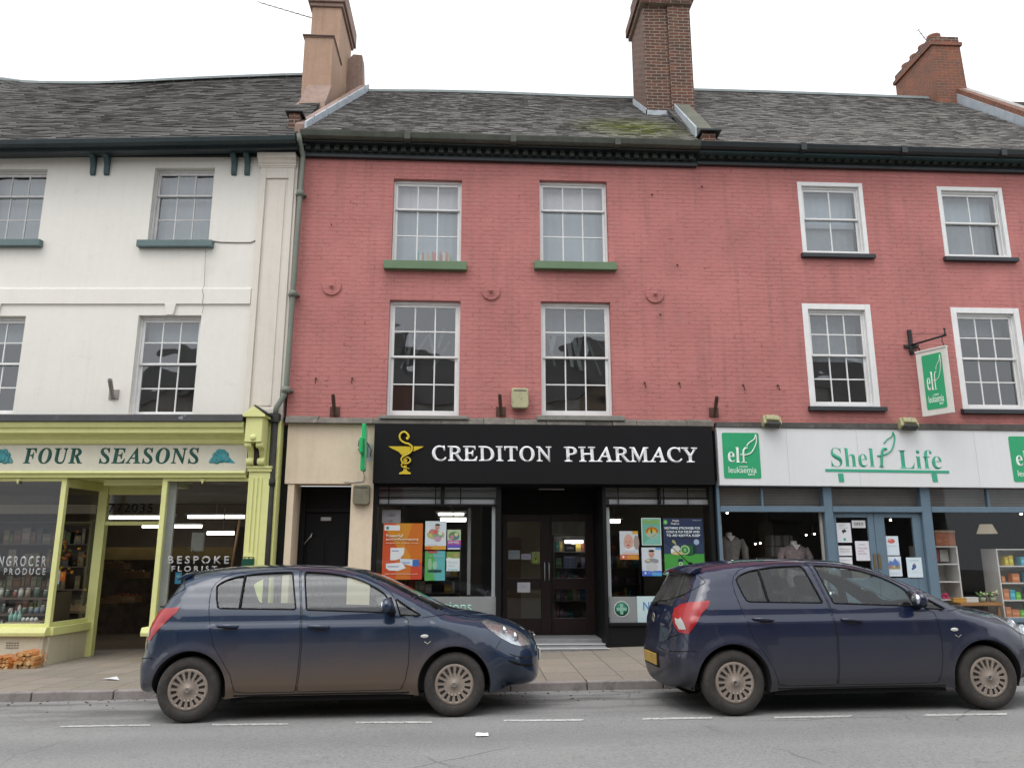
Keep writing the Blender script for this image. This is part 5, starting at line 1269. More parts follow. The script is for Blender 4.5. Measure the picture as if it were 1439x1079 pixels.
poster('poster', 'poster', 'large orange and red poster about anti-inflammatory pain relief in the left pharmacy window', FP, (537.5, 593.5, 735, 814), PD, (.62, .17, .03), [
    ('r', 0, .35, 0, 1, (.60, .09, .03)), ('p', [(.35, 1), (.1, .86), (.6, .3), (1, .22), (1, 1)], (.62, .25, .02)), ('r', .72, 1, 0, .8, (.58, .07, .03)), ('p', [(.75, 1), (.55, .6), (.8, .3), (1, .3), (1, 1)], (.60, .16, .02)),
    ('r', .03, .42, .87, .965, W_), ('e', .11, .915, .04, .03, (.05, .3, .28)),
    ('p', [(.2, .56), (.55, .56), (.54, .46), (.45, .37), (.34, .34), (.2, .34)], W_), ('p', [(.44, .37), (.92, .35), (.92, .23), (.78, .23), (.46, .29)], (.62, .68, .75)), ('r', .76, .92, .23, .35, (.05, .15, .45)),
    ('p', [(.1, .28), (.5, .3), (.6, .2), (.4, .15), (.18, .16), (.1, .2)], W_), ('r', .14, .42, .22, .235, (.2, .25, .5)), ('r', .24, .4, .50, .515, (.2, .25, .5)), ('r', .5, .7, .29, .305, (.15, .3, .6)),
    ('t', 'Powerful', .08, .5, .745, .805, (.85, .78, .62)), ('t', 'anti-inflammatory', .08, .9, .675, .735, (.85, .80, .66)), ('t', 'targets the source of pain', .08, .92, .625, .66, (.85, .6, .4)), ('t', 'Only available at the pharmacy counter', .08, .9, .085, .11, (.85, .75, .65))])
face = lambda x, y, s, sy, h=(.08, .05, .04): [('e', x, y, s, sy, (.62, .36, .28)), ('e', x-s*.38, y+sy*.1, s*.11, sy*.09, (.05, .03, .03)), ('e', x+s*.38, y+sy*.1, s*.11, sy*.09, (.05, .03, .03)), ('e', x, y-sy*.12, s*.12, sy*.1, (.55, .28, .22)), ('e', x, y-sy*.45, s*.3, sy*.14, (.40, .10, .10))]
poster('poster', 'poster', 'white poster of a colourful heap of packs, beside the top of the orange poster', FP, (597.5, 627, 732, 772), PD, (.66, .72, .76), [
    ('r', 0, 1, 0, .13, (.65, .32, .05)), ('r', 0, .3, 0, .1, (.62, .15, .03)), ('e', .5, .52, .42, .16, (.45, .42, .22)), ('e', .35, .6, .18, .12, (.55, .22, .16)), ('e', .6, .48, .2, .12, (.18, .38, .22)), ('e', .72, .58, .1, .08, (.7, .68, .6)), ('e', .25, .5, .09, .07, (.55, .5, .15)), ('e', .5, .62, .09, .08, (.6, .12, .12)), ('e', .6, .38, .16, .09, (.55, .3, .4))]
    + face(.56, .78, .11, .09) + [('e', .58, .87, .12, .035, (.05, .03, .03)), ('t', 'Ask in store today', .12, .6, .15, .19, (.4, .45, .5), 0)])
poster('poster', 'poster', 'small poster with green picture and pink and purple lower half, right of the white one', FP, (628.5, 647.5, 744, 771.5), PD, (.45, .55, .35), [
    ('r', 0, 1, 0, .45, (.48, .08, .35)), ('r', 0, 1, 0, .22, (.12, .10, .45)), ('e', .5, .68, .4, .22, (.10, .25, .12)), ('e', .35, .62, .14, .12, (.55, .2, .3)), ('e', .66, .75, .14, .1, (.6, .55, .3)), ('e', .7, .58, .12, .08, (.1, .2, .4)), ('r', .05, .95, 0, .06, W_), ('t', 'LIVE WELL', .1, .9, .28, .40, W_, .02)])
poster('poster', 'poster', 'green and turquoise poster directly below the white one in the left pharmacy window', FP, (597, 625.5, 774, 815.5), PD, (.12, .42, .42), [
    ('p', [(0, 0), (.5, 0), (.42, .35), (.5, .7), (.35, 1), (0, 1)], (.10, .38, .10)), ('e', .25, .55, .1, .2, (.30, .48, .30)), ('e', .5, .52, .12, .14, (.30, .52, .42)), ('r', .1, .6, .93, 1, (.45, .10, .10)), ('e', .55, .32, .24, .05, (.04, .10, .10)), ('r', .15, .8, .28, .31, (.03, .08, .08)), ('r', .2, .45, .31, .37, (.04, .10, .09)), ('t', 'Save your summer', .2, .9, .80, .87, (.55, .65, .6), 0), ('t', 'HAYFEVER', .15, .85, .30, .37, (.02, .07, .07))])
poster('notice', 'notice', 'small notice with leafy picture over white text, right of the turquoise poster', FP, (627.5, 646, 775, 802), PD, (.70, .75, .76), [
    ('r', 0, 1, .66, 1, (.22, .32, .08)), ('e', .7, .82, .2, .1, (.40, .30, .15)), ('e', .2, .6, .25, .1, (.74, .76, .76)), ('t', 'help us help you', .15, .85, .40, .48, (.3, .45, .5), 0), ('r', .1, .9, .06, .1, (.25, .6, .7)), ('t', 'notice', .15, .6, .25, .32, (.4, .5, .55), 0)])
poster('notice', 'notice', 'faded grey sheet just above the orange poster in the left pharmacy window', FP, (537, 563, 716, 735), .10, (.30, .29, .30), [('t', 'CBD', .3, .7, .5, .72, (.08, .08, .09), 0), ('t', 'oil', .35, .55, .08, .3, (.1, .1, .11), 0)])
# right hand window
poster('poster', 'poster', 'baby photograph poster with orange foot, leftmost in the right pharmacy window', FP, (871, 897, 746, 786), PD, (.58, .62, .66), [
    ('r', 0, 1, 0, .17, (.62, .25, .03)), ('r', 0, .4, 0, .16, (.60, .12, .04)), ('r', .70, 1, .90, 1, (.6, .35, .04)), ('e', .47, .62, .25, .28, (.62, .38, .32)), ('e', .55, .38, .28, .07, (.72, .74, .76)), ('e', .9, .6, .15, .25, (.35, .28, .25)), ('r', .15, .95, .17, .25, (.62, .45, .42))]
    + face(.46, .60, .24, .22) + [('e', .17, .09, .06, .045, W_), ('t', 'Baby clinic', .3, .8, .07, .11, (.75, .5, .2), 0)])
poster('poster', 'poster', 'pale green poster with a red and yellow bowl, in the right pharmacy window', FP, (901.5, 929, 727.5, 766), PD, (.62, .74, .68), [
    ('r', .04, .96, .03, .97, (.16, .42, .32)), ('p', [(.04, .03), (.96, .03), (.96, .45), (.3, .2)], (.22, .50, .42)), ('r', .08, .9, .78, .93, (.22, .42, .14)), ('e', .53, .46, .33, .20, (.45, .50, .42)), ('e', .53, .5, .31, .17, (.50, .12, .02)), ('e', .53, .48, .22, .13, (.65, .42, .03)), ('e', .53, .42, .26, .09, (.45, .5, .3)), ('e', .5, .52, .05, .1, (.12, .10, .03)), ('p', [(.45, .3), (.6, .3), (.85, .5)], (.25, .4, .35)), ('t', 'Eat well', .12, .5, .89, .94, (.5, .65, .5), 0)])
poster('poster', 'poster', 'white poster of a sitting baby with blue foot, below the pale green poster', FP, (902, 929.5, 769, 809), PD, (.62, .67, .72), [
    ('r', 0, 1, 0, .18, (.08, .16, .60)), ('r', .5, 1, 0, .12, (.10, .38, .68)), ('r', .72, 1, .92, 1, (.15, .35, .6)), ('e', .5, .52, .36, .10, (.28, .28, .30)), ('e', .5, .32, .3, .16, (.55, .56, .56)), ('e', .3, .55, .12, .05, (.6, .5, .3))]
    + face(.5, .76, .15, .11) + [('e', .5, .88, .15, .04, (.04, .02, .02)), ('e', .16, .1, .05, .04, W_), ('t', 'Flu jabs', .3, .7, .08, .12, (.5, .6, .8), 0)])
NV = (.028, .042, .095)
poster('poster', 'poster', 'large navy and green cold remedy poster in the right pharmacy window', FP, (933, 989, 728, 808), PD, NV, [
    ('r', 0, 1, 0, .37, (.07, .34, .06)), ('r', 0, 1, .37, .55, (.035, .055, .11)), ('e', .06, .93, .055, .045, (.08, .35, .08)), ('e', .06, .93, .03, .025, (.30, .60, .25)), ('e', .82, .58, .07, .05, (.35, .45, .60)),
    ('e', .62, .44, .20, .10, (.015, .04, .03)), ('r', .55, .72, .36, .52, (.02, .12, .05)), ('e', .52, .44, .12, .085, (.35, .55, .25)), ('e', .52, .44, .085, .06, (.04, .20, .06)), ('r', .49, .55, .41, .47, (.25, .5, .2)), ('e', .3, .46, .1, .06, (.60, .60, .58)), ('e', .2, .42, .035, .05, (.75, .76, .76)), ('e', .33, .38, .14, .03, (.60, .50, .25)), ('p', [(.2, .58), (.32, .52), (.28, .6), (.22, .62)], (.40, .42, .15)),
    ('r', .34, .46, .235, .285, (.02, .03, .08)), ('e', .4, .20, .05, .035, (.45, .7, .4)), ('e', .4, .20, .025, .02, (.07, .34, .06)), ('r', .48, .6, .14, .16, (.4, .6, .4)),
    ('t', bold('Night'), .23, .4, .93, .975, W_, 0), ('t', bold('Nurse'), .19, .4, .885, .925, W_, 0), ('t', 'cold & flu', .74, .95, .955, .975, (.5, .55, .6), 0),
    ('t', 'NOTHING STRONGER FOR', .03, .93, .80, .845, (.72, .78, .82), .04), ('t', 'COLD & FLU RELIEF AND', .07, .91, .735, .78, (.72, .78, .82), .04), ('t', 'TO AID RESTFUL SLEEP', .07, .92, .67, .715, (.72, .78, .82), .04)])
# sheets on the pharmacy doors
poster('notice', 'notice', 'white sheet on the left pharmacy door, stuck on its middle rail', FP, (727, 745, 818, 832), DD-.006, (.62, .62, .66), [('t', 'Please wait', .3, .7, .55, .7, (.4, .4, .45), 0)])
poster('notice', 'notice', 'grey blue sheet at the left edge of the left pharmacy door glass', FP, (714.5, 730.5, 773, 785.5), DD+.015, (.28, .32, .35), [('t', 'Opening hours', .1, .9, .6, .8, (.15, .18, .2), 0)])
poster('notice', 'notice', 'pale lilac sheet in the middle of the left pharmacy door glass', FP, (732.5, 746, 778, 786), DD+.015, (.36, .35, .42), [('t', 'Thank you', .2, .8, .4, .6, (.2, .2, .25), 0)])
poster('notice', 'notice', 'lime green warning triangle notice on the left pharmacy door glass', FP, (747, 758.5, 775, 792), DD+.015, (.24, .27, .12), [('p', [(.08, .05), (.92, .05), (.5, .95)], (.10, .14, .03)), ('p', [(.2, .12), (.8, .12), (.5, .8)], (.32, .42, .06)), ('e', .5, .4, .1, .16, (.05, .08, .03))])
poster('door_sign', 'sign', 'black oval open sign hanging in the right pharmacy door glass', FP, (793, 809, 765, 775), DD+.015, (.02, .02, .02), [('e', .5, .5, .48, .46, (.035, .035, .035)), ('t', 'OPEN', .2, .8, .32, .68, (.45, .45, .45), .02)])
poster('notice', 'notice', 'dark opening hours chart in the lower part of the right pharmacy door glass', FP, (791.5, 810, 781, 798.5), DD+.015, (.025, .035, .06), [('r', .1, .9, .86, .93, (.2, .24, .3))]+[('r', .08, .52, .1+.12*k, .13+.12*k, (.14, .17, .22)) for k in range(6)]+[('r', .62, .92, .1+.12*k, .13+.12*k, (.12, .15, .2)) for k in range(6)]+[('r', .55, .58, .04, .95, (.2, .24, .3))])
# charity shop doors
DC = .05
poster('notice', 'notice', 'white sheet with a black bird drawing, top left on the blue shop door', FP, (1175.5, 1196, 734.5, 762), DC, (.66, .67, .70), [('p', [(.35, .62), (.6, .68), (.7, .55), (.5, .5), (.45, .42)], (.03, .03, .03)), ('e', .52, .16, .1, .07, (.05, .4, .3)), ('t', 'GUIDE DOGS', .2, .6, .85, .9, (.25, .35, .35), 0), ('t', 'WELCOME', .2, .8, .72, .77, (.25, .35, .35), 0)])
poster('notice', 'notice', 'white sheet of small print under the bird drawing on the blue shop door', FP, (1177, 1197, 766.5, 780.5), DC, (.66, .67, .70), [('t', 'Please keep your\ndistance in store', .2, .85, .35, .75, (.5, .4, .4), 0)])
poster('notice', 'notice', 'lowest white sheet on the left edge of the left blue shop door', FP, (1178.5, 1198, 782.5, 800), DC, (.66, .67, .70), [('t', 'Card payments', .15, .8, .7, .8, (.4, .45, .5), 0)])
poster('door_sign', 'sign', 'small white OPEN sign at the top of the left blue shop door', FP, (1197, 1216, 731, 741.5), DC, (.60, .60, .60), [('t', bold('OPEN'), .15, .85, .28, .72, (.10, .10, .12), 0)])
poster('notice', 'notice', 'white sheet with pink print right of the others on the left blue shop door', FP, (1202.5, 1222, 760, 787.5), DC, (.66, .66, .71), [('t', 'OPENING', .25, .75, .8, .85, (.35, .35, .45), 0), ('t', 'Monday to Saturday\nten until four\nclosed on Sunday', .15, .85, .3, .7, (.55, .4, .45), 0)])
poster('notice', 'notice', 'pale blue sheet with a red picture, upper left on the right blue shop door', FP, (1243, 1263, 753, 780), DC, (.60, .68, .74), [('e', .5, .74, .26, .12, (.52, .12, .10)), ('e', .4, .82, .12, .06, (.62, .35, .3)), ('t', 'SUPPORT US', .2, .8, .45, .51, (.45, .55, .65), 0)])
poster('notice', 'notice', 'sheet with a crowd below a blue mountain on the right blue door', FP, (1245.5, 1267, 781.5, 809.5), DC, (.62, .68, .74), [('r', .08, .9, .42, .8, (.40, .48, .55)), ('p', [(.1, .6), (.3, .78), (.45, .7), (.6, .92), (.9, .62), (.9, .5), (.1, .5)], (.10, .18, .45)), ('r', .08, .9, .36, .55, (.30, .26, .12)), ('e', .25, .5, .05, .06, (.4, .1, .2)), ('e', .5, .48, .05, .07, (.45, .42, .35)), ('e', .7, .5, .05, .06, (.1, .12, .3)), ('t', 'walk with us', .25, .8, .12, .18, (.4, .5, .6), 0)])
poster('notice', 'notice', 'sheet with a small blue figure at the right edge of the blue door', FP, (1274.5, 1296, 783, 811), DC-.03, (.60, .70, .76), [('e', .48, .55, .13, .12, (.06, .10, .30)), ('e', .5, .66, .07, .05, (.3, .2, .15)), ('r', .3, .45, .38, .48, (.05, .08, .2)), ('t', 'ELF FUN RUN', .2, .8, .82, .87, (.3, .4, .45), 0), ('t', 'join in', .3, .7, .25, .3, (.4, .5, .5), 0)])
a = FP.R(1392, 1439, 851, 866, .035); lettering('leukaemia', a[0]-.20, a[1]+.15, a[2], a[3], .026, WL, char, 'window_lettering', off=.02, ext=.001)
# florist window sheets
poster('notice', 'notice', 'small white sheet in the canted side pane of the florist', FL, (76, 84, 801, 820), .1, (.48, .50, .50), [('r', .2, .8, .3, .7, (.3, .32, .33))])
poster('notice', 'notice', 'small orange card beside the white sheet in the canted side pane of the florist', FL, (84.5, 92, 803, 816), .2, (.50, .13, .02), [('e', .4, .6, .2, .2, (.6, .3, .05))])
poster('notice', 'notice', 'small blue card below the florist lettering in the right florist window', FL, (246, 255, 804, 820), .06, (.04, .22, .36), [('r', .2, .8, .6, .75, (.2, .4, .5))])
poster('menu_board', 'board', 'pale grey hanging board inside the right florist window', FL, (269, 287, 748, 774), .8, (.27, .27, .25), [('r', .9, .95, 0, 1, (.18, .18, .17))])

# ================================================================== interiors
M_FLW = pm('florist_inner_wall', (.26, .21, .155), .9, .25, .8, 0); M_PHW = pm('pharmacy_inner_wall', (.34, .32, .27), .9, .1, .8, 0); M_CHW = pm('charity_inner_wall', (.17, .14, .12), .9, .15, .8, 0)
FR = FL; room(cr, -9.9, -.25, -.3, 2.72, .88, 8.0, M_FLW)
mb = MB(); mb.face(((-9.9, -.07, 2.72), (ucl, -.07, 2.72), (uj0, rd, 2.72), (uj0, 1, 2.72), (-9.9, 1, 2.72))); mb.face(((ur0, -.07, 2.722), (-.25, -.07, 2.722), (-.25, 1, 2.722), (udr, 1, 2.722)))
mb.face(((-9.9, -.07, .25), (ucl, -.07, .25), (uj0, rd, .25), (-9.9, 1, .25))); mb.face(((-.25, -.07, -.1), (-.25, 1, -.1), (-.25, 1, 2.72), (-.25, -.07, 2.72))); mb.build('window_bed', M_FLW, cr, recalc=False)
FR = FP; room(pink, -1.65, 3.98, -.1, 2.62, .13, 8.5, M_PHW); room(char, 4.05, 11.2, -.1, 2.62, .13, 8, M_CHW)
TUBE = emit('fluorescent_tube', (1, .96, .88), 3.2)
def tubelight(fr, px0, px1, py, d, label, group):
    u0, z = fr.P(px0, py, d); u1, _ = fr.P(px1, py, d)
    t = thing('ceiling_light', label, 'ceiling light', (u0+u1)/2, z, d, group, fr=fr)
    mb = MB(fr); mb.box(u0, u1, z-.05, z+.02, d-.06, d+.06); mb.build('tube', TUBE, t, bevel=.01)
    mb = MB(fr); mb.box(u0-.05, u1+.05, z+.021, z+.06, d-.10, d+.10); mb.box((u0+u1)/2-.01, (u0+u1)/2+.01, z+.06, z+.5, d-.01, d+.01); mb.build('fitting', pm('light_fitting', (.5, .5, .48)), t)
gL = 'fluorescent lights in the florist'; gP = 'fluorescent lights in the pharmacy'
tubelight(FL, 265, 343, 725, 5.0, 'long lit tube, topmost in the right florist window', gL)
tubelight(FL, 154, 243, 726, 5.0, 'long lit tube seen behind the black digits over the florist doorway', gL)
tubelight(FL, 201, 283, 738.5, 6.2, 'lit tube between the doorway and the pale hanging board in the florist', gL)
tubelight(FL, 292, 335, 748, 4.0, 'shorter thick lit tube right of the pale hanging board in the florist', gL)
tubelight(FP, 616, 652, 722, 3.2, 'upper lit panel above the white poster in the left pharmacy window', gP)
tubelight(FP, 619, 655, 729, 2.4, 'lower lit panel above the white poster in the left pharmacy window', gP)
tubelight(FP, 776, 801, 753.5, 7.4, 'upper lit tube seen through the right pharmacy door', gP)
tubelight(FP, 775, 797, 757.5, 6.4, 'middle lit tube seen through the right pharmacy door', gP)
tubelight(FP, 794, 819, 760, 5.4, 'lowest lit tube seen through the right pharmacy door', gP)
tubelight(FP, 856, 871, 731, 2.4, 'short lit tube at the left edge of the right pharmacy window', gP)
SPOT = emit('spot_bulb', (1, .9, .75), 14)
for i, (px, py, lb_) in enumerate([(1022, 720.5, 'spot lamp in the top left corner of the charity shop window'), (1061.5, 764, 'left of a close pair of spot lamps behind the mannequins'), (1068.5, 763, 'right of a close pair of spot lamps behind the mannequins'), (1133, 751.5, 'first of three spot lamps left of the blue door'), (1144.5, 750, 'middle one of three spot lamps left of the blue door'), (1157.5, 747.5, 'last of three spot lamps, nearest the blue door'), (1251.5, 730.5, 'spot lamp at the top of the right blue door glass'), (1435, 722, 'spot lamp at the far right edge of the shop window')]):
    d = 3.0 if i in (1, 2, 3, 4, 5) else 1.2; u, z = FP.P(px, py, d); t = thing('spot_lamp', lb_, 'lamp', u, z, d, 'spot lamps in the charity shop')
    mb = MB(); mb.blob((u, d, z), .017 if d > 2 else .018, 2); mb.build('bulb', SPOT, t); mb = MB(); mb.lathe([(.02, .02), (.045, .03), (.04, .12), (0, .13)], (u, d, z), 'd', 10); mb.tube([(u, d+.08, z), (u, d+.08, z+.4)], .006, 6); mb.build('shade', pm('dark_metal', (.03, .03, .03), .4), t)
# shop furniture ------------------------------------------------------
BOXC = [(.45, .42, .38), (.35, .12, .10), (.10, .20, .35), (.15, .30, .16), (.5, .36, .10), (.55, .54, .52), (.25, .2, .3), (.08, .28, .32)]
def shelf_unit(fr, u0, u1, z0, z1, d0, d1, n, m, label, goods=True, gseed=0, group=None, gcols=BOXC, gname='boxed goods on the shelves'):
    t = thing('shelf_unit', label, 'shelves', (u0+u1)/2, z0, (d0+d1)/2, group, fr=fr)
    part('side_panel', m, t, (u0, u0+.025, z0, z1, d0, d1), fr=fr, bevel=.003); part('side_panel', m, t, (u1-.025, u1, z0, z1, d0, d1), fr=fr, bevel=.003)
    part('back_panel', m, t, (u0+.025, u1-.025, z0, z1, d1-.015, d1-.001), fr=fr)
    r = random.Random(gseed)
    for k in range(n+1):
        z = z0+(z1-z0-.02)*k/n; part('shelf', m, t, (u0+.025, u1-.025, z, z+.02, d0+.002, d1-.016), fr=fr)
        if goods and k < n:
            x = u0+.05; H = (z1-z0)/n
            while x < u1-.14:
                w_ = r.uniform(.06, .16); h = r.uniform(.35, .75)*H; col = r.choice(gcols)
                if r.random() < .8:
                    mb = MB(fr); mb.box(x, x+w_-.01, z+.021, z+.021+h, d0+.02, d0+.14); mb.use(pc(tuple(min(.7, c*1.6) for c in col)))
                    mb.mi = 1; mb.box(x+.01, x+w_-.02, z+.021+h*.3, z+.021+h*.65, d0+.0175, d0+.0198); mb.mats = [pc(col), pc(tuple(min(.7, c*1.6) for c in col))]
                    tag(mb.build('goods_box', None), 'small boxed item standing on '+gname, 'goods', gname)
                x += w_
    return t
WSH = pm('white_shelf_board', (.62, .60, .57), .6, .06, 4, 0)
DSH = pm('dark_shelf_board', (.10, .075, .055), .6, .15, 4, 0)
GSH = pm('grey_shelf_metal', (.28, .28, .28), .5, .1, 4, 0)
shelf_unit(FP, 1.9, 4.0-.1, .05, 1.9, 5.5, 5.9, 5, GSH, 'long grey shelves with boxed goods at the back of the pharmacy', gseed=1, gname='the long back shelves of the pharmacy')
shelf_unit(FP, .25, .62, .05, 2.0, 1.6, 2.0, 5, GSH, 'narrow grey shelves behind the left pharmacy window beside the doorway', gseed=2, gname='the narrow grey shelves in the pharmacy')
shelf_unit(FP, -1.3, -.2, .05, 1.7, 3.4, 3.8, 5, GSH, 'grey shelves deep inside behind the orange poster', gseed=3, gname='the shelves behind the orange poster')
part('partition', pm('cream_partition', (.50, .44, .32), .9, .08, 2, 0), pink, (.60, 1.45, .05, 2.6, 3.0, 3.1)); part('partition', pm('wood_partition', (.22, .14, .08), .8, .2, 3, 0), pink, (.60, .98, .05, 1.80, 2.9, 2.98))
a = FP.R(1300, 1350, 767, 850, .35)
s1_ = shelf_unit(FP, a[0], a[1], .45, a[3], .35, .75, 4, WSH, 'white open shelves standing just right of the blue door', goods=False)
a2 = FP.R(1405, 1440, 771, 860, .35)
s2_ = shelf_unit(FP, a2[0]-.02, a2[0]+1.1, .45, a2[3], .32, .72, 4, WSH, 'white open shelves with toys at the right edge of the photo', gseed=11, gcols=[(.10, .35, .45), (.55, .42, .06), (.15, .45, .08), (.5, .2, .1)], gname='the white shelves at the right edge')
def simple(name, cat, label, mb, m=None, bevel=0, group=None): return tag(mb.build(name, m, None, bevel=bevel), label, cat, group)
mb = MB(); b = FP.R(1312, 1340, 745, 766, .45); mb.use(pm('picnic_tin_orange', (.38, .12, .05), .5, .3, 9, 0, stain=(.5, .32, .2))); mb.box(b[0], b[1], a[3]+.002, b[3]-.04, .4, .65); mb.use(pm('tin_lid', (.40, .28, .18), .5, .3, 9, 0)); mb.box(b[0]-.01, b[1]+.01, b[3]-.04, b[3], .39, .66)
simple('biscuit_tin', 'tin', 'orange patterned biscuit tin on top of the white shelves by the blue door', mb, bevel=.012)
mb = MB(); z = a[3]-.02-(a[3]-.47)/4+.0
b = FP.R(1321, 1333, 772, 789, .5); mb.box(b[0], b[1], b[2], b[3], .5, .53); mb.use(pc((.4, .4, .36))); o = mb.build('photo_frame', pc((.42, .42, .38)), None, bevel=.006); tag(o, 'pale picture frame on the top shelf under the orange tin', 'frame')
mb = MB(); b = FP.R(1313, 1320, 771, 789, .5); mb.box(b[0], b[1], b[2], b[3], .5, .6); tag(mb.build('patterned_jar', pm('speckled_red', (.25, .05, .06), .5, .6, 40, 0, stain=(.5, .5, .5)), None, bevel=.01), 'speckled dark red box beside the pale picture frame', 'box')
mb = MB(); c = FP.P(1329, 838.5, .42)
for k in range(9): t_ = k*.7; mb.blob((c[0]+.05*math.cos(t_)*(.5+k/14), .42+.02*math.sin(k*2), c[1]+.04*math.sin(t_)), .032, 1, .1)
simple('toy', 'toy', 'bright pink soft toy on the low white shelf right of the blue door', mb, pc((.60, .05, .14)))
# low table with things at the window bottom
zt4 = FP.P(1385, 846, .3)[1]; tu0, tu1 = FP.P(1345, 850, .3)[0], FP.P(1405, 850, .3)[0]
t = thing('low_table', 'low wooden display table behind the bottom of the right shop window', 'table', (tu0+tu1)/2, .1, .4)
tw = pm('orange_wood', (.34, .16, .05), .5, .2, 4, 0)
part('tabletop', tw, t, (tu0, tu1, zt4-.05, zt4, .2, .65), bevel=.006)
for x in (tu0+.04, tu1-.08):
    for y in (.24, .57): part('leg', tw, t, (x, x+.04, 0, zt4-.052, y, y+.04))
for nm, ct, lb_, px, col, sh in (('box', 'box', 'white box on the low display table in the right shop window', (1357, 1374, 838.5, 845.5), (.6, .6, .58), 0), ('box', 'box', 'mustard yellow box at the left end of the low display table', (1340, 1358, 847, 853), (.55, .28, .04), 0), ('flower_pot', 'plant', 'little pot of pale flowers on the low display table, left of the other pot', (1378, 1386, 839, 846), (.32, .34, .2), 1), ('flower_pot', 'plant', 'little pot of pale flowers on the low display table, nearer the tall white shelves', (1390, 1402, 837, 846), (.35, .35, .18), 1)):
    b = FP.R(*px, .3); mb = MB()
    if sh:
        mb.use(pc((.30, .32, .22))); cx = (b[0]+b[1])/2; mb.lathe([(.0, 0), (.04, 0), (.055, .08), (0, .08)], (cx, .32, zt4+.001), 'z', 12); mb.use(pc((.10, .2, .06)))
        r = random.Random(int(b[0]*100))
        for k in range(12): mb.blob((cx+r.uniform(-.07, .07), .32+r.uniform(-.04, .04), zt4+.09+r.uniform(0, .07)), .022, 1, .2)
        mb.use(pc((.62, .58, .38)))
        for k in range(6): mb.blob((cx+r.uniform(-.07, .07), .29+r.uniform(-.03, .03), zt4+.12+r.uniform(0, .06)), .02, 1, .2)
        simple(nm, ct, lb_, mb)
    else:
        base = zt4+.001; mb.box(b[0], b[1], base, base+max(.05, b[3]-b[2]), .28, .40); mb.box(b[0]-.004, b[1]+.004, base+max(.05, b[3]-b[2])*.75, base+max(.05, b[3]-b[2])*1.02, .276, .404); simple(nm, ct, lb_, mb, pc(col), .004)
mb = MB(); u, z = FP.P(1386.5, 745, 1.4); mb.lathe([(.10, .11), (.17, -.06), (.165, -.06), (.095, .11)], (u, 1.4, z), 'z', 20); t = tag(mb.build('hanging_lamp_shade', emit('lampshade_warm', (.55, .48, .36), .35), None), 'pale cone lampshade hanging deep in the right shop window', 'lampshade')
# mannequin torsos
def torso(px, pyn, d, hgt, m, label, neck, turn=0):
    u, zn = FP.P(px, pyn, d); t = thing('mannequin', label, 'mannequin', u, zn-hgt, d)
    prof = [(-hgt, .13, .10), (-hgt*.8, .17, .12), (-hgt*.6, .14, .10), (-hgt*.42, .17, .12), (-hgt*.28, .20, .125), (-hgt*.18, .205, .10), (-hgt*.12, .15, .08), (-hgt*.08, .07, .06)]
    mb = MB(); n = 20; rings = []
    for z, a_, b_ in prof: rings.append([mb.bm.verts.new((u+a_*math.cos(2*PI*k/n+turn), d+b_*math.sin(2*PI*k/n), zn+z+(.006*math.sin(k*3)))) for k in range(n)])
    for A, B in zip(rings, rings[1:]):
        for k in range(n): mb.bm.faces.new((A[k], A[(k+1) % n], B[(k+1) % n], B[k])).smooth = True
    mb.tube([(u-.19, d, zn-hgt*.16), (u-.25, d-.02, zn-hgt*.35), (u-.26, d-.02, zn-hgt*.8)], [.055, .06, .05], 10); mb.tube([(u+.19, d, zn-hgt*.16), (u+.25, d-.02, zn-hgt*.35), (u+.26, d-.02, zn-hgt*.8)], [.055, .06, .05], 10)
    mb.tube([(u, d-.12, zn-hgt*.2), (u, d-.135, zn-hgt*.5), (u, d-.12, zn-hgt*.98)], .004, 4)
    mb.build('top', m, t)
    mb = MB(); mb.lathe([(.075, -hgt*.11), (.055, -.05), (.05, .0), (.0, .003)], (u, d, zn), 'z', 16)
    mb.prism([(u-.07, zn-.06), (u+.0, zn-hgt*.20), (u+.07, zn-.06)], d-.115, d-.05, 'd'); mb.build('neck', neck, t)
    mb = MB(); mb.tube([(u, d, zn-hgt), (u, d, .1)], .02, 8); mb.build('stand', M_IRON, t)
torso(1024, 748, .55, .75, pm('grey_tweed', (.17, .155, .145), .95, .35, 20, .3, 90), 'mannequin in a grey zipped jacket at the left of the charity shop window', pc((.55, .52, .46)))
torso(1115, 760, .55, .75, pm('mauve_lace', (.28, .22, .22), .95, .6, 30, .3, 120, stain=(.12, .10, .10)), 'mannequin in a mauve lace top nearer the blue door', pc((.68, .66, .62)))
mb = MB()
for k, (y0, y1) in enumerate(((752, 767), (768, 782))):
    b = FP.R(1081, 1111, y0, y1, .9); mb = MB(); mb.use(pc((.20, .19, .175))); mb.box(b[0], b[1], b[2], b[3], .8, 1.1); mb.use(pc((.09, .085, .08))); mb.box((b[0]+b[1])/2-.03, (b[0]+b[1])/2+.03, b[2]-.001, b[3]+.001, .79, .81)
    for s in (.12, .82): mb.box(b[0]+(b[1]-b[0])*s, b[0]+(b[1]-b[0])*s+.025, b[2]-.001, b[3]+.001, .792, 1.1)
    tag(mb.build('suitcase', None, None, bevel=.008), ('upper' if k == 0 else 'lower')+' grey suitcase of the pair between the two mannequins', 'suitcase')
part('display_plinth', pm('dark_plinth', (.08, .07, .06)), char, (4.9, 5.5, 0, FP.P(1096, 783, .9)[1], .8, 1.15))
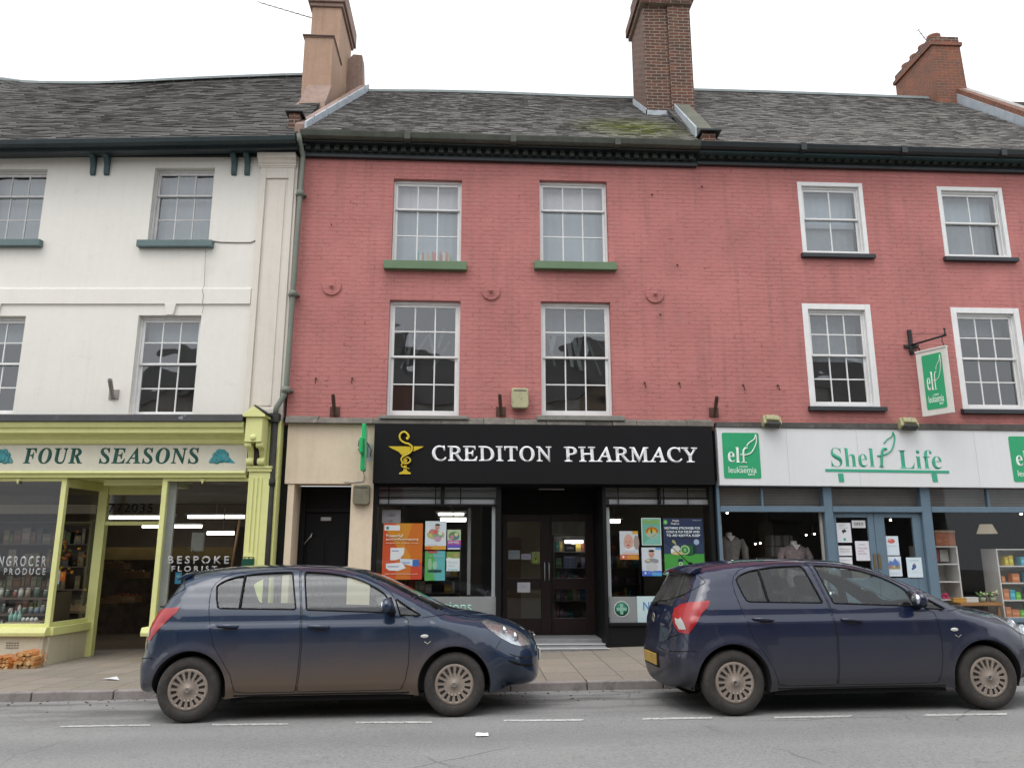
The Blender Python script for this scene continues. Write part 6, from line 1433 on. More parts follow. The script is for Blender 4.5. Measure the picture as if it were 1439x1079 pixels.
# florist and greengrocer goods
FR = FL
PR = [(.30, .08, .03), (.35, .20, .04), (.10, .22, .05), (.40, .35, .20), (.22, .05, .06), (.06, .15, .04)]
def crate(u, z, d, w_, lab, seed, dark=False):
    t = thing('produce_crate', lab, 'crate', u, z, d, 'crates of produce in the florist shop', fr=FL); r = random.Random(seed); m = pm('crate_wood', (.20, .13, .07), .8, .3, 6, .2, 40)
    h = .12; dp = .3
    part('box', m, t, (u-w_/2, u+w_/2, z, z+.015, d-dp/2, d+dp/2), (u-w_/2, u+w_/2, z+.03, z+h, d-dp/2-.012, d-dp/2), (u-w_/2, u+w_/2, z+.03, z+h, d+dp/2, d+dp/2+.012), (u-w_/2-.012, u-w_/2, z, z+h, d-dp/2, d+dp/2), (u+w_/2, u+w_/2+.012, z, z+h, d-dp/2, d+dp/2), fr=FL)
    mb = MB(); c = r.choice(PR); mb.use(pc(c))
    for k in range(26): mb.blob((u+r.uniform(-w_/2+.04, w_/2-.04), d+r.uniform(-dp/2+.03, dp/2-.03), z+.06+r.uniform(0, .08)), r.uniform(.025, .04), 1, .1)
    o = mb.build('produce', None, t); o['kind'] = 'stuff'
for i, (px, py, d, lb_) in enumerate([(112, 860, 1.6, 'crate seen through the canted pane near its foot'), (150, 850, 2.6, 'crate deep inside the open doorway, left one'), (175, 846, 2.6, 'crate deep inside the open doorway, right one'), (160, 800, 3.2, 'upper crate deep inside the doorway'), (188, 812, 3.4, 'crate at the back right of the doorway'), (20, 840, 1.9, 'crate behind the left window goods')]):
    u, z = FL.P(px, py, d); crate(u, z, d, .5, lb_, i)
t = thing('display_stand', 'stepped dark display stand full of jars in the left greengrocer window', 'stand', -3.9, .2, .3, fr=FL)
for k in range(3): part('shelf', DSH, t, (-5.2, -3.55, .30+.24*k, .33+.24*k, .15+.16*k, .36+.16*k))
part('end_panel', DSH, t, (-3.55, -3.52, 0, .9, .15, .7))
r = random.Random(77); JC = [(.55, .55, .52), (.2, .25, .3), (.35, .30, .22), (.1, .15, .12), (.45, .35, .3), (.3, .12, .1)]
for k in range(3):
    x = -5.1
    while x < -3.62:
        w_ = r.uniform(.05, .09); z = .332+.24*k; d = .26+.16*k; mb = MB(); c = r.choice(JC); hh = r.uniform(.08, .15)
        mb.use(pc(c)); mb.lathe([(0, 0), (w_*.45, 0), (w_*.47, hh*.7), (w_*.3, hh*.85), (0, hh*.85)], (x, d, z), 'z', 10); mb.use(pc((.5, .5, .48))); mb.lathe([(w_*.34, hh*.85), (w_*.34, hh), (0, hh)], (x, d, z), 'z', 10)
        tag(mb.build('jar', None), 'small jar on the stepped stand in the left greengrocer window', 'jar', 'jars on the stepped stand'); x += w_+r.uniform(.01, .07)
mb = MB(); b = FL.R(8, 58, 874, 884, .05); mb.box(b[0], b[1], zs1+.002, zs1+.06, .02, .3); simple('tray', 'tray', 'pale wooden tray of eggs and bottles on the left window bed', mb, pc((.30, .24, .18)), .004)
for k in range(7):
    mb = MB(); u, z = FL.P(14+k*6, 868, .1); mb.use(pc((.55, .57, .55) if k > 2 else (.25, .45, .42))); 
    if k > 2: mb.blob((u, .12, zs1+.09), .03, 2, 0, (1, 1, 1.2))
    else: mb.lathe([(0, 0), (.03, 0), (.03, .09), (.01, .13), (.01, .16), (0, .16)], (u, .12, zs1+.062), 'z', 12)
    tag(mb.build('egg' if k > 2 else 'bottle', None), ('white egg in the tray in the left window' if k > 2 else 'small pale green bottle in the tray in the left window'), 'egg' if k > 2 else 'bottle', 'eggs in the tray' if k > 2 else 'bottles in the tray')
mb = MB(); r = random.Random(12); u, z = FL.P(232, 862, .3); mb.use(pc((.08, .10, .04)))
for k in range(40):
    a_ = r.uniform(0, 2*PI); l = r.uniform(.1, .3); p = Vector((u, .3, z-.2)); q_ = p+Vector((math.cos(a_)*l*.5, math.sin(a_)*l*.3, l*1.4)); mb.tube([p, (p+q_)/2+Vector((0, 0, .03)), q_], [.004, .004, .002], 4); mb.use(pc(r.choice([(.10, .16, .05), (.30, .26, .16), (.16, .14, .07)]))); mb.blob(q_, .022, 1, .3)
simple('dried_flowers', 'flowers', 'bunch of dried flowers at the left foot of the right florist window', mb)
mb = MB(); r = random.Random(15); u, z = FL.P(88, 775, .9)
for k in range(50): mb.use(pc(r.choice([(.45, .16, .02), (.5, .25, .03), (.08, .10, .03), (.25, .06, .02)]))); mb.blob((u+r.gauss(0, .13), .9+r.gauss(0, .1), z+r.gauss(-.05, .18)), r.uniform(.02, .035), 1, .3)
simple('autumn_garland', 'garland', 'orange and brown autumn garland hanging behind the canted pane', mb)
mb = MB(); mb.tube([FL.P(337, 730, .3)[0:1]+(.3,)+FL.P(337, 730, .3)[1:2], FL.P(325, 800, .3)[0:1]+(.3,)+FL.P(325, 800, .3)[1:2]], .022, 8); simple('wooden_pole', 'pole', 'bare wooden pole leaning inside the right edge of the florist window', mb, pc((.25, .14, .08)))
part('counter_panel', pm('ochre_panel', (.28, .20, .07), .8, .3, 2, 0), cr, (-6.5, -2.0, 1.35, 1.62, 5.2, 5.3)); part('shelf_wall', pm('dark_goods_wall', (.07, .05, .035), .9, .7, 5, 0, stain=(.16, .10, .05)), cr, (-9, -1.6, -.2, 1.35, 5.0, 5.1), (-1.75, -.8, -.2, 2.0, 3.0, 3.1))
shelf_unit(FL, -6.0, -3.75, .1, 2.05, 1.5, 1.85, 5, DSH, 'tall dark shelves of produce behind the left greengrocer window', gseed=40, gcols=[(.10, .05, .03), (.12, .09, .04), (.06, .08, .03), (.13, .12, .08), (.05, .045, .04), (.16, .14, .11)], gname='the tall dark shelves in the greengrocer')
part('ceiling_beam', pm('pale_beam', (.30, .27, .23), .9, .1, 2, 0), cr, (-9, -3.6, 2.18, 2.34, 1.3, 1.45), (-9, -.3, 2.45, 2.6, 2.8, 2.95))
# net bags of logs on the pavement
def lognet(px0, px1, py0, py1, label, seed):
    d = -.42; a = FL.R(px0, px1, py0, py1, d); r = random.Random(seed); cx = (a[0]+a[1])/2; wx = wy = (a[1]-a[0])/2; hz = (a[3]-a[2])/2; zg = a[2]
    t = thing('log_net', label, 'net of logs', cx, zg, d, 'nets of firewood', fr=FL)
    ms = [pm('split_wood_pale', (.62, .42, .20), .9, .35, 9, .3, 60), pm('split_wood_tan', (.50, .30, .13), .9, .35, 9, .3, 60), pm('log_bark', (.22, .12, .06), .95, .4, 9, .6, 40)]
    k = 0
    for j in range(4):
        for i in range(5):
            x = cx+(-1+2*(i+.5+.25*(j%2))/5.3)*wx*.9+r.uniform(-.01, .01); z = zg+.02+(j+.5)/4*2*hz*.92
            if ((x-cx)/wx)**2+((z-zg-hz)/hz)**2 > 1.05: continue
            rr = min(wx/5, hz/4)*r.uniform(.85, 1.2); L = r.uniform(.2, .24); n = r.choice((3, 4, 7)); rot = r.uniform(0, 6); mb = MB(); mb.use(ms[k % 2])
            mb.prism([(x+rr*math.cos(rot+2*PI*q/n), z+rr*math.sin(rot+2*PI*q/n)) for q in range(n)], d-L/2+r.uniform(-.03, .03), d+L/2, 'd'); mb.build('log', None, t, bevel=.003, seg=1); k += 1
    mb = MB()
    for s in (-1, 1):
        for i in range(7):
            pts = []
            for q in range(13):
                th = PI*2*q/12; ph = (i/12+s*.12*q/12*2)*2*PI
                x = cx+wx*1.06*math.cos(ph)*1.0; z = zg+hz+hz*1.06*math.sin(ph); y = d-.16+.32*q/12
                pts.append((x, y, max(z, zg+.004)))
            mb.tube(pts, .0026, 4)
    for q in range(5):
        y = d-.15+.3*q/4; mb.tube([(cx+wx*1.06*math.cos(a_), y, max(zg+hz+hz*1.06*math.sin(a_), zg+.004)) for a_ in [2*PI*k/16 for k in range(17)]], .0035, 4)
    for k in range(8):                               # the net is drawn over the front ends too
        a_ = 2*PI*k/14; mb.tube([(cx+wx*1.06*math.cos(a_), d-.16, max(zg+hz+hz*1.06*math.sin(a_), zg+.004)), (cx+wx*.5*math.cos(a_+.3), d-.18, zg+hz+hz*.5*math.sin(a_+.3)), (cx+wx*.1*math.cos(a_), d-.19, zg+hz+hz*.1*math.sin(a_))], .0035, 4)
    mb.build('net', pm('orange_net', (.62, .17, .02), .5, .1, 5, 0), t)
lognet(24, 57, 914, 941, 'orange net of split logs leaning on the florist stall riser, right one', 1)
lognet(-12, 21, 921, 943, 'orange net of split logs cut by the left edge of the photo', 2)
FR = FP
# ================================================================== the hatchbacks
SIL = [(-.44, .20), (-.56, .20), (-.625, .25), (-.655, .36), (-.665, .48), (-.655, .57), (-.632, .62), (-.618, .68), (-.600, .80), (-.57, .92), (-.52, 1.02), (-.44, 1.14), (-.36, 1.26), (-.315, 1.335), (-.27, 1.375), (-.17, 1.405), (0, 1.43), (.25, 1.452), (.55, 1.463), (.9, 1.462), (1.2, 1.448), (1.45, 1.418), (1.65, 1.363), (1.85, 1.277), (2.05, 1.178), (2.25, 1.078), (2.40, 1.005), (2.50, .972), (2.62, .952), (2.78, .92), (2.93, .878), (3.06, .822), (3.165, .755), (3.235, .68), (3.275, .60), (3.29, .50), (3.29, .40), (3.28, .30), (3.24, .235), (3.14, .20), (2.98, .19)]
SIL = [(x if x > -.15 else -.15+(x+.15)*.885, z if z < 1.0 else 1.0+(z-1.0)*.975) for x, z in SIL]
SIL = [(x if x < 2.6 else 2.6+(x-2.6)*1.15, z) for x, z in SIL]
OUT = []
_c = catmull(SIL, 5)
# resample evenly, about 3 cm apart
acc = 0; OUT = [Vector(_c[0])]
for a, b in zip(_c, _c[1:]):
    a, b = Vector(a), Vector(b); L = (b-a).length; t = 0
    while acc+L*(1-t) >= .028:
        t += (.028-acc)/L; OUT.append(a.lerp(b, t)); acc = 0
    acc += L*(1-t)
NO = len(OUT)
NRM = []
for i in range(NO):
    t = (OUT[min(i+2, NO-1)]-OUT[max(i-2, 0)]).normalized(); NRM.append(Vector((t.y, -t.x)))    # inward
def interp(tab, x):
    if x <= tab[0][0]: return tab[0][1]
    for (a, p), (b, q) in zip(tab, tab[1:]):
        if x <= b:
            t = (x-a)/(b-a); t = t*t*(3-2*t)*.6+t*.4; return p+(q-p)*t
    return tab[-1][1]
WZ = [(.15, .79), (.24, .80), (.30, .822), (.38, .826), (.5, .838), (.62, .846), (.74, .846), (.83, .843), (.862, .839), (.882, .816), (.96, .798), (1.02, .775), (1.1, .735), (1.2, .685), (1.3, .63), (1.4, .57), (1.48, .53)]
WX = [(-.62, .90), (-.45, .955), (-.1, .99), (.4, 1.0), (1.8, 1.0), (2.4, .985), (2.8, .96), (3.1, .91), (3.3, .86)]
RX = [(-.7, .26), (-.2, .22), (.1, .15), (1.6, .14), (2.1, .16), (2.5, .22), (2.8, .34), (3.05, .48), (3.3, .50)]
WB = 2.511; HZ = .295; AR = .352
def halfw(x, z):
    w_ = interp(WZ, z)*interp(WX, x)
    for hx in (0, WB):
        r = math.hypot(x-hx, z-HZ)
        if z > HZ-.12: w_ += .020*math.exp(-((r-AR-.01)/.045)**2)*max(0, min(1, (z-.15)/.1))
    # pressed shoulder line and door hollow
    w_ -= .006*math.exp(-((z-.60)/.06)**2)*(1 if .45 < x < 2.05 else 0)
    w_ += .005*math.exp(-((z-.40)/.05)**2)*(1 if .40 < x < 2.1 else 0)
    return w_
NE = 2.6
def g_of(t): return 1 if t >= 1 else (1-(1-max(t, 0))**NE)**(1/NE)
def t_of(s): return 1-(1-s**NE)**(1/NE)
def dist(x, z):
    best = 9; bi = 0
    for i in range(0, NO, 4):
        d = (OUT[i].x-x)**2+(OUT[i].y-z)**2
        if d < best: best = d; bi = i
    best = 9
    for i in range(max(bi-5, 0), min(bi+5, NO-1)):
        a, b = OUT[i], OUT[i+1]; ab = b-a; t = max(0, min(1, ((x-a.x)*ab.x+(z-a.y)*ab.y)/ab.length_squared))
        d = (a.x+ab.x*t-x)**2+(a.y+ab.y*t-z)**2
        if d < best: best = d
    return math.sqrt(best)
def surf(x, z, off=0.0):
    """a point of the right-hand car side (towards -y) from its side-view position"""
    R = interp(RX, x); s = g_of(dist(x, z)/R)
    return Vector((x, -(halfw(x, z)*s+off), z))
def strip_pt(i, s):
    o = OUT[i]; R = interp(RX, o.x); p = o+NRM[i]*(R*t_of(abs(s)))
    return Vector((p.x, -halfw(p.x, p.y)*s, p.y))
S0 = .6
def rng(x0, z0, x1, z1):                          # outline index range between two points
    f = lambda x, z: min(range(NO), key=lambda i: (OUT[i].x-x)**2+(OUT[i].y-z)**2)
    return f(x0, z0), f(x1, z1)
# regions in side view ------------------------------------------------
RW = catmull([(.145, 1.235), (.19, 1.275), (.30, 1.318), (.50, 1.350), (.68, 1.362), (.845, 1.366)], 4)+[(.87, 1.35), (.955, 1.02), (.945, 1.008)]+[(.23, 1.028), (.20, 1.04), (.17, 1.12)]
FWN = catmull([(1.0, 1.366), (1.2, 1.353), (1.4, 1.322), (1.56, 1.275), (1.70, 1.212), (1.80, 1.15), (1.835, 1.115)], 4)+[(1.862, 1.06), (1.87, .975), (1.86, .968), (1.075, 1.002), (1.06, 1.012), (.99, 1.35)]
QW = [(1.925, 1.085), (1.935, 1.09), (2.03, 1.028), (2.12, .972), (2.175, .938), (2.16, .932), (1.985, .943), (1.975, .95)]
TAILL = [(-.475, .755), (-.495, .82), (-.485, .90), (-.460, .965), (-.415, 1.005), (-.35, 1.028), (-.18, 1.045), (-.165, 1.035), (-.185, .995), (-.26, .925), (-.325, .84), (-.38, .77), (-.40, .742), (-.44, .738)]
HEADL = [(2.76, .862), (2.83, .872), (2.98, .836), (3.11, .782), (3.22, .712), (3.28, .64), (3.27, .615), (3.17, .612), (3.08, .64), (2.97, .70), (2.85, .785)]
arcp = lambda cx, a0, a1, n=26: [(cx+AR*math.cos(math.radians(a0+(a1-a0)*k/n)), HZ+AR*math.sin(math.radians(a0+(a1-a0)*k/n))) for k in range(n+1)]
zb_s = .20
aa = math.degrees(math.asin((zb_s-HZ)/AR))
ring0 = [(OUT[i]+NRM[i]*(interp(RX, OUT[i].x)*t_of(S0))) for i in range(NO)]
i0, i1 = 2, NO-3
bott = [(WB+AR+.10, .205)]+arcp(WB, aa, 180-aa)+[(2.0+.03, .215), (1.8, .22), (1.4, .222), (1.0, .222), (.6, .222), (.45, .215)]+arcp(0, aa, 180-aa)+[(-.40, .20)]
dom = [tuple(ring0[i]) for i in range(i0, i1+1)]+bott
DOORR = [(.10, 1.20), (.13, 1.27), (.20, 1.33), (.35, 1.372), (.6, 1.392), (.90, 1.397), (.93, 1.38), (.985, 1.10), (1.005, 1.0), (1.03, .70), (1.02, .45), (1.0, .27), (.98, .255), (.52, .255), (.43, .27), (.385, .42), (.30, .56), (.215, .68), (.17, .82), (.13, .97), (.105, 1.1)]
DOORF = [(.945, 1.40), (1.2, 1.388), (1.42, 1.352), (1.60, 1.298), (1.75, 1.228), (1.875, 1.15), (1.93, 1.06), (1.975, .935), (2.055, .90), (2.075, .70), (2.07, .50), (2.04, .35), (2.0, .262), (1.96, .255), (1.02, .255), (1.013, .27), (1.035, .45), (1.045, .70), (1.02, 1.0), (.998, 1.10), (.945, 1.38)]
def inside(p, poly):
    x, y = p; c = False; n = len(poly); j = n-1
    for i in range(n):
        xi, yi = poly[i]; xj, yj = poly[j]
        if (yi > y) != (yj > y) and x < (xj-xi)*(y-yi)/(yj-yi)+xi: c = not c
        j = i
    return c
def dens(poly, step=.035):
    out = []; n = len(poly)
    for i in range(n):
        a, b = Vector(poly[i][:2]), Vector(poly[(i+1) % n][:2]); k = max(1, int((b-a).length/step))
        out += [tuple(a.lerp(b, q/k)) for q in range(k)]
    return out
domd = dom[:i1-i0+1]+dens(dom[i1-i0+1:]+[dom[0]], .03)[:-0 or None]
while (Vector(domd[-1])-Vector(domd[0])).length < .02: domd.pop()
regs = {'rear_window': dens(RW), 'front_window': dens(FWN), 'quarter_window': dens(QW), 'tail_light': dens(TAILL, .025), 'headlight': dens(HEADL, .025)}
verts = [Vector(p) for p in domd]; nb = len(verts)
edges = [(k, (k+1) % nb) for k in range(nb)]
for poly in list(regs.values())+[dens(DOORR), dens(DOORF)]:
    s = len(verts); verts += [Vector(p) for p in poly]; edges += [(s+k, s+(k+1) % len(poly)) for k in range(len(poly))]
occupied = {(round(v.x/.012), round(v.y/.012)) for v in verts}
def addpt(x, z, cell=.012):
    k = (round(x/cell), round(z/cell))
    if any((k[0]+a, k[1]+b) in occupied for a in (-1, 0, 1) for b in (-1, 0, 1)): return
    if not inside((x, z), domd): return
    occupied.add(k); verts.append(Vector((x, z)))
for s in (.7, .8, .87, .93, .97, .995):
    for i in range(0, NO):
        p = OUT[i]+NRM[i]*(interp(RX, OUT[i].x)*t_of(s))
        if dist(p.x, p.y) > interp(RX, OUT[i].x)*t_of(s)*.93: addpt(p.x, p.y)
for hx in (0, WB):
    for rr in (.015, .035, .06, .09, .13):
        for k in range(60):
            t = 2*PI*k/60; addpt(hx+(AR+rr)*math.cos(t), HZ+(AR+rr)*math.sin(t))
x = -.66
while x < 3.3:
    z = .2
    while z < 1.47: addpt(x, z); z += .034
    x += .038
rv, re_, rf_, _, _, _ = delaunay_2d_cdt(verts, edges, [], 0, 1e-5)
full = bmesh.new()
vid = {}
def gv(k):
    if k not in vid: vid[k] = full.verts.new(surf(rv[k].x, rv[k].y))
    return vid[k]
names = ['body', 'rear_window', 'front_window', 'quarter_window', 'tail_light', 'headlight', 'rear_door', 'front_door', 'windscreen', 'tailgate_window', 'grille']
REG = full.faces.layers.int.new('reg')
for f in rf_:
    c = sum((rv[k] for k in f), Vector((0, 0)))/3
    if not inside((c.x, c.y), domd): continue
    r_ = 'body'
    for nme, poly in regs.items():
        if inside((c.x, c.y), poly): r_ = nme; break
    else:
        if inside((c.x, c.y), DOORR): r_ = 'rear_door'
        elif inside((c.x, c.y), DOORF): r_ = 'front_door'
        else:
            if c.x > 1.5 and c.y > .98 and dist(c.x, c.y) < interp(RX, c.x)*t_of(.80) and c.x < 2.40: r_ = 'windscreen'
            elif c.x < -.2 and 1.045 < c.y < 1.36 and dist(c.x, c.y) < interp(RX, c.x)*t_of(.84): r_ = 'tailgate_window'
    try: q = full.faces.new([gv(k) for k in f]); q[REG] = names.index(r_)
    except ValueError: pass
# mirror side
def mirror_add(bm):
    lay = REG; vm = {}
    for f in list(bm.faces):
        vs = []
        for v in f.verts:
            if v not in vm: vm[v] = bm.verts.new((v.co.x, -v.co.y, v.co.z))
            vs.append(vm[v])
        q = bm.faces.new(vs[::-1]); q[lay] = f[lay]
mirror_add(full)
# centre strip over bonnet, screen, roof, tailgate and both bumpers
NS = 10
ws = rng(1.57, 1.40, 2.40, 1.0); tw_ = rng(-.485, .99, -.285, 1.34)
tw0, tw1 = min(tw_), max(tw_); ws0, ws1 = min(ws), max(ws)
cols_ = []
for i in range(NO): cols_.append([full.verts.new(strip_pt(i, S0*(1-2*k/NS))) for k in range(NS+1)])
for i in range(NO-1):
    for k in range(NS):
        f = full.faces.new((cols_[i][k], cols_[i+1][k], cols_[i+1][k+1], cols_[i][k+1])); r_ = 'body'
        o = OUT[i]
        if ws0 <= i < ws1: r_ = 'windscreen'
        elif tw0 <= i < tw1: r_ = 'tailgate_window'
        elif o.x > 3.28 and (.30 < o.y < .44 or .58 < o.y < .70) and 1 < k < NS-2: r_ = 'grille'
        f[REG] = names.index(r_)
bmesh.ops.remove_doubles(full, verts=full.verts[:], dist=.0015)
bmesh.ops.recalc_face_normals(full, faces=full.faces[:])
full.normal_update()
ctr = Vector((1.3, 0, .6))
sgn = sum((f.calc_center_median()-ctr).dot(f.normal)*f.calc_area() for f in full.faces)
if sgn < 0: bmesh.ops.reverse_faces(full, faces=full.faces[:]); full.normal_update()
# paints --------------------------------------------------------------
def carpaint(name, col, dirt, amount, zlo, zhi, front_clean):
    m, nt, b = _nt(name); v = coords(nt); sp = nd(nt, 'ShaderNodeSeparateXYZ'); nt.links.new(v, sp.inputs[0])
    fl_ = noise(nt, v, 900, 1)
    base = mixc(nt, ramp(nt, fl_, .35, .75), tuple(c*.8 for c in col), tuple(c*1.35+.004 for c in col))
    nz = noise(nt, coords(nt, (1, 1, 1.6)), 3.0, 5, .6)
    zz = mathn(nt, 'ADD', sp.outputs['Z'], mathn(nt, 'MULTIPLY', mathn(nt, 'SUBTRACT', nz, .5), .16))
    h = ramp(nt, zz, zhi, zlo)
    if front_clean:
        h = mathn(nt, 'MULTIPLY', h, ramp(nt, sp.outputs['X'], 2.95, 2.55))
        h = mathn(nt, 'MULTIPLY', h, mathn(nt, 'ADD', mathn(nt, 'MULTIPLY', ramp(nt, sp.outputs['X'], -.45, .35), .65), .35))
    h = mathn(nt, 'MULTIPLY', mathn(nt, 'POWER', h, 1.1), amount, True)
    speck = mathn(nt, 'MULTIPLY', ramp(nt, noise(nt, v, 70, 3, .7), .55, .8), .12)
    h = mathn(nt, 'MAXIMUM', h, mathn(nt, 'MULTIPLY', speck, mathn(nt, 'ADD', h, .25)))
    film = mathn(nt, 'ADD', h, .04, True)
    c = mixc(nt, film, base, dirt)
    nt.links.new(c, b.inputs['Base Color'])
    nt.links.new(mathn(nt, 'ADD', mathn(nt, 'MULTIPLY', h, .38), .30), b.inputs['Roughness']); b.inputs['Metallic'].default_value = 0.0
    nt.links.new(mathn(nt, 'SUBTRACT', 1.0, mathn(nt, 'MULTIPLY', h, 1.05), True), b.inputs['Coat Weight']); b.inputs['Coat Roughness'].default_value = .045
    b.inputs['Coat IOR'].default_value = 1.55; b.inputs['Specular IOR Level'].default_value = .12
    nt.links.new(bumpn(nt, noise(nt, v, 120, 3), .02, .002), b.inputs['Normal'])
    return m
PAINT_L = carpaint('steel_blue_car_paint', (.008, .024, .056), (.122, .092, .072), .95, .34, .82, True)
PAINT_R = carpaint('midnight_blue_car_paint', (.006, .012, .040), (.066, .062, .058), .72, .22, .86, False)
CG = glass('car_glass', 1.55, (.70, .77, .73), dust=.035)
CGD = glass('car_glass_dark', 1.6, (.45, .50, .48), dust=.16)
RUB = pm('black_rubber_trim', (.010, .010, .011), .7, .1, 9, .05, spec=.15)
def lamp_mat():
    m, nt, b = _nt('red_tail_lens'); v = coords(nt)
    w_ = nd(nt, 'ShaderNodeTexVoronoi', i_Scale=60.0); nt.links.new(v, w_.inputs['Vector'])
    c = mixc(nt, ramp(nt, noise(nt, v, 5, 3), .3, .7), (.24, .004, .008), (.36, .010, .014)); nt.links.new(c, b.inputs['Base Color'])
    b.inputs['Roughness'].default_value = .3; b.inputs['Coat Weight'].default_value = .3; b.inputs['Coat Roughness'].default_value = .04
    nt.links.new(bumpn(nt, w_.outputs['Distance'], .12, .004), b.inputs['Normal']); return m
REDL = lamp_mat()
HLM = glass('headlamp_lens', 1.6, (.90, .92, .94), dust=.25)
CHR = pm('headlamp_reflector', (.72, .74, .76), .16, .1, 20, .5, 30, metal=1)
TYRE = pm('dusty_tyre_rubber', (.038, .034, .031), .85, .3, 12, .2, 80, stain=(.075, .062, .052))
HUB = pm('dusty_silver_hubcap', (.27, .225, .19), .55, .15, 10, .1, 60, metal=.25, stain=(.20, .155, .12))
DARK = pm('wheel_well_black', (.008, .008, .008), .95, .1, 5, 0)
SEAT = pm('grey_seat_cloth', (.045, .047, .052), .95, .3, 30, .2, 90)
CM = Matrix.Identity(4)
car = bpy.data.objects.new('parked_car', None); COL.objects.link(car); WM[car.name] = CM.copy()
FR = FW
def region_obj(name, regidx, m, both=True, side=None, thick=False, off=0):
    """split one region out of the full skin, keeping the skin's smooth normals"""
    vmap = {}; vs = []; fs = []; ns = []
    for f in full.faces:
        if f[REG] != regidx: continue
        cy = f.calc_center_median().y
        if side is not None and (cy < 0) != (side < 0): continue
        ids = []
        for v in f.verts:
            if v.index not in vmap:
                vmap[v.index] = len(vs); vs.append(tuple(v.co+v.normal*off)); ns.append(tuple(v.normal))
            ids.append(vmap[v.index])
        fs.append(ids)
    me = bpy.data.meshes.new(name); me.from_pydata(vs, [], fs); me.materials.append(m)
    for p in me.polygons: p.use_smooth = True
    me.update(); me.normals_split_custom_set_from_vertices(ns)
    o = bpy.data.objects.new(name, me); COL.objects.link(o); o.parent = car; WM[o.name] = CM.copy()
    return o
full.verts.index_update()
for v in full.verts: v.normal_update()
painted = [region_obj('body', 0, PAINT_L)]
for sd in (-1, 1):
    painted.append(region_obj('rear_door', 6, PAINT_L, side=sd)); painted.append(region_obj('front_door', 7, PAINT_L, side=sd))
    for nme, ri in (('rear_side_window', 1), ('front_side_window', 2), ('quarter_window', 3)): region_obj(nme, ri, CG, side=sd, off=-.006)
    tlo = region_obj('tail_light', 4, REDL, side=sd, off=.004)
    region_obj('headlight', 5, HLM, side=sd, off=.003)
region_obj('windscreen', 8, CG, off=-.003); region_obj('tailgate_window', 9, CGD, off=-.003); region_obj('grille', 10, RUB, off=-.004)
body = painted[0]
# reflector bowl behind the headlamp glass, white reversing lens, orange bulb
def patch(name, poly, m, sd, off, parent=None):
    """small piece laid on the car's skin"""
    pl = dens(poly, .02); cxm = sum(p[0] for p in pl)/len(pl); czm = sum(p[1] for p in pl)/len(pl)
    mb = MB(); rings = []
    for s in (1, .75, .5, .25): rings.append([mb.bm.verts.new(surf(cxm+(p[0]-cxm)*s, czm+(p[1]-czm)*s, off)*Vector((1, 1, 1)) if sd < 0 else Vector((lambda q: (q.x, -q.y, q.z))(surf(cxm+(p[0]-cxm)*s, czm+(p[1]-czm)*s, off)))) for p in pl])
    c = surf(cxm, czm, off); c = c if sd < 0 else Vector((c.x, -c.y, c.z)); cv = mb.bm.verts.new(c); n = len(pl)
    for A, B in zip(rings, rings[1:]):
        for k in range(n): mb.bm.faces.new((A[k], A[(k+1) % n], B[(k+1) % n], B[k])).smooth = True
    for k in range(n): mb.bm.faces.new((rings[-1][k], rings[-1][(k+1) % n], cv)).smooth = True
    bmesh.ops.recalc_face_normals(mb.bm, faces=mb.bm.faces[:])
    o = mb.build(name, m, parent or car, recalc=False)
    return o
WREV = pm('white_reversing_lens', (.42, .42, .40), .3, .1, 20, .2, 60)
for sd in (-1, 1):
    patch('headlight_reflector', [(p[0]+(3.03-p[0])*.06-.0, p[1]+(.74-p[1])*.06) for p in HEADL], CHR, sd, -.035)
    for (hx_, hz_, hr) in ((3.13, .70, .062), (3.02, .765, .05)):
        p = surf(hx_, hz_, -.02); mb = MB(); mb.lathe([(hr, -.012), (hr*.82, .01), (hr*.4, .03), (0, .035)], (p.x-.01, p.y*(1 if sd < 0 else -1), p.z), 'u', 18); mb.build('headlight_bowl', CHR, car)
    patch('reversing_lens', [(-.472, .775), (-.486, .83), (-.480, .885), (-.446, .885), (-.434, .835), (-.424, .78)], WREV, sd, .013)
# seams, seals and trims as fine dark lines on the skin
def skinline(name, pts, r, m, closed=False, off=0.0, sides=(-1, 1), dz=0):
    c = dens(pts, .03) if closed else None
    if not closed:
        c = []
        for a, b in zip(pts, pts[1:]):
            a_, b_ = Vector(a[:2]), Vector(b[:2]); k = max(1, int((b_-a_).length/.03)); c += [tuple(a_.lerp(b_, q/k)) for q in range(k)]
        c.append(pts[-1])
    else: c.append(c[0])
    for sd in sides:
        P3 = [surf(x, z, off) for x, z in c]
        if sd > 0: P3 = [Vector((p.x, -p.y, p.z)) for p in P3]
        mb = MB(); mb.tube(P3, r, 6); mb.build(name, m, car)
skinline('window_seal', RW, .008, RUB, True); skinline('window_seal', FWN, .008, RUB, True); skinline('window_seal', QW, .008, RUB, True)
SEAM = pm('panel_gap', (.004, .004, .005), .9, 0.05, 5, 0)
skinline('door_seam', DOORR, .0042, SEAM, True, -.002); skinline('door_seam', DOORF, .0042, SEAM, True, -.002)
skinline('window_divider', [(.40, 1.335), (.415, 1.02)], .013, RUB)
skinline('mirror_pillar', [(1.86, 1.10), (1.92, .955)], .030, RUB, off=-.018)
skinline('roof_seam', [(-.28, 1.33), (-.20, 1.345), (-.06, 1.372), (.3, 1.415), (.9, 1.43), (1.35, 1.405), (1.6, 1.34), (1.8, 1.255), (2.1, 1.11), (2.35, .99)], .0035, SEAM, off=-.002)
skinline('tailgate_seam', [(-.30, 1.335), (-.22, 1.31), (-.165, 1.22), (-.185, 1.205), (-.45, 1.05)], .0040, SEAM, off=-.002)
skinline('tailgate_seam', [(-.455, .74), (-.52, .70), (-.55, .645)], .0040, SEAM, off=-.002)
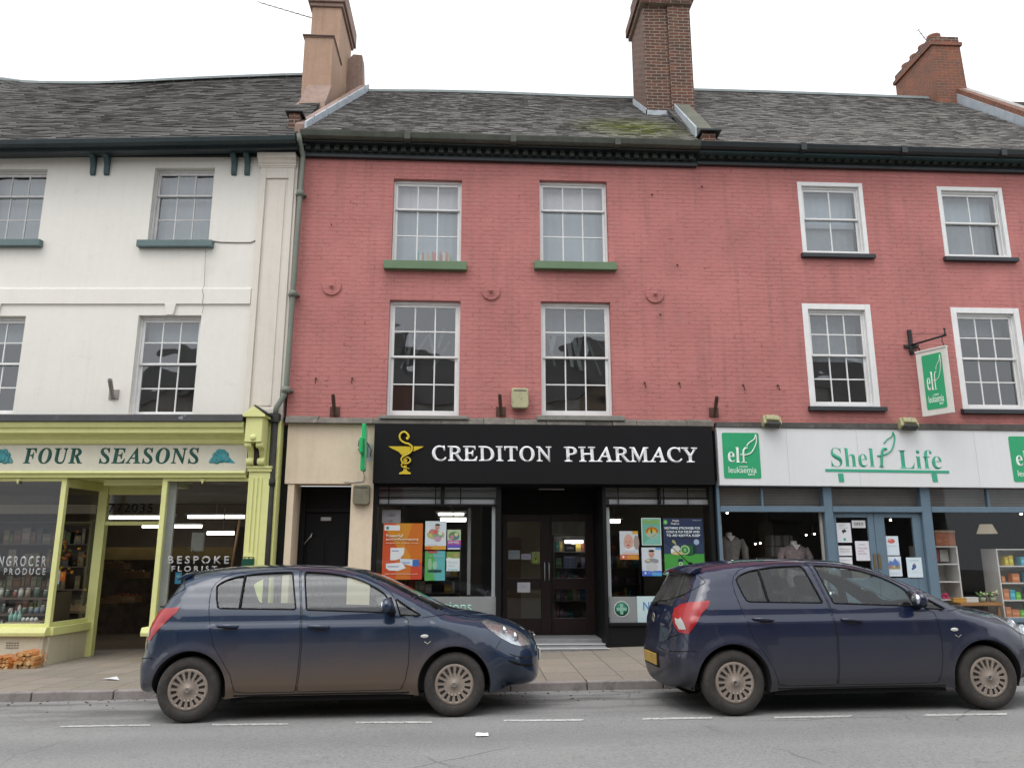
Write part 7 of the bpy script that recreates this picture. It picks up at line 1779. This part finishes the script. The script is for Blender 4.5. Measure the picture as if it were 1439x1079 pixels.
skinline('bumper_seam', [(-.45, .735), (-.42, .66), (-.36, .56)], .003, SEAM, off=-.002)
skinline('bumper_crease', [(-.545, .565), (-.46, .575), (-.38, .585), (-.32, .572)], .006, RUB, off=-.004)
skinline('bonnet_seam', [(2.20, .915), (2.4, .935), (2.6, .915), (2.76, .878), (2.88, .868), (3.05, .82), (3.20, .745), (3.29, .67)], .0040, SEAM, off=-.002)
skinline('bumper_seam', [(2.97, .69), (2.92, .62), (2.90, .57)], .0035, SEAM, off=-.002)
skinline('intake', [(3.04, .50), (3.15, .455), (3.28, .43)], .016, RUB, off=-.012); skinline('intake', [(3.05, .555), (3.17, .515), (3.29, .50)], .006, RUB, off=-.004)
skinline('sill_trim', [(.42, .232), (1.0, .236), (1.6, .236), (2.08, .23)], .016, DARK, off=-.012)
skinline('fuel_flap_seam', [(-.21+.085*math.cos(k*PI/12), .75+.085*math.sin(k*PI/12)) for k in range(25)], .0022, SEAM, off=-.001, sides=(-1,))
# arches
for hx in (0, WB):
    for sd in (-1, 1):
        mb = MB(); A = []; B = []; C = []
        for x, z in arcp(hx, aa, 180-aa, 30):
            p = surf(x, z); A.append(p.copy()); B.append(p+Vector((0, .03, 0))+Vector((hx-x, 0, HZ-z))*.03); C.append(p+Vector((0, .42, 0)))
        V_ = [[mb.bm.verts.new((p.x, p.y*(1 if sd < 0 else -1), p.z)) for p in r_] for r_ in (A, B, C)]
        for r0, r1_ in zip(V_, V_[1:]):
            for k in range(len(r0)-1): mb.bm.faces.new((r0[k], r0[k+1], r1_[k+1], r1_[k])).smooth = True
        e = [mb.bm.verts.new((hx, C[0].y*(1 if sd < 0 else -1), HZ))]
        for k in range(len(A)-1): mb.bm.faces.new((V_[2][k], V_[2][k+1], e[0]))
        mb.build('wheel_well', DARK, car)
mb = MB(); mb.box(-.36, 2.9, .21, .27, -.62, .62); mb.box(.40, 2.1, .17, .25, -.755, .755); mb.build('underbody', DARK, car)
mb = MB(); mb.box(.30, 2.3, .24, .60, -.72, .72); mb.box(2.05, 2.35, .5, .86, -.66, .66); mb.build('cabin_floor', pm('cabin_black', (.015, .015, .016), .9, .1, 5, 0), car)
# wheels
def make_wheel(hx, sd):
    tw = .185; yo = -(interp(WX, hx)*.846-.010)
    c = (hx, yo, HZ) if sd < 0 else (hx, -yo, HZ); q = 1 if sd < 0 else -1
    mb = MB(); prof = [(.185, .012), (.195, -.002), (.23, -.010), (.262, -.006), (.278, .006), (.290, .022), (.295, .05), (.295, tw-.03), (.28, tw), (.19, tw)]
    mb.lathe([(r, h*q) for r, h in prof], c, 'd', 48); ty = mb.build('wheel', TYRE, car)
    # wheel trim with sixteen slots
    mb = MB(); mb.use(HUB); n = 16; sub = 6
    def ring(r, h, k, slot=False): t = 2*PI*k/(n*sub); return (c[0]+r*math.cos(t), c[1]+h*q, c[2]+r*math.sin(t))
    rr = [(0, -.006), (.026, -.006), (.028, .0), (.075, -.004), (.102, -.001), (.158, .003), (.172, .000), (.186, .004), (.190, .012)]
    for (r0, h0), (r1_, h1) in zip(rr, rr[1:]):
        for k in range(n*sub):
            sl_ = r0 == .102 and (k % sub) in (1, 2, 3)
            if sl_:
                dp = .028; mb.use(DARK)
                a, b_, e, f_ = ring(r0, h0, k), ring(r1_, h1, k), ring(r1_, h1, k+1), ring(r0, h0, k+1)
                a2_, b2_, e2_, f2_ = ring(r0, h0+dp, k), ring(r1_, h1+dp, k), ring(r1_, h1+dp, k+1), ring(r0, h0+dp, k+1)
                mb.face((a2_, b2_, e2_, f2_)); mb.use(HUB)
                mb.face((a, f_, f2_, a2_)); mb.face((b_, e, e2_, b2_))
                if k % sub == 1: mb.face((a, b_, b2_, a2_))
                if k % sub == 3: mb.face((f_, e, e2_, f2_))
            elif r0 == 0: mb.face((ring(0, h0, 0), ring(r1_, h1, k), ring(r1_, h1, k+1)), True)
            else: mb.face((ring(r0, h0, k), ring(r1_, h1, k), ring(r1_, h1, k+1), ring(r0, h0, k+1)), True)
    bmesh.ops.remove_doubles(mb.bm, verts=mb.bm.verts[:], dist=.0003)
    hc = mb.build('hubcap', None, ty, recalc=False)
    mb = MB(); y_ = c[1]-.008*q
    mb.lathe([(.0185, 0), (.0185, -.003*q), (.022, -.003*q), (.022, 0)], (c[0], y_, c[2]), 'd', 20); mb.box(c[0]-.018, c[0]+.018, c[2]-.002, c[2]+.002, y_-.003*q, y_); mb.build('hub_emblem', pm('worn_chrome', (.4, .38, .35), .35, .1, 9, 0, metal=.7), ty)
for hx in (0, WB):
    for sd in (-1, 1): make_wheel(hx, sd)
# handles
for sd in (-1, 1):
    q = 1 if sd < 0 else -1
    for hx_, hz_ in ((.33, .868), (1.20, .850)):
        a = surf(hx_-.11, hz_+.004); b = surf(hx_+.10, hz_-.006); mb = MB()
        pts = [a+Vector((0, .012, 0)), a+Vector((.015, -.016, 0)), a.lerp(b, .5)+Vector((0, -.026, 0)), b+Vector((-.015, -.016, 0)), b+Vector((0, .012, 0))]
        mb.tube([(p.x, p.y*q, p.z) for p in pts], [.010, .014, .016, .014, .010], 10); ho = mb.build('door_handle', PAINT_L, car); painted.append(ho)
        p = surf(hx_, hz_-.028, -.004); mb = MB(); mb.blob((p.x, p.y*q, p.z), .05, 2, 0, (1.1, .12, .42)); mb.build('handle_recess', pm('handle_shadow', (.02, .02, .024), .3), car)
    # mirror
    mb = MB(); p = surf(1.90, .965); yb = p.y-.13
    mb.blob((1.86, yb*q, 1.035), .1, 3, 0, (.62, .98, .74)); painted.append(mb.build('door_mirror', PAINT_L, car))
    mb = MB(); mb.blob((1.875, (yb+.015)*q, .985), .09, 2, 0, (.55, .8, .35)); mb.tube([(1.90, (p.y+.01)*q, .955), (1.89, (yb+.06)*q, .985)], [.035, .03], 8); mb.build('mirror_foot', RUB, car)
    mb = MB(); mb.blob((1.822, (yb+.0)*q, 1.035), .08, 2, 0, (.35, .95, .72)); mb.build('mirror_glass', CHR, car)
    # indicator repeater and small badge on the front wing
    p = surf(2.22, .742, .002); mb = MB(); mb.blob((p.x, p.y*q, p.z), .03, 2, 0, (1.35, .2, .6)); mb.build('side_repeater', pm('clear_repeater', (.62, .62, .6), .25), car)
    p = surf(2.25, .68, .001); mb = MB(); mb.tube([(p.x-.03, p.y*q, p.z+.012), (p.x, p.y*q, p.z-.01), (p.x+.03, p.y*q, p.z+.014)], .004, 5); mb.build('wing_badge', pm('worn_chrome', (.4, .38, .35), .35), car)
# spoiler, aerial, wiper, plate, emblem, high stop lamp
mb = MB()
pr = [(-.20, 1.398), (-.27, 1.382), (-.335, 1.343), (-.34, 1.327), (-.275, 1.327), (-.20, 1.367)]
n = 12; rows = []
for k in range(n+1):
    s = -1+2*k/n; y = s*.54; dr_ = -.018*s*s; rows.append([mb.bm.verts.new((x+.045*s*s, y, z+dr_-.01*abs(s)**6)) for x, z in pr])
for A, B in zip(rows, rows[1:]):
    for k in range(len(pr)): mb.bm.faces.new((A[k], A[(k+1) % len(pr)], B[(k+1) % len(pr)], B[k])).smooth = True
mb.bm.faces.new(rows[0][::-1]); mb.bm.faces.new(rows[-1]); painted.append(mb.build('spoiler', PAINT_L, car, bevel=.006))
part('stop_lamp', pm('dark_red_plastic', (.18, .01, .012), .3), car, (-.343, -.332, 1.33, 1.342, -.14, .14))
mb = MB(); mb.tube([(-.13, 0, 1.41), (-.25, 0, 1.53), (-.40, 0, 1.66)], [.006, .004, .003], 6); mb.blob((-.12, 0, 1.415), .022, 1, 0, (1.4, .8, .6)); mb.build('roof_aerial', RUB, car)
mb = MB(); mb.tube([(-.525, .04, 1.0), (-.505, -.12, 1.03), (-.49, -.38, 1.04)], .008, 6); mb.blob((-.525, .03, .995), .035, 2, 0, (.7, 1.1, .8)); mb.build('rear_wiper', RUB, car)
mb = MB(); mb.lathe([(.038, 0), (.038, -.006), (.048, -.006), (.048, 0)], (-.551, 0, .86), 'u', 24); mb.box(-.56, -.554, .856, .864, -.04, .04); mb.build('tailgate_emblem', pm('worn_chrome', (.4, .38, .35), .35), car)
mb = MB(); mb.box(-.556, -.545, .80, .812, -.42, -.29); mb.build('tailgate_badge', pm('worn_chrome', (.4, .38, .35), .35), car)
part('number_plate', pm('dirty_yellow_plate', (.42, .26, .06), .5, .2, 6, .1, 30, stain=(.22, .15, .08)), car, (-.618, -.602, .405, .515, -.26, .26), bevel=.004)
part('plate_recess', RUB, car, (-.606, -.585, .385, .535, -.30, .30), bevel=.006)
part('number_plate', pm('white_plate', (.55, .55, .52), .5), car, (3.385, 3.403, .45, .56, -.26, .26), bevel=.004)
mb = MB(); mb.lathe([(.045, 0), (.045, .006), (.055, .006), (.055, 0)], (3.345, 0, .665), 'u', 24); mb.box(3.34, 3.358, .66, .67, -.05, .05); mb.build('grille_emblem', pm('bright_chrome', (.6, .6, .6), .2, .05, 5, 0, metal=1), car)
part('grille_bar', pm('bright_chrome', (.6, .6, .6), .2), car, (3.32, 3.345, .69, .712, -.33, .33), bevel=.008)
# inside: seats, wheel, dash
def seat(x, y, w_, name='seat'):
    mb = MB(); mb.use(SEAT)
    mb.hexa([(x-.02, y-w_/2, .42), (x+.48, y-w_/2, .46), (x+.48, y+w_/2, .46), (x-.02, y+w_/2, .42), (x-.02, y-w_/2, .58), (x+.50, y-w_/2, .64), (x+.50, y+w_/2, .64), (x-.02, y+w_/2, .58)])
    mb.hexa([(x-.10, y-w_/2, .5), (x+.06, y-w_/2, .5), (x+.06, y+w_/2, .5), (x-.10, y+w_/2, .5), (x-.26, y-w_/2+.04, 1.06), (x-.16, y-w_/2+.04, 1.08), (x-.16, y+w_/2-.04, 1.08), (x-.26, y+w_/2-.04, 1.06)])
    return mb.build(name, None, car, bevel=.05, seg=3)
def headrest(x, y): mb = MB(); mb.rbox((x, y, 1.19), (.09, .24, .17), Matrix.Rotation(math.radians(-12), 3, 'Y')); mb.build('headrest', SEAT, car, bevel=.04, seg=3)
for y in (-.35, .35): seat(1.15, y, .5); headrest(.95, y)
seat(.38, 0, 1.25, 'rear_bench')
for y in (-.36, .36): headrest(.15, y)
mb = MB(); mb.prism([(1.85, .6), (2.3, .6), (2.36, .93), (2.05, .965), (1.82, .93)], -.66, .66, 'z') if False else mb.hexa([(1.82, -.68, .62), (2.32, -.68, .62), (2.32, .68, .62), (1.82, .68, .62), (1.86, -.66, .93), (2.36, -.66, .93), (2.36, .66, .93), (1.86, .66, .93)]); mb.build('dashboard', pm('cabin_black', (.015, .015, .016)), car, bevel=.05, seg=3)
mb = MB(); cx, cy, cz = 1.72, -.35, .93; R_ = Matrix.Rotation(math.radians(-25), 3, 'Y')
mb.tube([Vector((cx, cy, cz))+R_ @ Vector((0, .185*math.cos(2*PI*k/24), .185*math.sin(2*PI*k/24))) for k in range(25)], .016, 8); mb.tube([(cx, cy, cz), (1.86, cy, .86)], .035, 8); mb.build('steering_wheel', RUB, car)
# place the two cars: the street rises a little to the right and falls to the gutter
def place_car(root, px, py, label, paint, yaw=0.0, yn=7.9):
    u, z = Frame(0, yn, 0).P(px, py, 0)
    y0 = yn+.84; root['label'] = label; root['category'] = 'car'; root['group'] = 'dark blue hatchbacks parked along the kerb'
    slope = math.atan(.010)
    root.rotation_mode = 'XYZ'
    root.location = (u, y0, z_road(u, y0)+.004)
    root.rotation_euler = (-math.atan(.034), -slope, yaw)
    for ch in root.children_recursive:
        if ch.get('painted'): 
            for s_ in ch.material_slots: s_.link = 'OBJECT'; s_.material = paint
for o in painted: o['painted'] = 1
bpy.context.view_layer.update()
car2 = dupe(car)
place_car(car, 262.3, 971, 'blue hatchback with brown mud over its doors, parked between florist and pharmacy door', PAINT_L, math.radians(.2), 7.83)
place_car(car2, 1034, 957, 'navy hatchback parked outside the charity shop, cut by the right edge', PAINT_R, math.radians(.2), 7.58)
for o in list(car.children_recursive)+list(car2.children_recursive):
    if 'painted' in o: del o['painted']
full.free()
# ================================================================== television aerials
def aerial(fr, p0, p1, d, n, label, mast, back=.25):
    (u0, z0), (u1, z1) = fr.P(*p0, d), fr.P(*p1, d)
    t = thing('television_aerial', label, 'aerial', mast[0], mast[1], d, fr=fr); al = pm('dull_aerial_metal', (.32, .31, .31), .5, .1, 5, 0, metal=.5)
    A, B = Vector((u0, d, z0)), Vector((u1, d+back, z1))
    mb = MB(fr); mb.tube([A, B], .011, 6); mb.build('boom', al, t)
    mb = MB(fr)
    for k in range(n):
        p = A.lerp(B, k/(n-1)*.94+.02); mb.tube([p+Vector((-.02, -.13, -.07)), p+Vector((.02, .13, .07))], .010, 5)
    mb.build('elements', al, t)
    mb = MB(fr); mb.tube([(mast[0], d+back, mast[1]), (mast[0], d+back, max(z0, z1)+.05)], .016, 8); mb.build('mast', al, t)
aerial(FP, (365, 4), (437, 16), 3.3, 10, 'long thin aerial standing out left from the top of the rendered chimney', (FP.P(437, 16, 3.3)[0], FP.P(437, 40, 3.3)[1]))
aerial(FP, (1290, 42), (1315, 56), 5.0, 5, 'small aerial behind the pots of the orange brick chimney', (FP.P(1315, 56, 5)[0], 13.0))
# ================================================================== the far side of the street: only its reflection is seen
def opposite(x0, x1, h, col, roofh, label, seed):
    global FR
    FR = Frame(x1, -3.6, PI); W_ = x1-x0
    t = thing('terrace_house', label, 'house', W_/2, .1, 0, 'houses across the street seen in the glass', fr=FR)
    hl = []; n = max(2, int(W_/2.6)); 
    for zc in ((4.0, 5.6), (6.5, 7.8)):
        if zc[1] > h: continue
        for k in range(n): c = W_*(k+.5)/n; hl.append((c-.5, c+.5, *zc))
    wall('wall', 0, W_, -.2, h, hl, pm('opposite_wall_%d' % seed, col, .85, .1, 1.5, .1), t, .15)
    for a, b_, c, e in hl:
        mb = MB(); mb.box(a, b_, c, e, .12, .16); o = mb.build('window', pm('opposite_dark_pane', (.06, .07, .08), .15), t)
        mb = MB(); mb.box(a-.06, a+.05, c, e, -.01, .13).box(b_-.05, b_+.06, c, e, -.01, .13).box(a, b_, e-.05, e+.06, -.012, .13).box(a, b_, c-.08, c+.03, -.06, .13).box(a, b_, (c+e)/2-.025, (c+e)/2+.025, .05, .13).box((a+b_)/2-.015, (a+b_)/2+.015, c, e, .06, .13); mb.build('frame', M_WHITE, o)
    part('shopfront', pm('opposite_shop_%d' % seed, tuple(c*.25 for c in col), .4), t, (.3, W_-.3, .1, 2.6, -.08, -.003), (.1, W_-.1, 2.6, 3.3, -.15, -.003))
    mb = MB(); mb.prism([(-.3, h), (4.2, h+roofh), (8.7, h)], 0, W_, 'u'); mb.build('roof', SL_L, t)
opposite(-16, -9, 7.4, (.45, .42, .36), 2.6, 'cream house across the street, leftmost, seen only mirrored in the shop windows', 1)
opposite(-9, -2.5, 8.0, (.30, .13, .09), 2.8, 'red brick house across the street, seen only mirrored in the shop windows', 2)
opposite(-2.5, 4.5, 7.2, (.62, .60, .56), 2.6, 'white house directly across the street, seen only mirrored in the shop windows', 3)
opposite(4.5, 11, 7.9, (.40, .30, .20), 2.7, 'tan house across the street, seen only mirrored in the shop windows', 4)
opposite(11, 18, 7.3, (.48, .46, .44), 2.6, 'grey house across the street, rightmost, seen only mirrored in the shop windows', 5)
FR = FP
